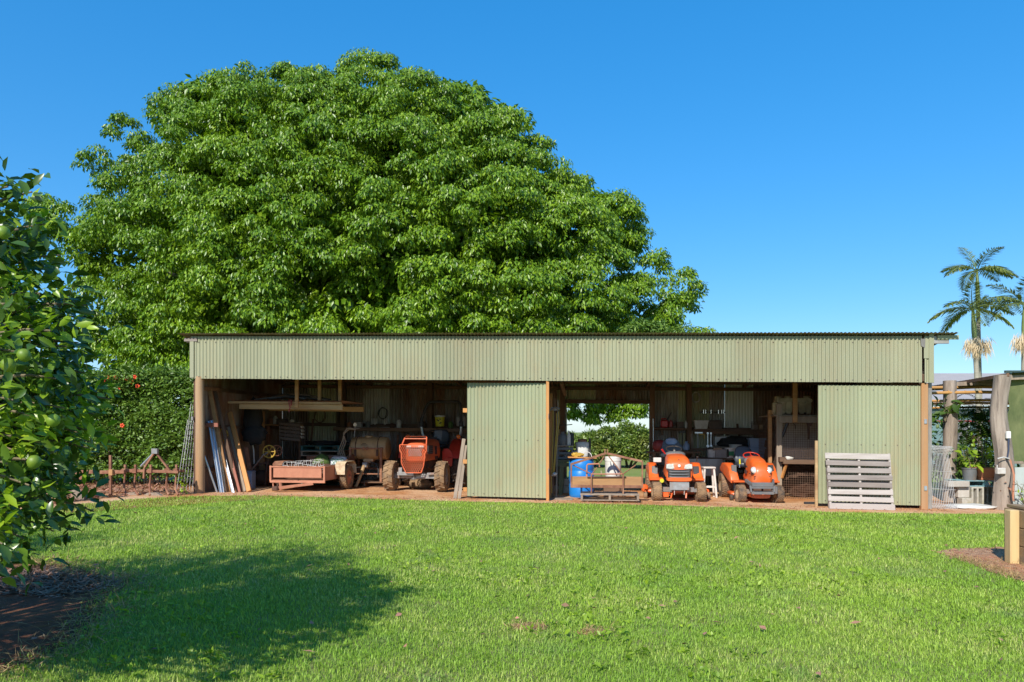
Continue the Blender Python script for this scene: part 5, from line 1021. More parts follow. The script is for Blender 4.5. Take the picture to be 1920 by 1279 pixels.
MB().box((0, 0, .10), (.20, .16, .20), ch=.03).tube([(-.07, 0, .2), (-.07, 0, .235), (.04, 0, .235), (.05, 0, .2)], .014).build('can', 'red_plastic', rc, 40); MB().tube([(.06, 0, .20), (.11, 0, .27), (.18, 0, .40)], [.022, .018, .012], 8).build('spout', 'black_plastic', rc, 50)
lump('fuel_can', 'smaller dull red fuel can right of the spouted one', 'fuel can', MB().box((0, 0, .09), (.10, .14, .18), ch=.02).lathe([(.025, .18), (.025, .21), (0, .21)], 10), 'red_strip', 1257.5, vS + .05, z1 + .023)
lump('parts_tin', 'brown tin of small parts on the fuel can shelf', 'tin', MB().box((0, 0, .08), (.17, .14, .16), ch=.01).box((-.14, 0, .03), (.08, .1, .06)), 'crate_brown', 1275, vS + .05, z1 + .023)
lump('spray_bottle', 'pale spray bottle at the right of the fuel can shelf', 'bottle', MB().lathe([(0, 0), (.035, 0), (.035, .13), (.015, .16), (.015, .19), (0, .19)], 10), 'bin_white', 1286, vS + .03, z1 + .023)
lump('grey_tub', 'grey plastic tub on the long shelf', 'tub', MB().loft([[(x * w_, y * .13 * w_ / .17, z) for x, y in ((-1, -1), (1, -1), (1, 1), (-1, 1))] for z, w_ in ((0, .15), (.19, .175), (.19, .19), (.215, .19), (.215, .165), (.02, .14))]), 'bin_white', 1314, vS + .05, z2 + .023)
lump('wooden_box', 'dark brown wooden box right of the grey tub', 'box', MB().box((0, 0, .10), (.34, .22, .20), ch=.01).box((0, 0, .215), (.36, .24, .02)), 'crate_brown', 1340, vS + .05, z2 + .023)
lump('cream_tin', 'cream tin at the far end of the long shelf', 'tin', MB().lathe([(0, 0), (.05, 0), (.05, .1), (.055, .1), (.055, .12), (0, .12)], 12), 'rim_cream', 1427, vS - .1, z2 + .023)
lump('card_box', 'small tan box beside the cream tin', 'box', MB().box((0, 0, .06), (.15, .12, .12), ch=.006), 'card', 1414.5, vS, z2 + .023)
# hanging tools
ob = MB().tube([(-.02, 0, 0), (-.02, 0, -1.0)], .012).box((-.0, 0, .02), (.2, .03, .04)).build('long_crowbar', 'steel_bright', None, 40); put(ob, 1310, vS - .05, z2 - .1); tag(ob, 'bright long-handled hammer hanging under the long shelf', 'tool')
for i, px in enumerate((1327, 1333)):
    ob = MB().bar((0, 0, 0), (0, 0, -.28), .022, .01).lathe([(.02, 0), (.036, 0), (.036, .012), (.02, .012)], 12, Matrix.Translation((0, .006, -.31)) @ Matrix.Rotation(R(90), 4, 'X')).box((0, 0, .02), (.05, .012, .05)).build('spanner', 'steel_bright', None, 40); put(ob, px, vS - .06, z2 - .11); tag(ob, ('left', 'right')[i] + ' of the two bright spanners hanging from the long shelf', 'spanner')
ob = MB().bar((0, 0, 0), (0, 0, -.12), .025, .02).box((-.06, 0, .0), (.13, .02, .03)).build('hatchet', 'yellow_hose', None); put(ob, 1320.5, vS - .06, z2 - .12); tag(ob, 'small yellow-handled hammer hanging by the spanners', 'hammer')
rk = shedthing('spanner_rack', 'row of small tools on a rail high on the back wall', 'tool rack'); zr = zat(1335, 771, DEP - .08)
MB().box(((fu(1312, DEP - .08) + fu(1360, DEP - .08)) / 2, DEP - .09, zr - .03), (fu(1360, DEP) - fu(1312, DEP), .03, .04)).build('rail', 'black_plastic', rk, shear=True)
for px in (1314, 1319, 1323, 1328, 1333, 1338, 1347, 1353, 1357): MB().bar((fu(px, DEP - .1), DEP - .11, zr + .04), (fu(px, DEP - .1), DEP - .11, zr - .07), .016, .012).build('spanner', 'chrome' if px % 2 else 'steel_grey', rk, shear=True)
ob = MB().tube([(0, 0, 0), (-.02, 0, .9), (-.03, 0, 1.8)], .013).build('metal_rod', 'steel_bright', None, 50); put(ob, 1227, 4.1); tag(ob, 'bright thin rod standing against the doorway post', 'rod')
lump('red_funnel', 'dull red cap tank low behind the left mower', 'tank', MB().blob((0, 0, .14), (.18, .14, .15), 16, 10, .05, pw=.8), 'red_strip', 1236, 3.9, zat(1236, 846, 3.9))
lump('mower_shelf', 'low dark plank shelf behind the left mower', 'shelf', MB().box((0, 0, 0), (1.35, .35, .05)).box((-.5, 0, -.5), (.07, .3, .95)).box((.5, 0, -.5), (.07, .3, .95)), 'wood_dark_h', 1262, 4.1, zat(1262, 848, 4.1) - .0)
lump('blue_jug', 'pale lavender jug on the low plank shelf', 'jug', MB().lathe([(0, 0), (.075, 0), (.08, .02), (.075, .14), (.03, .19), (.03, .22), (0, .22)], 14), 'bin_blue', 1287, 3.95, zat(1287, 846, 3.95) + .03)
ob = MB().tube([(0, 0, 0), (0, 0, -.5)], .013).box((0, 0, .0), (.16, .08, .06)).build('drench_gun', 'black_plastic', None, 40); put(ob, 1279, vS - .08, z1 - .08); tag(ob, 'dark grinder hanging under the fuel can shelf', 'tool')
# workbench with boxes and buckets
wb = thing('workbench', 'dark workbench crowded with boxes and buckets behind the stool', 'bench', SW(fu(1355, 3.5), 3.5), TH)
MB().box((.05, .3, zbn), (1.75, .65, .05)).build('top', 'wood_dark_h', wb); MB().box((.05, .3, .42), (1.6, .6, .04)).build('lower_shelf', 'wood_dark_h', wb)
for x in (-.75, .0, .85): MB().box((x, .04, zbn / 2), (.05, .05, zbn)).build('leg', 'steel_grey', wb)
for x in (-.7, .8): MB().box((x, .55, zbn / 2), (.06, .06, zbn)).build('leg', 'wood_dark', wb)
MB().box((-.35, .58, zbn + .22), (1.5, .03, .06)).build('back_rail', 'wood_dark_h', wb)
zt_ = zbn + .026
lump('white_carton', 'white carton on the left of the workbench', 'box', MB().box((0, 0, .1), (.24, .24, .2), ch=.006), 'white_paint', 1336, 3.62, zt_)
lump('card_box', 'grey cardboard box in front of the white carton', 'box', MB().box((0, 0, .105), (.26, .2, .21), ch=.006).box((-.09, -.11, .21), (.2, .12, .006), rot=(R(-30), 0, 0)), 'card', 1350, 3.55, zt_, R(4))
wbk = thing('white_bucket', 'white bucket with a green label on the workbench', 'bucket', SW(fu(1369, 3.56), 3.56, zt_), TH); MB().lathe([(0, 0), (.11, 0), (.125, .22), (.135, .22), (.135, .25), (0, .25)], 20).build('pail', 'white_plastic', wbk, 40); MB().box((.01, -.118, .11), (.12, .012, .11)).build('label_patch', 'text_green', wbk); MB().box((-.07, -.1, .12), (.05, .02, .2)).build('dark_band', 'text_dark', wbk)
lump('cream_bucket', 'taller cream bucket behind the labelled white one', 'bucket', MB().lathe([(0, 0), (.13, 0), (.15, .3), (.16, .3), (.16, .33), (0, .33)], 20), 'bin_white', 1379, 3.9, zt_)
lump('black_tarp', 'black crumpled tarp heaped on boxes behind the workbench', 'tarpaulin', MB().blob((0, 0, .1), (.5, .2, .17), 20, 10, .35, 2.5, 7), 'black_cloth', 1384, 4.2, zat(1384, 838, 4.2))
lump('polystyrene_box', 'grey foam box behind the black tarp', 'box', MB().box((0, 0, .12), (.62, .2, .24), ch=.015), 'bin_white', 1362, 4.35, zat(1362, 834, 4.35) - .02)
lump('shelf_plank', 'pale plank carrying the black tarp', 'board', MB().box((0, 0, 0), (1.25, .3, .04)), 'wood_weathered', 1376, 4.2, zat(1376, 839, 4.2))
for i, (py, lb) in enumerate(((859, 'lower grey-blue storage bin beside the workbench'), (842, 'upper blue storage bin with lid beside the workbench'))):
    b = thing('storage_bin', lb, 'bin', SW(fu(1418, 3.75), 3.75, zat(1418, py, 3.75)), TH, 'stacked storage bins'); w0 = .185
    MB().loft([[(x * w_, y * w_ * .75, z) for x, y in ((-1, -1), (1, -1), (1, 1), (-1, 1))] for z, w_ in ((0, w0 * .85), (.23, w0), (.23, w0 * 1.1), (.25, w0 * 1.1))]).build('tub', 'bin_blue', b); MB().box((0, 0, .262), (w0 * 2.25, w0 * 1.7, .022), ch=.008).build('lid', 'bin_blue', b)
lump('bin_shelf', 'dark stand under the storage bins', 'stand', MB().box((0, 0, zat(1418, 859, 3.75) / 2), (.45, .35, zat(1418, 859, 3.75) - .01), ch=.01), 'wood_dark_h', 1418, 3.78)
lump('low_carton', 'pale carton on the lower workbench shelf', 'box', MB().box((0, 0, .12), (.4, .3, .24), ch=.01), 'bin_blue', 1362, 3.75, .445)
lump('low_tray', 'grey tray on the floor under the workbench', 'tray', MB().box((0, 0, .1), (.55, .3, .2), ch=.01), 'bin_white', 1356, 3.75, 0)
lump('tin_offcut', 'flat grey tin sheet leaning behind the stool', 'tin sheet', MB().box((0, 0, .5), (.9, .015, .42), rot=(R(-6), 0, 0)), 'galv_mid', 1320, 3.35, .1)
# stool
stl = thing('stool', 'white-painted timber stool between the two mowers', 'stool', SW(fu(1330, 1.6), 1.62), TH + R(3)); hs_ = zat(1330, 877, 1.6)
MB().box((0, .08, hs_), (.27, .27, .035)).build('seat', 'white_paint', stl)
for x in (-1, 1):
    for y in (-1, 1): MB().bar((x * .15, .08 + y * .14, 0), (x * .10, .08 + y * .09, hs_), .042, .035).build('leg', 'white_paint', stl)
MB().bar((-.13, -.035, hs_ * .36), (.13, -.035, hs_ * .36), .03, .05, up=(0, 1, 0)).build('rung', 'white_paint', stl); MB().bar((-.13, .19, hs_ * .36), (.13, .19, hs_ * .36), .03, .05, up=(0, 1, 0)).build('rung', 'white_paint', stl)
# ---- mesh cage and loft at the right end
vC = 1.7
cg = shedthing('mesh_cage', 'timber-framed wire mesh cage with bench and loft at the right end of the shed', 'cage')
for px, v, y0, y1, w_ in ((1443.5, vC + .35, 769, 925, .075), (1460.5, vC, 757, 912, .115)): MB().box((fu(px, v), v, zat(px, y0, v) / 2), (w_, .09, zat(px, y0, v))).build('post', 'wood_warm' if w_ < .1 else 'wood_weathered', cg, shear=True)
zl2 = zat(1500, 787, vC); zl3 = zat(1500, 778, vC)
MB().box(((fu(1459, vC) + fu(1560, vC)) / 2, vC - .06, zl2), (fu(1560, vC) - fu(1459, vC), .05, .14)).build('loft_beam', 'wood_weathered', cg, shear=True)
MB().box(((fu(1450, vC) + fu(1565, vC)) / 2, vC + .7, zl2 + .09), (fu(1565, vC) - fu(1452, vC), 1.5, .03)).build('loft_deck', 'wood_weathered', cg, shear=True)
MB().box((fu(1491, vC - .15), vC - .14, (zat(1491, 792, vC) + 3.2) / 2), (.095, .05, 3.2 - zat(1491, 792, vC))).build('hanger', 'wood_warm', cg, shear=True)
zc = zat(1500, 866, vC); MB().box(((fu(1462, vC) + fu(1560, vC)) / 2, vC - .1, zc), (fu(1560, vC) - fu(1466, vC), .25, .09)).build('cage_bench', 'wood_dark_h', cg, shear=True); MB().box((fu(1464, vC), vC - .1, zat(1464, 861, vC)), (.14, .2, .1)).build('bench_end', 'wood_dark_h', cg, shear=True)
MB().bar((fu(1471, vC), vC - .16, zc - .04), (fu(1465, vC), vC - .04, zat(1465, 896, vC)), .05, .05).build('bench_brace', 'wood_orange', cg, shear=True)
ms = MB(); c0, c1 = fu(1466, vC + .02), fu(1545, vC + .02)
x = c0
while x < c1: ms.box((x, vC + .03, (zl2) / 2), (.006, .006, zl2), ch=.001); x += .05
z = .03
while z < zl2: ms.box(((c0 + c1) / 2, vC + .037, z), (c1 - c0, .006, .006), ch=.001); z += .05
tag(ms.build('wire_mesh', 'wire_rust', cg, shear=True), kind='stuff')
ms = MB(); y = vC
while y < DEP - .1: ms.box((fu(1461, vC) - .02, y, zl2 / 2), (.006, .006, zl2), ch=.001); y += .07
z = .03
while z < zl2: ms.box((fu(1461, vC) - .02, (vC + DEP) / 2, z), (.006, DEP - vC, .006), ch=.001); z += .07
tag(ms.build('wire_mesh', 'wire_rust', cg, shear=True), kind='stuff')
lump('cage_sheet', 'pale lavender sheet hanging behind the cage mesh', 'sheet', MB().box((0, 0, .5), (1.2, .02, 1.05)), 'bin_white', 1507, 2.6, zat(1507, 858, 2.6) - .05)
lump('cage_clutter', 'dark clutter behind the lower cage mesh', 'clutter', MB().blob((0, 0, .25), (.45, .3, .28), 16, 9, .5, 3, 3), 'rust_dark', 1505, 2.4)
lump('cloth_scrap', 'white cloth scrap on the cage bench', 'cloth', MB().blob((0, 0, .03), (.1, .06, .04), 12, 7, .5, 3, 1), 'white_plastic', 1479, vC - .1, zc + .045)
lump('grease_gun', 'black grease gun hanging on the cage mesh', 'grease gun', MB().tube([(.03, 0, 0), (-.08, 0, -.3)], .032, 10).tube([(-.08, 0, -.3), (-.10, 0, -.36)], .015).tube([(.04, 0, .0), (.13, 0, .02), (.19, 0, -.05), (.2, 0, -.14)], .008), 'black_plastic', 1474, vC - .02, zat(1474, 793, vC), smooth=50)
lump('hand_saw', 'rusty bracket tool hanging under the loft beam', 'tool', MB().prism([(-.05, 0), (.09, 0), (.06, -.06), (.02, -.08), (.015, -.36), (-.015, -.36), (-.02, -.1)], -.01, .01), 'rust_dark', 1516, vC - .08, zat(1516, 793, vC))
tk = thing('loft_tank', 'ribbed cream plastic tank lying on the loft above the cage', 'tank', SW(fu(1488, vC + .3), vC + .35, zl2 + .108), TH)
zt2 = zat(1488, 748, vC + .3) - zat(1488, 778, vC + .3)
for k in range(5): MB().loft([sring(-.28 + .14 * k, -.2, .16, .135, .27, 4, n=14), sring(-.28 + .14 * k, .2, .16, .135, .27, 4, n=14)]).build('tank_rib', 'tank_cream', tk, 40)
MB().loft([sring(0, -.14, .32, .78, .12, 4, n=16), sring(0, .14, .32, .78, .12, 4, n=16)]).build('tank_top', 'tank_cream', tk, 40)
for x in (-.33, -.12, .3): MB().lathe([(.075, 0), (.075, .06), (.05, .075), (0, .075)], 14, Matrix.Translation((x, 0, .36))).build('cap', 'tank_cream', tk, 40)
lump('loft_drum', 'small cream can at the left end of the loft', 'can', MB().box((0, 0, .14), (.13, .14, .28), ch=.02), 'tank_cream', 1454, vC + .2, zl2 + .108)
lump('loft_block', 'short upright timber block before the loft tank', 'block', MB().box((0, 0, .14), (.10, .09, .30), ch=.005), 'wood_yellow', 1461, vC + .02, zl2 + .07)
lump('black_bar', 'dark steel bar lying on the dirt by the right door', 'bar', MB().box((0, 0, .03), (.22, .05, .05)), 'black_plastic', 1518, .5)
# ---- the bleached pallet leaning on the right door
vp_ = -.30; u0, u1 = fu(1551, vp_), fu(1672, vp_); hp = zat(1610, 848, .0); L_ = u1 - u0
pl = thing('bleached_pallet', 'sun-bleached slatted pallet leaning against the right green door', 'pallet', SW((u0 + u1) / 2 + .01, -.42, 0), TH); pl.rotation_euler = (R(-11), R(.7), TH)
nb = 8; bh = hp * 1.02 / nb
for k in range(nb):
    w_ = bh * (.80 if k in (0, 7) else .68); MB().box((random.uniform(-.008, .008) - .004 * k, 0, bh * (k + .45)), (L_ + random.uniform(-.02, .015), .02, w_), rot=(0, random.uniform(-.012, .012), 0), ch=.003).build('deck_board', ('wood_pale', 'wood_pale', 'wood_pale', 'wood_grey', 'wood_grey', 'wood_grey', 'wood_grey', 'wood_pale')[k], pl)
for x in (-L_ / 2 + .025, 0, L_ / 2 - .03): MB().box((x, .062, hp / 2 + .01), (.04, .10, hp * 1.0), ch=.003).build('stringer', 'wood_pale', pl)
for k in (0, 3, 6): MB().box((0, .122, bh * (k + .8)), (L_ - .03, .018, .09)).build('back_board', 'wood_grey', pl)
# ---- more clutter on rails and floors
for i, (px, mt, nm, lb, cat, h) in enumerate(((655, 'rust', 'oil_tin', 'rusty oil tin on the back rail left of the hooks', 'tin', .16), (672, 'card', 'parts_carton', 'small grey carton on the back rail', 'box', .14), (690, 'grey_plastic', 'plastic_jar', 'dark plastic jar on the back rail behind the spray tank', 'jar', .18), (735, 'rust_dark', 'chain_tin', 'dark tin of chain on the back rail', 'tin', .13), (748, 'bin_white', 'chemical_bottle', 'pale chemical bottle on the back rail', 'bottle', .22), (790, 'crate_brown', 'seed_box', 'brown seed box on the back rail left of the yellow bucket', 'box', .15), (845, 'green_bag', 'feed_tin', 'dull green tin right of the yellow bucket', 'tin', .17))):
    zz2 = fz(px, 806, 4.3)[1] + .052
    mb = MB().box((0, 0, h / 2), (.2, .16, h), ch=.008).box((0, 0, h + .008), (.21, .17, .018)) if cat == 'box' else MB().lathe([(0, 0), (.06, 0), (.065, .01), (.065, h * .8), (.04, h * .92), (.04, h), (0, h)], 14)
    lump(nm, lb, cat, mb, mt, px, 4.3, zz2)
for i, (px, py, v, r, mt, lb) in enumerate(((600, 780, DEP - .1, .17, 'wire_rust', 'coil of rusty wire hung high on the back wall'), (718, 775, DEP - .1, .14, 'black_plastic', 'coil of black poly pipe on the back wall above the spray tank'), (1305, 745, DEP - .1, .12, 'wire', 'coil of bright wire high on the wall behind the mowers'), (418, 815, .95, .12, 'yellow_hose', 'coil of yellow cord on the end wall behind the timbers'))):
    mb = MB()
    for k in range(4): mb.tube([((r - .012 * k) * math.cos(a) + .01 * math.sin(k * 2), .012 * k * math.sin(a * 3), (r + .008 * k) * math.sin(a)) for a in np.linspace(0, 2 * math.pi, 22, endpoint=False)], .008, 5, close=True)
    lump('wire_coil', lb, 'coil', mb, mt, px, v, zat(px, py, v), smooth=60)
for i, (px, v, L_, mt, lb) in enumerate(((575, 4.2, 1.7, 'wood_dark', 'dark post leaning on the back wall behind the pallets'), (655, 4.25, 1.5, 'wood_weathered', 'grey stake leaning on the back wall left of the spray tank'), (740, 4.2, 1.3, 'rust', 'rusty steel stake leaning on the back wall'), (762, 4.25, 1.6, 'wood_dark', 'dark rail leaning on the back wall behind the tractor'), (1300, 4.2, 1.5, 'wood_weathered', 'grey handle leaning on the wall behind the stool'), (1400, 4.3, 1.7, 'wood_dark', 'dark handle leaning on the wall by the storage bins'))):
    ob = MB().bar((0, 0, 0), (random.uniform(-.2, .2), .25, L_), .05, .035).build('stake', mt); put(ob, px, v); tag(ob, lb, 'stake')
lump('petrol_drum', 'dark dented drum on the floor behind the trailer wheel', 'drum', MB().lathe([(0, 0), (.2, 0), (.21, .02), (.2, .2), (.21, .22), (.2, .24), (.205, .5), (.19, .52), (0, .52)], 20), 'rust_dark', 655, 3.9)
lump('cement_bag', 'grey cement bag slumped on the floor beside the spray tank', 'bag', MB().blob((0, 0, .11), (.25, .18, .13), 16, 9, .2, 2.5, 4, pw=.7), 'card', 735, 3.3)
lump('floor_crate', 'brown crate on the floor between the spray tank and the tractor', 'crate', MB().box((0, 0, .03), (.4, .3, .05)).box((0, -.15, .14), (.4, .015, .08)).box((0, -.15, .26), (.4, .015, .08)).box((0, .15, .17), (.4, .015, .3)).box((-.19, 0, .17), (.015, .3, .3)).box((.19, 0, .17), (.015, .3, .3)), 'wood_dark_h', 742, 3.9)
# ================================================================ implements on the left
def imp(px, py): g = GP(px, py); s = g.y / FPX; return g, s
g0, s0 = imp(282, 929)
cu = thing('tine_cultivator', 'rusty tine cultivator with A-frame hitch standing before the hedge', 'cultivator', g0, R(-4))
IX = lambda px: (px - 282) * s0; IZ = lambda py: (929 - py) * s0
MB().bar((IX(229), .25, IZ(885)), (IX(335), .25, IZ(884)), .05, .06, up=(0, 1, 0)).build('rear_bar', 'rust', cu)
MB().bar((IX(226), 0, IZ(882)), (IX(337), 0, IZ(885)), .055, .06, up=(0, 1, 0)).build('front_bar', 'rust', cu)
for px, bx, mt in ((233, 240, 'rust'), (253, 262, 'rust'), (283, 285, 'rust'), (310, 316, 'rust'), (328, 334, 'rust')):
    y0 = .0 if px < 300 else .1
    MB().tube([(IX(px), y0, IZ(876)), (IX(px - .5), y0, IZ(891)), (IX(px - 2), y0, IZ(906)), (IX(px - 1), y0 - .02, IZ(918)), (IX(bx + 2), y0 - .10, IZ(928))], [.021, .02, .02, .023, .028], 8).build('tine', mt, cu, 50)
    MB().box((IX(px), y0 - .01, IZ(883)), (.085, .10, .095)).build('clamp', 'rust', cu)
    MB().box((IX(px), y0 - .0, IZ(874)), (.045, .05, .06)).build('clamp_bolt', 'rust', cu)
MB().bar((IX(272), -.05, IZ(897)), (IX(273), -.05, IZ(878)), .035, .05).bar((IX(273), -.05, IZ(877)), (IX(290), -.02, IZ(850)), .035, .045, up=(0, 1, 0)).build('hitch_arm', 'rust', cu)
MB().bar((IX(317), .05, IZ(882)), (IX(294), .0, IZ(850)), .035, .045, up=(0, 1, 0)).build('hitch_arm', 'rust', cu)
MB().box((IX(292), -.02, IZ(846)), (.13, .07, .11)).build('hitch_head', 'steel_grey', cu)
MB().tube([(IX(287), .05, IZ(849)), (IX(251), .25, IZ(875))], .025, 9).build('top_strut', 'steel_bright', cu, 50)
for px, py, w in ((250, 927, .16), (290, 926, .2)): MB().prism([(IX(px) - w, 0), (IX(px) + w, 0), (IX(px) + w * .4, .07), (IX(px) - w * .5, .06)], -.1, .0).build('share', 'wood_weathered', cu)
g1, s1 = imp(200, 932)
tb = thing('toolbar_plough', 'rusty toolbar on an upright post in the hedge shade', 'plough', g1, R(-3)); JX = lambda px: (px - 200) * s1; JZ = lambda py: (932 - py) * s1
MB().bar((JX(183), .1, JZ(886)), (JX(230), .1, JZ(885)), .07, .08, up=(0, 1, 0)).build('bar', 'rust', tb); MB().bar((JX(202), .1, JZ(928)), (JX(202), .1, JZ(854)), .05, .05).build('upright', 'rust', tb); MB().box((JX(207), .05, JZ(886)), (.08, .1, .12)).build('clamp', 'wood_warm', tb)
g2, s2_ = imp(146, 938)
dp = thing('disc_plough', 'old plough with oval mouldboard half hidden by citrus leaves', 'plough', g2, R(-6)); KX = lambda px: (px - 146) * s2_; KZ = lambda py: (938 - py) * s2_
MB().bar((KX(130), .1, KZ(886)), (KX(171), .1, KZ(885)), .07, .07, up=(0, 1, 0)).build('bar', 'rust', dp); MB().bar((KX(148), .1, KZ(912)), (KX(150), .1, KZ(882)), .06, .06).box((KX(152), .05, KZ(895)), (.12, .1, .1)).build('shank', 'rust', dp)
MB().blob((KX(142), .0, KZ(922)), (.10, .03, .26), 16, 10, .05, rot=(0, R(-38), 0)).build('mouldboard', 'wood_weathered', dp, 50)
MB().blob((KX(96), -.3, KZ(934)), (.20, .03, .10), 14, 8, .1, rot=(0, R(20), 0)).build('share', 'rust', dp, 50)
g3, s3 = imp(103, 944); ob = pole(0, 0, -.05, 62 * s3, .075, 4, .1).build('fence_post', 'wood_yellow', None, 50); ob.location = g3; tag(ob, 'short round timber post half hidden by the citrus tree', 'post')
# ================================================================ right side: shade house and garden bed
def wpole(name, label, X, Y, z1, r, mt, amp, bend, sd, cat='post'):
    ob = pole(0, 0, -.1, z1, r, sd, amp, bend, 14, 16).build(name, mt, None, 40); ob.location = (X, Y, float(gz(X, Y))); return tag(ob, label, cat)
wpole('log_post', 'weathered log post standing behind the mesh gate panel', 9.62, 16.4, 2.66, .135, 'wood_bleached', .16, .09, 3)
wpole('log_post', 'gnarled weathered log post at the shade house corner', 9.66, 14.72, 2.66, .15, 'wood_bleached', .32, .13, 11)
sr = thing('shade_house_roof', 'dark green corrugated roof of the shade house on bearers', 'roof', (9.6, 14.6, float(gz(9.6, 14.6))))
for k in range(6):
    y0, y1 = .0 + k * .85, .0 + (k + 1) * .85 + .04; V = []; n_ = 40
    for i in range(n_ + 1):
        y = y0 + (y1 - y0) * i / n_; w = .012 * math.sin(2 * math.pi * y / .17)
        for x, z in ((.22 + .19 * y * .99, 2.70), (4.2, 2.95)): V.append((x, y, z + w + .002 * (k % 2)))
    MB().add(V, [(2 * j, 2 * j + 2, 2 * j + 3, 2 * j + 1) for j in range(n_)]).build('roof_sheet', 'shade_roof', sr, 60)
for y in (.15, 2.0, 4.2): MB().bar((.05 + .1 * y, y, 2.60), (4.2, y, 2.78), .06, .09).build('bearer', 'wood_weathered', sr)
MB().bar((.1, .0, 2.655), (1.15, 5.0, 2.66), .05, .07).build('edge_beam', 'wood_dark', sr)
for i, (py, Y, r) in enumerate(((737, 16.25, .035), (727, 17.4, .035), (752, 17.0, .03), (757, 17.9, .028), (765, 18.6, .028))):
    z = HC + (HZ - py) / FPX * Y; X0 = (1738 - 960) / FPX * Y + .1; L_ = 2.2; ob = MB().tube([(0, 0, 0), (L_ * .5, .01, .02), (L_, 0, .0)], r, 9)
    for k in range(1, 6): ob.lathe([(r * 1.12, -.008), (r * 1.18, 0), (r * 1.12, .008)], 9, Matrix.Translation((L_ * k / 6, .005, .018)) @ Matrix.Rotation(R(90), 4, 'Y'))
    ob = ob.build('bamboo_pole', 'bamboo', None, 50); ob.location = (X0, Y, z); tag(ob, ('nearest bright bamboo pole tied across the log posts', 'highest bamboo pole under the shade house roof', 'middle bamboo pole behind the log posts', 'thin bamboo pole just below the middle one', 'lowest and farthest bamboo pole in the shade house')[i], 'bamboo pole')
# shade cloth wall and tin panel below, at the right edge
sc = thing('shade_cloth_wall', 'olive green shade cloth stretched on battens at the right edge', 'shade cloth', (9.72, 14.85, float(gz(9.72, 14.8))))
V, F = [], []; nx_, nz_ = 22, 14; zb_ = .93; zt__ = 2.72
for i in range(nx_ + 1):
    for j in range(nz_ + 1):
        x = .14 + 3.0 * i / nx_; z = zb_ + (zt__ - zb_) * j / nz_; V.append((x + (.06 * math.sin(j * .9) if i == 0 else 0), .035 * noise.noise(Vector((x * 2.2, z * 1.4, 0))) + .05 * math.sin(x * 2 + z), z))
F = [(i * (nz_ + 1) + j, (i + 1) * (nz_ + 1) + j, (i + 1) * (nz_ + 1) + j + 1, i * (nz_ + 1) + j + 1) for i in range(nx_) for j in range(nz_)]
MB().add(V, F).build('cloth', 'shade_cloth', sc, 80)
MB().bar((.1, .06, 2.42), (3.1, .06, 2.42), .03, .04).build('batten', 'bamboo', sc); MB().bar((.1, .06, .93), (3.1, .06, .93), .04, .05).build('batten', 'wood_weathered', sc); MB().bar((.1, .03, 2.74), (3.1, .03, 2.74), .05, .05).build('batten', 'shade_roof', sc)
tp_ = thing('tin_panel_wall', 'pale rust-spotted tin panels below the shade cloth', 'wall', (9.72, 14.75, float(gz(9.72, 14.75))))
for k in range(3): MB().box((.42 + .62 * k, .004 * (k % 2), .42), (.61, .012, .84), ch=.003).build('tin_panel', 'tin_pale', tp_); MB().box((.12 + .62 * k, -.012, .42), (.03, .016, .84)).build('seam', 'tin_pale', tp_)
# power box and cable on the gnarled post
pbx = thing('power_outlet', 'white weatherproof power outlet and conduit on the gnarled post', 'outlet', (9.62, 14.52, float(gz(9.6, 14.6))))
MB().box((.03, .0, 1.48), (.085, .05, .14), ch=.008).build('switch_box', 'white_plastic', pbx); MB().tube([(.03, -.01, 1.42), (.03, -.01, 1.2), (.0, -.0, .95)], .016, 8).build('conduit', 'text_navy', pbx, 50)
MB().box((-.13, -.02, .78), (.16, .08, .12), ch=.01).tube([(-.2, -.02, .84), (-.2, -.02, .9)], .01).build('junction_box', 'white_paint', pbx); MB().tube([(-.02, -.02, 1.05), (.06, -.03, .8), (.03, -.03, .45), (.1, -.03, .1)], .016, 7).build('cable', 'black_plastic', pbx, 50); MB().tube([(.05, -.02, 1.0), (.12, -.03, .7), (.10, -.03, .2)], .02, 7).build('pipe', 'rust_pink', pbx, 50)
MB().tube([(-.19, -.02, 1.02), (-.1, -.06, 1.05), (.02, -.04, 1.02)], .012, 7).build('tap', 'bin_white', pbx, 50)
# mesh gate panel leaning, red strip
mgp = thing('mesh_gate_panel', 'white welded wire gate panel with rolled edges leaning by the red strip', 'gate', (8.30, 14.82, float(gz(8.3, 14.8))), R(-3)); mgp.rotation_euler = (R(-8), R(3), R(-3))
for k in range(15): MB().tube([(.02 + .034 * k - .0, 0, .10), (.0 + .027 * k, .02, 1.12)], .0045, 5).build('upright_wire', 'wire_white', mgp)
for z0, sgn in ((.10, -1), (1.12, 1)):
    t = MB()
    for q in range(6): t.tube([(-.02, .03 * math.cos(q) - .02, z0 + sgn * .028 * q), (.52 - (.07 if sgn > 0 else 0), .03 * math.cos(q) - .02, z0 + sgn * .028 * q)], .005, 5)
    for k in range(15): t.tube([(.02 + (.034 if sgn < 0 else .028) * k, .0, z0), (.03 + (.034 if sgn < 0 else .028) * k, -.05, z0 + sgn * .07), (.03 + (.034 if sgn < 0 else .028) * k, 0, z0 + sgn * .14)], .0045, 5)
    t.build('rolled_edge', 'wire_white', mgp)
for z in (.4, .75): MB().tube([(.0, .0, z), (.5, .0, z)], .004, 5).build('cross_wire', 'wire_white', mgp)
ob = MB().box((0, 0, .72), (.05, .02, 1.4)).build('red_strip', 'red_strip', None); ob.location = (8.25, 14.75, float(gz(8.2, 14.7)) + .02); tag(ob, 'dark red steel strip standing at the shed corner', 'strip')
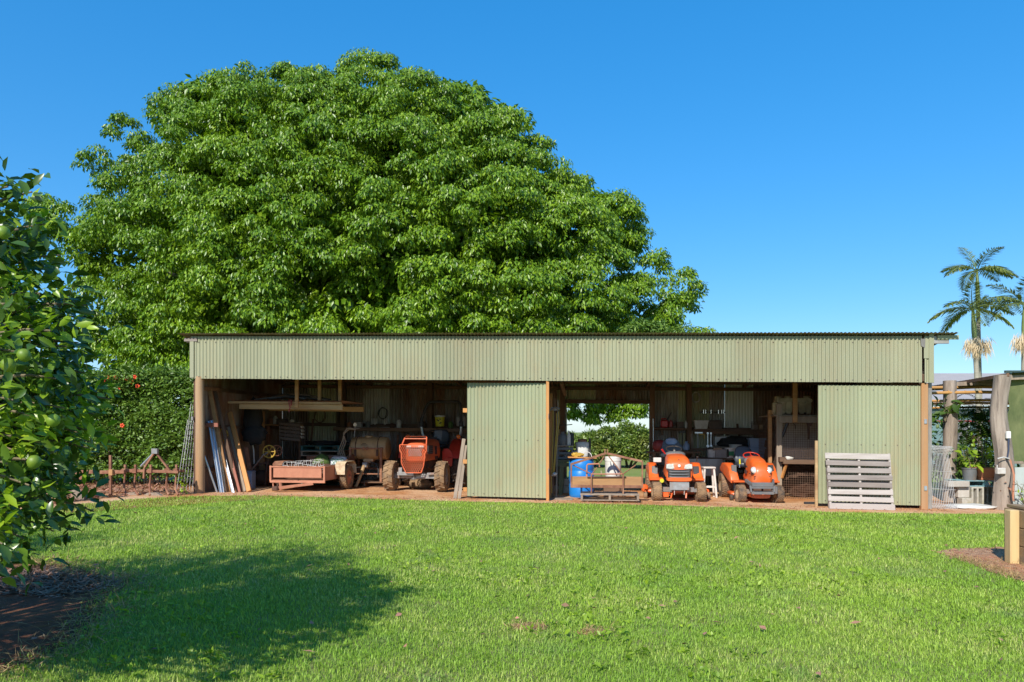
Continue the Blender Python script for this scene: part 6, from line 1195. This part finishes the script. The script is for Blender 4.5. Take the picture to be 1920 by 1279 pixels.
for i, x in enumerate((8.20, 8.235)):
    ob = MB().tube([(0, 0, 0), (0, 0, 2.45)], .02, 8).build('steel_pipe', 'steel_bright', None, 40); ob.location = (x, 14.80 + .05 * i, float(gz(x, 14.8))); tag(ob, ('left', 'right')[i] + ' upright steel pipe at the right corner of the shed', 'pipe')
# cinder blocks, blue pallet, pots
def block(name, label, X, Y, z, d, mt, holes=True, rz=0):
    t = thing(name, label, 'block', (X, Y, float(gz(X, Y)) + z), rz, 'concrete blocks in the shade house')
    if not holes: MB().box((0, 0, d[2] / 2), d, ch=.008).build('body', mt, t); return t
    w, dd, h = d
    for x in (-w / 2 + .02, 0, w / 2 - .02): MB().box((x, 0, h / 2), (.04, dd, h), ch=.004).build('web', mt, t)
    for z_ in (.018, h - .018): MB().box((0, 0, z_), (w - .005, dd - .01, .034), ch=.004).build('shell', mt, t)
    return t
sB = 15.7 / FPX; bX = lambda px, Y: (px - 960) / FPX * Y
block('concrete_block', 'mossy low concrete block behind the mesh gate panel', bX(1808, 15.5), 15.5, 0, (.20, .2, .17), 'concrete', False)
block('concrete_block', 'pale concrete block standing on the mossy one', bX(1803, 15.6), 15.62, .172, (.24, .2, .22), 'concrete_pale', False)
block('concrete_lintel', 'long pale concrete lintel lying on the blocks', bX(1797, 15.45), 15.5, .395, (.44, .16, .12), 'concrete_pale', False)
block('hollow_block', 'hollow concrete block on end under the blue pallet', bX(1828, 15.7), 15.7, 0, (.26, .2, .39), 'concrete')
block('hollow_block', 'farther hollow block under the right of the blue pallet', bX(1849, 16.0), 16.05, 0, (.26, .2, .39), 'concrete')
pallet('pallet', 'pale blue pallet shelf on concrete blocks in the shade house', (bX(1838, 15.9), 15.95, float(gz(9.9, 15.9)) + .392), (0, 0, 0), 1.15, .6, 'pallet_blue', 5, 'pallet_blue', blocks=True)
ztp = float(gz(9.9, 15.9)) + .392 + .13
ob = MB().lathe([(0, 0), (.12, 0), (.145, .24), (.155, .24), (.155, .26), (.14, .26), (.135, .22), (0, .22)], 20).build('flower_pot', 'grey_plastic', None, 40); ob.location = (bX(1818, 15.8), 15.8, ztp); tag(ob, 'grey plastic pot with a leafy plant on the blue pallet', 'pot')
ob = MB().lathe([(0, 0), (.20, 0), (.21, .03), (.19, .05), (.32, .23), (.34, .23), (.34, .26), (.30, .26), (.2, .1), (0, .1)], 24).build('terracotta_bowl', 'terracotta', None, 40); ob.location = (bX(1850, 15.85), 15.85, ztp); tag(ob, 'wide terracotta bowl on the blue pallet', 'pot')
ob = MB().blob((0, 0, .03), (.55, .28, .06), 18, 8, .5, 2.5, 3).build('white_sack', 'white_plastic', None, 60); ob.location = (bX(1822, 15.0), 14.95, float(gz(9.2, 15))); ob.rotation_euler.z = -.1; tag(ob, 'flattened white sack on the dirt by the shade house', 'sack')
# raised bed: sleepers, corner post, soil
rb_ = thing('raised_garden_bed', 'raised garden bed of stacked timber sleepers with pale corner post', 'garden bed', (5.78, 8.72, float(gz(5.7, 8.7))), R(-6))
for k in range(3): MB().box((.0 + .03, -1.2, .10 + .205 * k), (.075, 2.5, .20), ch=.008, rot=(0, 0, 0)).build('sleeper', 'sleeper', rb_); MB().box((1.25, .03, .10 + .205 * k), (2.3, .075, .20), ch=.008).build('sleeper', 'sleeper', rb_)
MB().box((-.06, -.22, .305), (.1, .125, .61), ch=.008).build('post', 'sleeper_post', rb_); MB().box((.09, -1.2, .635), (.14, 2.5, .035), ch=.006).build('capping', 'sleeper', rb_); MB().box((1.25, -1.2, .5), (2.3, 2.4, .05)).build('soil', 'dark_soil', rb_)
# far building behind the shade house
fb = thing('far_building', 'low building with grey roof behind the shade house', 'building', (22, 36, .0), 0)
MB().add([(-5, 0, 2.9), (14, 0, 2.9), (14, 7, 4.9), (-5, 7, 4.9), (-5, 0, 2.8), (14, 0, 2.8)], [(0, 1, 2, 3), (0, 4, 5, 1)]).build('roof', 'far_roof', fb)
MB().box((4.5, .8, 1.2), (18, .2, 2.9)).build('wall', 'far_wall', fb)
for x in (-3, 0, 3, 6): MB().box((x, .66, 1.5), (.9, .06, 1.1)).build('window', 'far_trim', fb); MB().box((x, .62, 1.5), (.78, .03, .98)).build('pane', 'grey_plastic', fb)
MB().box((4.5, .65, 2.45), (18, .08, .2)).build('trim_board', 'far_trim', fb)
MB().box((4.5, .67, 2.05), (18, .08, .08)).build('red_trim', 'red_strip', fb)
random.seed(11); rng = np.random.default_rng(11)
# ================================================================ vegetation
def unit(n): return nrm(rng.normal(size=(n, 3)))
def tree_tube(mb, pts, r0, r1, n=8): k = len(pts); mb.tube(pts, [r0 + (r1 - r0) * i / (k - 1) for i in range(k)], n)
def puffs(C, Rr, per, squash=.7, droop=.75, shell=.55):
    """leaf bases, axes and normals on domed clumps: C centres (n,3), Rr radii; leaves hang outwards and down"""
    n = len(C); k = per; d = unit(n * k); d[:, 2] = np.where(d[:, 2] < -.25, -d[:, 2] * .6, d[:, 2]); d = nrm(d)
    rad = np.repeat(Rr, k) * (shell + (1 - shell) * rng.random(n * k) ** .5)
    P = np.repeat(C, k, 0) + d * rad[:, None] * np.array([[1, 1, squash]])
    ax = d * (1 - droop * .55) + np.array([[0, 0, -droop]]) + rng.normal(0, .35, (n * k, 3)); N = d + rng.normal(0, .35, (n * k, 3)) + np.array([[0, 0, .25]])
    return P, ax, N
# ---- the big fig behind the shed
TX, TY = (690 - 960) / FPX * 28, 28.0; tb_ = float(gz(TX, TY))
BS = 40 / 28                                       # modelled at 28 m, standing at 40 m and that much larger
big = thing('fig_tree', 'huge domed spreading fig tree towering behind the shed', 'tree', (TX * BS, TY * BS, HC + (tb_ - HC) * BS)); big.scale = (BS, BS, BS)
PR = [(108, 640, 690), (122, 470, 745), (160, 318, 815), (205, 275, 965), (265, 235, 1045), (310, 215, 1085), (370, 135, 1165), (410, 115, 1195), (480, 135, 1215), (520, 150, 1262), (580, 158, 1262), (620, 172, 1285), (660, 215, 1285), (700, 262, 1270), (750, 320, 1240), (790, 420, 1200)]
zz_ = np.array([HC + (HZ - p[0]) / 50 for p in PR])[::-1]; lf = np.array([(690 - p[1]) / 50 for p in PR])[::-1]; rt = np.array([(p[2] - 690) / 50 for p in PR])[::-1]
def env(z): return np.interp(z, zz_, lf), np.interp(z, zz_, rt)
cen, rad = [], []
def lobe(z, ph, r, inset=.75):
    l, r_ = env(z); c, s = math.cos(ph), math.sin(ph); w_ = r_ if c > 0 else l; dep = (l + r_) / 2 * .8
    sc_ = max(0., 1 - inset * r / max(w_, .1)); sd_ = max(0., 1 - inset * r / max(dep, .1)); cen.append((w_ * c * sc_, -dep * s * sd_, z)); rad.append(r)
taken = []
def try_lobe(z, ph, r, inset, gap):
    l, r_ = env(z); c, sn = math.cos(ph), math.sin(ph); w_ = r_ if c > 0 else l; dep = (l + r_) / 2 * .62
    x, y = w_ * c * max(.05, 1 - inset * r / max(w_, .1)), -dep * sn * max(.05, 1 - inset * r / max(dep, .1))
    f = (TY + y) / TY; p = np.array((TX + x, 0, z)); p = np.array(((TX + x) * (f if y < 0 else 1) - TX, y, HC + (z - .75 - HC) * (f if y < 0 else 1)))
    if gap and 4.2 < p[2] < 5.9 and -1.6 < p[0] < 2.4: return          # a dark hollow over the roof where limbs show
    if gap and any(np.sum((p - q) ** 2) < gap * gap for q in taken): return
    taken.append(p); cen.append(tuple(p)); rad.append(r)
for cnt, r0, r1, gp in ((260, 1.45, 1.95, 2.5), (900, .9, 1.35, 1.55), (1300, .5, .8, 1.08)):      # outer clumps, large to small, on the side towards the shed
    for i in range(cnt):
        z = random.uniform(3.4, 14.6); ph = math.acos(random.uniform(-1, 1))
        if z < 4.9 and math.cos(ph) > -.55: continue
        r = random.uniform(r0, r1); try_lobe(z, ph, r, random.uniform(.6, 1.3) * (1 if r > .9 else 1.5), gp)
ncore = len(cen)
for i in range(150): try_lobe(random.uniform(5.2, 13.2), math.acos(random.uniform(-1, 1)), 1.7, random.uniform(1.9, 3.0), 0)
nback = len(cen)
for i in range(60): try_lobe(random.uniform(4.5, 14), math.pi + math.pi * random.random(), 1.8, 1, 0)
for i in range(16):                              # crown top and knobs on the skyline
    a = random.uniform(0, 2 * math.pi); q = random.random(); cen.append((-2.6 + 4.4 * q * math.cos(a), 3.0 * q * math.sin(a), 13.45 - 1.0 * q * q)); rad.append(random.uniform(.8, 1.2))
for px, py, r in ((410, 140, .62), (425, 170, .8), (490, 135, .6), (560, 128, .6), (735, 138, .6), (318, 172, .5), (335, 195, .75), (255, 225, .5), (228, 265, .45), (222, 300, .5), (125, 385, .6), (112, 410, .5), (150, 400, .8), (135, 440, .6), (920, 205, .6), (935, 225, .6), (1000, 275, .6), (1040, 320, .6), (1150, 385, .7), (1190, 410, .6), (1212, 470, .6), (1270, 510, .6), (1285, 530, .45), (1265, 560, .6), (1250, 600, .8), (1290, 615, .5), (160, 560, .6), (190, 620, .8), (235, 670, .7), (285, 690, .6), (320, 660, .7)):
    cen.append(((px - 690) / 50, random.uniform(-1.5, 1), HC + (HZ - py) / 50 - .8)); rad.append(r * 1.15)
for px, py, r in ((1072, 770, .35), (1074, 782, .22), (1105, 768, .4), (1118, 780, .35), (1108, 792, .25), (1150, 768, .45), (1172, 772, .4), (1190, 776, .35), (1160, 786, .25), (1210, 770, .4), (1135, 760, .4), (345, 700, .45), (352, 690, .4)):
    cen.append((((px - 960) / FPX * 26.5) - TX, -1.5, HC + (HZ - py) / FPX * 26.5)); rad.append(r * .8)
cen, rad = np.array(cen), np.array(rad)
cen[:, 2] -= tb_
pc, pr_, back = [], [], []
for li, (c, r) in enumerate(zip(cen, rad)):
    isb = ncore <= li < nback + 60; k = max(3, int((9 if isb else 12) * r ** 1.5)); d = unit(k); d[:, 2] = np.where(d[:, 2] < -.35, -d[:, 2], d[:, 2]); d[:, 1] = np.where(rng.random(k) < .72, -np.abs(d[:, 1]), d[:, 1])
    pc.append(c + d * r * .82); pr_.append(np.full(k, .42) * (.75 + .5 * rng.random(k)) * min(1.1, .7 + .35 * r)); back.append(np.full(k, isb))
pc, pr_, back = np.concatenate(pc), np.concatenate(pr_), np.concatenate(back)
P, ax_, N_ = puffs(pc[~back], pr_[~back], 175, .85, 1.0, .35); P2, a2, N2 = puffs(pc[back], pr_[back] * 1.35, 60, .62, .85, .3)
n1 = len(P); L1 = .128 * (.6 + .8 * rng.random(n1)); n2 = len(P2)
leafmesh('crown', np.concatenate([P, P2]), np.concatenate([ax_, a2]), np.concatenate([N_, N2]), np.concatenate([L1, np.full(n2, .30)]), np.concatenate([L1 * .46, np.full(n2, .16)]), 'fig_leaf', big)
print('fig leaves', n1, n2)
tm = MB(); tree_tube(tm, [(0, 0, -.2), (.1, 0, 1.2), (.05, .1, 2.6)], .85, .62, 14); tm.build('trunk', 'bark_pale', big, 50)
lm = MB()
for i in range(26):
    c = cen[random.randrange(len(cen))]; s = Vector((random.uniform(-.3, .3), random.uniform(-.3, .3), random.uniform(1.8, 2.8))); e = Vector(c) * .9; m_ = s.lerp(e, .5) + Vector((random.uniform(-.6, .6), random.uniform(-.6, .6), random.uniform(.2, 1.2)))
    q = [s.lerp(m_, t).lerp(m_.lerp(e, t), t) for t in np.linspace(0, 1, 8)]; tree_tube(lm, q, .24, .05, 8)
lm.build('limbs', 'bark_pale', big, 50)
# ---- small dark tree top beyond the right end of the fig
def bush(name, label, cat, loc, lobes, leafm, per, L, Wd, stems=4, group=None, droop=.5, rr=.3, stem_m='bark'):
    t = thing(name, label, cat, loc, 0, group); C, Q = [], []
    for x, y, z, r in lobes:
        k = max(4, int(13 * (r / rr) ** 1.6 * .12) + 6); d = unit(k); d[:, 2] = np.where(d[:, 2] < -.3, -d[:, 2], d[:, 2]); C.append(np.array([[x, y, z]]) + d * r * .85); Q.append(np.full(k, rr) * (.7 + .6 * rng.random(k)))
    C, Q = np.concatenate(C), np.concatenate(Q); P, a_, N_ = puffs(C, Q, per, .8, droop, .4); l_ = L * (.65 + .7 * rng.random(len(P))); leafmesh('foliage', P, a_, N_, l_, l_ * Wd / L, leafm, t)
    for i in range(stems):
        x, y, z, r = lobes[random.randrange(len(lobes))]; MB().tube([(x * .15, y * .15, -.1), (x * .6, y * .6, z * .5), (x, y, z)], [.06, .045, .02], 7).build('stem', stem_m, t, 50)
    return t
gq = AT(1245, 700, 31); bush('dark_tree', 'dark small tree showing over the roof at the fig tree right edge', 'tree', (AT(1265, 700, 33).x, 33, 0), [(-.6, 0, 5.3, 1.0), (.3, 0, 5.35, .8), (.9, 0, 5.0, .7), (-1.4, 0, 5.4, .9), (0, 0, 4.3, 1.2), (-1, .4, 4, 1.2), (.8, .3, 4.1, 1)], 'hedge_leaf', 120, .16, .07, 3, None, .5, .4)
# bushes seen through the doorway
for i, (px, w, h, lb) in enumerate(((1178, 1.5, 1.62, 'tall rounded bush on the lawn seen through the back doorway'), (1105, 1.3, 1.2, 'lower rounded bush left of the tall one through the doorway'), (1255, 1.5, 1.4, 'bush hidden behind the doorway post'))):
    Y = 30.5 + i * .6; X = (px - 960) / FPX * Y; lob = [(random.uniform(-.75, .75) * w, random.uniform(-.8, .3) * w * .7, random.uniform(.3, .72) * h, .5) for _ in range(13)] + [(0, -.3, h - .35, .45), (-.6 * w, -.4, .45, .5), (.6 * w, -.4, .45, .5), (0, -.9, .5, .55), (.35, -.9, .45, .5)]
    bush('garden_bush', lb, 'bush', (X, Y, float(gz(X, Y))), lob, 'bush_leaf', 120, .13, .055, 3, 'bushes behind the shed', .35, .30)
# ---- hedge with red flowers on the left
hd = thing('flowering_hedge', 'tall dense hedge with red flowers left of the shed', 'hedge', (-9.5, 18.2, float(gz(-9.5, 18.2))))
C, Q = [], []
for i in range(1250):
    t = random.random(); x = -6.4 + t * 8.6; zt_h = 2.62 + .3 * noise.noise(Vector((x * .7, 0, 3))); lay = random.random()
    z = random.uniform(.15, zt_h) if random.random() < .72 else zt_h - random.random() * .3
    y = -.15 + .4 * noise.noise(Vector((x * .9, z * .9, 0))) - .12 * math.sin(z) - (x + 2.6) * .05 + (random.uniform(0, .35) if lay < .65 else random.uniform(.35, 1.5)); C.append((x, y, z)); Q.append(.30 * random.uniform(.7, 1.3))
C, Q = np.array(C), np.array(Q); P, a_, N_ = puffs(C, Q, 105, .85, .35, .3); l_ = .085 * (.6 + .7 * rng.random(len(P))); leafmesh('foliage', P, a_, N_, l_, l_ * .52, 'hedge_leaf', hd)
Cb = np.stack([-6.4 + 8.5 * rng.random(420), .75 + .9 * rng.random(420), .1 + 2.3 * rng.random(420)], 1); P, a_, N_ = puffs(Cb, np.full(420, .42), 60, .9, .3, .2); leafmesh('inner_foliage', P, a_, N_, .15, .085, 'hedge_leaf', hd)
st_ = MB()
for i in range(50): x = random.uniform(-5.5, 1.0); st_.tube([(x, .25, -.05), (x + random.uniform(-.2, .2), .15, .7), (x + random.uniform(-.4, .4), .1, 1.6)], [.022, .016, .01], 6)
tag(st_.build('stems', 'bark_pale', hd, 50), kind='stuff')
for i, (px, py) in enumerate(((202, 708), (217, 709), (238, 710), (254, 707), (259, 724), (230, 798), (196, 712), (247, 716), (222, 730))):
    Y = 17.75; p = AT(px, py, Y) - hd.location; fm = MB()
    for k in range(5): a = R(72 * k); fm.blob((p.x + .035 * math.cos(a), p.y - .02, p.z + .035 * math.sin(a)), (.024, .015, .024), 7, 5, .2, 3, k)
    fm.build('flower', 'flower_red', hd, 60)
sp_ = thing('hedge_sapling', 'bright green leafy seedling at the foot of the leaning mesh', 'plant', GP(343, 928)); k = 26; P = np.stack([rng.normal(0, .06, k), rng.normal(0, .05, k), .05 + .42 * rng.random(k)], 1); leafmesh('foliage', P, unit(k) + [[0, 0, .2]], unit(k) + [[0, 0, 1]], .09, .055, 'lime_leaf', sp_); MB().tube([(0, 0, 0), (.02, 0, .25), (0, 0, .45)], .006, 5).build('stem', 'twig', sp_)
# ---- citrus at the left edge: twigs with whorls of leaves, limes among them
ct = thing('citrus_tree', 'leafy citrus tree with green limes filling the left edge', 'tree', (-4.55, 3.75, float(gz(-4.55, 3.75))))
tw = MB(); PL, PA, PN, LN = [], [], [], []; NL, NA, NN = [], [], []
base = Vector((0, 0, 0)); tips = []
for i in range(430):
    for _ in range(40):
        d = unit(1)[0]
        if d[2] > -.55: break
    Rh = 1.75 * (1 + .28 * noise.noise(Vector((d[0] * 2.2, d[1] * 2.2, d[2] * 2.2)))); q = random.uniform(.62, 1.02)
    tips.append(Vector((d[0] * Rh * q, d[1] * Rh * q, 2.05 + d[2] * 1.85 * q * (1 if d[2] > 0 else .85))))
# shoots that reach into the picture on the right flank
for px, py, Y in ((40, 340, 3.3), (60, 420, 3.3), (110, 410, 3.5), (85, 350, 3.3), (20, 480, 3.1), (100, 540, 3.3), (150, 640, 3.4), (130, 700, 3.2), (90, 770, 3.1), (195, 690, 3.7), (160, 560, 3.5), (120, 610, 3.2), (70, 650, 3.0), (60, 560, 3.1), (190, 830, 3.7), (150, 870, 3.4), (80, 900, 3.1), (60, 960, 3.1), (30, 1010, 3.0), (25, 1060, 3.0), (100, 820, 3.2), (40, 860, 2.95), (50, 740, 2.95), (30, 620, 2.95), (145, 755, 3.4), (175, 745, 3.7), (170, 800, 3.6), (140, 900, 3.5), (110, 930, 3.4), (20, 940, 2.95), (70, 1000, 3.2), (125, 960, 3.6), (10, 780, 2.9), (115, 660, 3.4), (60, 460, 3.4), (30, 530, 3.2), (85, 600, 3.4), (180, 660, 3.9), (165, 610, 3.8), (20, 400, 3.2), (75, 480, 3.5), (115, 490, 3.6)):
    p = AT(px - 25, py + 10, Y + .1); tips.append(Vector((p.x, p.y, p.z)) - ct.location)
for i in range(330):
    d = unit(1)[0]; q = random.uniform(.45, 1.0); d = Vector(d) * q
    if d.z < -.85: continue
    tips.append(Vector((-2.95 + d.x * .93, 3.75 + d.y * .85, 1.78 + d.z * 1.22)) - ct.location)
for ti, tip in enumerate(tips):
    near = ti >= 430; root = tip.lerp(Vector((tip.x * .35, tip.y * .35, 1.1 + (tip.z - 1.1) * .45)), .45 if near else 1); m_ = root.lerp(tip, .6) + Vector((0, 0, .12))
    pts = [root.lerp(m_, t).lerp(m_.lerp(tip, t), t) for t in np.linspace(0, 1, 6)]
    if True: tw.tube(pts, [.018, .014, .011, .008, .006, .004], 5)
    dirv = (tip - m_).normalized(); new_lit = (near and ti % 3 == 0) or (not near and random.random() < .12)  # bright shoots: young growth, extra ones painting sunlit clusters into the crown
    nl = 40 if near else 26
    for k in range(nl):
        t = random.random() ** .6; pos = m_.lerp(tip, t * 1.0) + Vector(rng.normal(0, .06 if near else .08, 3)); a = (dirv * .5 + Vector(rng.normal(0, .75, 3)) + Vector((0, 0, -.12))); nn = Vector(rng.normal(0, .55, 3)) + Vector((0, -.25, .75))
        if new_lit: NL.append(pos); NA.append(a + Vector((0, 0, .4))); NN.append(nn)
        else: PL.append(pos); PA.append(a); PN.append(nn)
PL = np.array(PL); l_ = .074 * (.6 + .7 * rng.random(len(PL))); leafmesh('foliage', PL, np.array(PA), np.array(PN), l_, l_ * .46, 'citrus_leaf', ct, near=True)
NL = np.array(NL); l_ = .072 * (.65 + .6 * rng.random(len(NL))); leafmesh('young_lit_foliage', NL, np.array(NA), np.array(NN), l_, l_ * .42, 'citrus_new_lit', ct, near=True)
tw.tube([(0, 0, -.1), (.03, 0, .6), (.0, .05, 1.2)], [.11, .09, .075], 10)
for i in range(14): tip = tips[random.randrange(430)]; tw.tube([(0, .03, .9), (tip.x * .3, tip.y * .3, 1.3), (tip.x * .6, tip.y * .6, 1.1 + (tip.z - 1.1) * .6)], [.05, .035, .018], 7)
tw.build('trunk', 'twig', ct, 50)
for px, py, Y, r in ((100, 788, 3.05, .026), (64, 866, 3.02, .027), (45, 666, 3.02, .026), (15, 684, 3.0, .027), (6, 436, 3.08, .026)):
    p = AT(px, py, Y) - ct.location; MB().lathe([(0, -r * 1.12), (r * .25, -r * 1.05), (r * .75, -r * .75), (r, -r * .1), (r * .93, r * .45), (r * .6, r * .85), (r * .2, r), (0, r * .98)], 18, Matrix.Translation(p) @ Matrix.Rotation(R(random.uniform(-25, 25)), 4, 'Y')).build('lime', 'lime_skin', ct, 70)
# second citrus beyond the frame to the left, whose crown also shades the lawn
c2 = copy_tree(ct); c2.location = (-8.1, 5.0, float(gz(-8.1, 5))); c2.rotation_euler.z = R(140); tag(c2, 'second citrus tree farther left beyond the first', 'tree')
# ---- palms
def palm(name, label, px_b, px_t, py_t, Y, r, nf, FL, flowers=True, seed=0):
    g = float(gz((px_b - 960) / FPX * Y, Y)); X0 = (px_b - 960) / FPX * Y; top = AT(px_t, py_t, Y); t = thing(name, label, 'palm', (X0, Y, g), 0, 'palms behind the shade house'); tp = top - Vector((X0, Y, g)); h = tp.z
    pt = lambda q: (tp.x * q ** 1.5, 0, h * q)
    MB().tube([pt(q) for q in np.linspace(0, .84, 9)], [r * (1.25 - .3 * q) for q in np.linspace(0, .84, 9)], 10).build('trunk', 'palm_trunk', t, 50); MB().tube([pt(q) for q in np.linspace(.83, 1.0, 6)], [r * 1.02, r * 1.15, r * 1.1, r * .95, r * .75, r * .5], 10).build('crownshaft', 'palm_shaft', t, 50)
    random.seed(seed)
    for i in range(nf):
        a = 2 * math.pi * i / nf + random.uniform(-.3, .3); el = random.uniform(.25, 1.25) if i % 2 else random.uniform(-.1, .7); L_ = FL * random.uniform(.8, 1.1); d = Vector((math.cos(a) * math.cos(el), math.sin(a) * math.cos(el), math.sin(el))); pts = []; p = Vector(pt(1.0)); v = d.copy()
        for k in range(13): pts.append(p.copy()); p = p + v * (L_ / 12); v = (v + Vector((.03, 0, -.11))).normalized()
        fr_ = MB().tube([tuple(q) for q in pts], [.022 - .0016 * k for k in range(13)], 5).build('frond', 'palm_shaft', t, 50)
        Pp, Dd, Nn, Ll = [], [], [], []
        for k in range(64):
            q = .12 + .88 * k / 63; j = min(11, int(q * 12)); b = pts[j].lerp(pts[j + 1], q * 12 - j); ta = (pts[j + 1] - pts[j]).normalized(); sd_ = ta.cross(Vector((0, 0, 1))); sd_ = sd_.normalized() if sd_.length > .05 else Vector((1, 0, 0))
            for s in (-1, 1): Pp.append(b); Dd.append(sd_ * s + ta * .75 + Vector((0, 0, random.uniform(-.75, .15)))); Nn.append(Vector((0, 0, 1)) + sd_ * s * .4); Ll.append(L_ * .30 * math.sin(math.pi * (.18 + .74 * q)) * random.uniform(.8, 1.15))
        leafmesh('leaflets', np.array(Pp), np.array(Dd), np.array(Nn), np.array(Ll), .034, 'palm_leaf', fr_)
    if flowers:
        for s in (-1, 1, 0):
            P_, D_ = [], []; c0 = Vector(pt(.82)) + Vector((s * .12, -.08, .0))
            for k in range(170): P_.append(c0 + Vector((random.gauss(s * .12, .09), random.gauss(-.05, .07), random.gauss(-.08, .10)))); D_.append(Vector((random.gauss(s * .15, .2), random.gauss(-.05, .15), -1)))
            leafmesh('flower_spray', np.array(P_), np.array(D_), unit(len(P_)), .45 * (.5 + .8 * rng.random(len(P_))), .02, 'palm_flower', t)
palm('bangalow_palm', 'tallest slim palm rising over the shade house', 1839, 1832, 508, 26, .065, 10, 1.35, False, 3)
palm('bangalow_palm', 'shorter palm with cream flower sprays beside the tallest', 1838, 1824, 580, 25.4, .075, 11, 1.5, True, 5)
palm('bangalow_palm', 'palm cut by the right edge of the picture', 1918, 1921, 572, 25, .075, 11, 1.5, True, 9)
random.seed(21)
# ---- plants in the shade house
for i, (px, py, Y, s_, lb) in enumerate(((1822, 812, 17.4, .55, 'dense fern hanging in the middle of the shade house'), (1850, 800, 17.8, .6, 'fern spilling behind the gnarled post'), (1800, 858, 17.6, .5, 'dark fern low in the shade house'), (1846, 868, 17.2, .5, 'fern at the back of the terracotta bowl'), (1762, 850, 18.2, .5, 'fern behind the log post'), (1835, 770, 18.4, .5, 'wispy climber near the shade house roof'))):
    p = AT(px, py, Y); t = thing('fern', lb, 'fern', (p.x, p.y, p.z - .3), 0, 'ferns in the shade house'); Pp, Dd, Nn, Ll = [], [], [], []
    for f in range(34):
        a = random.uniform(0, 2 * math.pi); v = Vector((math.cos(a), math.sin(a) * .8 - .25, random.uniform(.3, 1.3))).normalized(); q = Vector((random.gauss(0, .15), random.gauss(0, .15), .3 + random.gauss(0, .2)))
        for k in range(14):
            q2 = q + v * s_ / 12; v = (v + Vector((0, 0, -.17))).normalized(); sd_ = v.cross(Vector((0, 0, 1))); sd_ = sd_.normalized() if sd_.length > .02 else Vector((1, 0, 0))
            for s in (-1, 1): Pp.append(q2); Dd.append(sd_ * s + v * .5); Nn.append(Vector((0, -.2, 1))); Ll.append(.13 * math.sin(.4 + 2.6 * k / 14) + .03)
            q = q2
    leafmesh('fronds', np.array(Pp), np.array(Dd), np.array(Nn), np.array(Ll), .03, 'fern_leaf', t); MB().lathe([(0, 0), (.1, 0), (.13, .2), (0, .2)], 12, Matrix.Translation((0, 0, .05))).build('basket', 'rust_dark', t, 40); MB().tube([(0, 0, .2), (0, 0, -p.z + .3)], .012, 6).build('stake', 'wood_dark', t)
def leafy(name, label, loc, k, spread, h, L, mt, up_=.3):
    t = thing(name, label, 'plant', loc); P = np.stack([rng.normal(0, spread, k), rng.normal(0, spread * .8, k), h * (.15 + .85 * rng.random(k))], 1); leafmesh('foliage', P, unit(k) + [[0, -.2, up_]], unit(k) * .6 + [[0, -.3, 1]], L * (.6 + .7 * rng.random(k)), L * .55, mt, t, near=True)
    for i in range(4): MB().tube([(0, 0, 0), (random.gauss(0, spread * .5), random.gauss(0, .04), h * .5), (random.gauss(0, spread), random.gauss(0, .05), h * .95)], [.01, .007, .004], 5).build('stem', 'twig', t, 50)
zpt = ztp
leafy('pot_plant', 'broad light-green leaves growing in the grey pot', (bX(1818, 15.8), 15.8, zpt + .2), 22, .15, .45, .20, 'lime_leaf')
leafy('pot_plant', 'lime-yellow leafy shrub in the terracotta bowl', (bX(1846, 15.85), 15.85, zpt + .12), 70, .16, .85, .10, 'lime_leaf')
leafy('pot_plant', 'dark leafy shrub at the back of the blue pallet', (bX(1836, 16.3), 16.4, zpt - .1), 160, .28, .8, .13, 'fern_leaf')
leafy('pot_plant', 'dark leafy plant low beside the log post', (bX(1796, 16.9), 16.9, .1), 150, .28, .9, .15, 'fern_leaf')
leafy('staghorn_fern', 'grey-green staghorn fronds on the log post', (9.40, 16.2, 1.75), 24, .13, .45, .24, 'fern_leaf', .5)
leafy('shade_plant', 'dark shrub filling the back of the shade house', (10.6, 18.3, .1), 420, .55, 1.9, .15, 'fern_leaf'); leafy('shade_plant', 'dark shrub at the right back of the shade house', (11.6, 18.0, .1), 420, .5, 1.9, .15, 'fern_leaf')
leafy('bed_plant', 'lime green leaf growing over the raised bed edge', (6.0, 8.15, .52), 16, .10, .16, .09, 'lime_leaf', .1)
leafy('bed_twigs', 'dry twiggy plant against the tin panels', (9.95, 14.45, .05), 90, .28, .55, .06, 'dry_leaf', .3); leafy('bed_herb', 'pale green herb against the tin panels', (9.9, 14.3, .05), 40, .12, .35, .07, 'lime_leaf', .2)
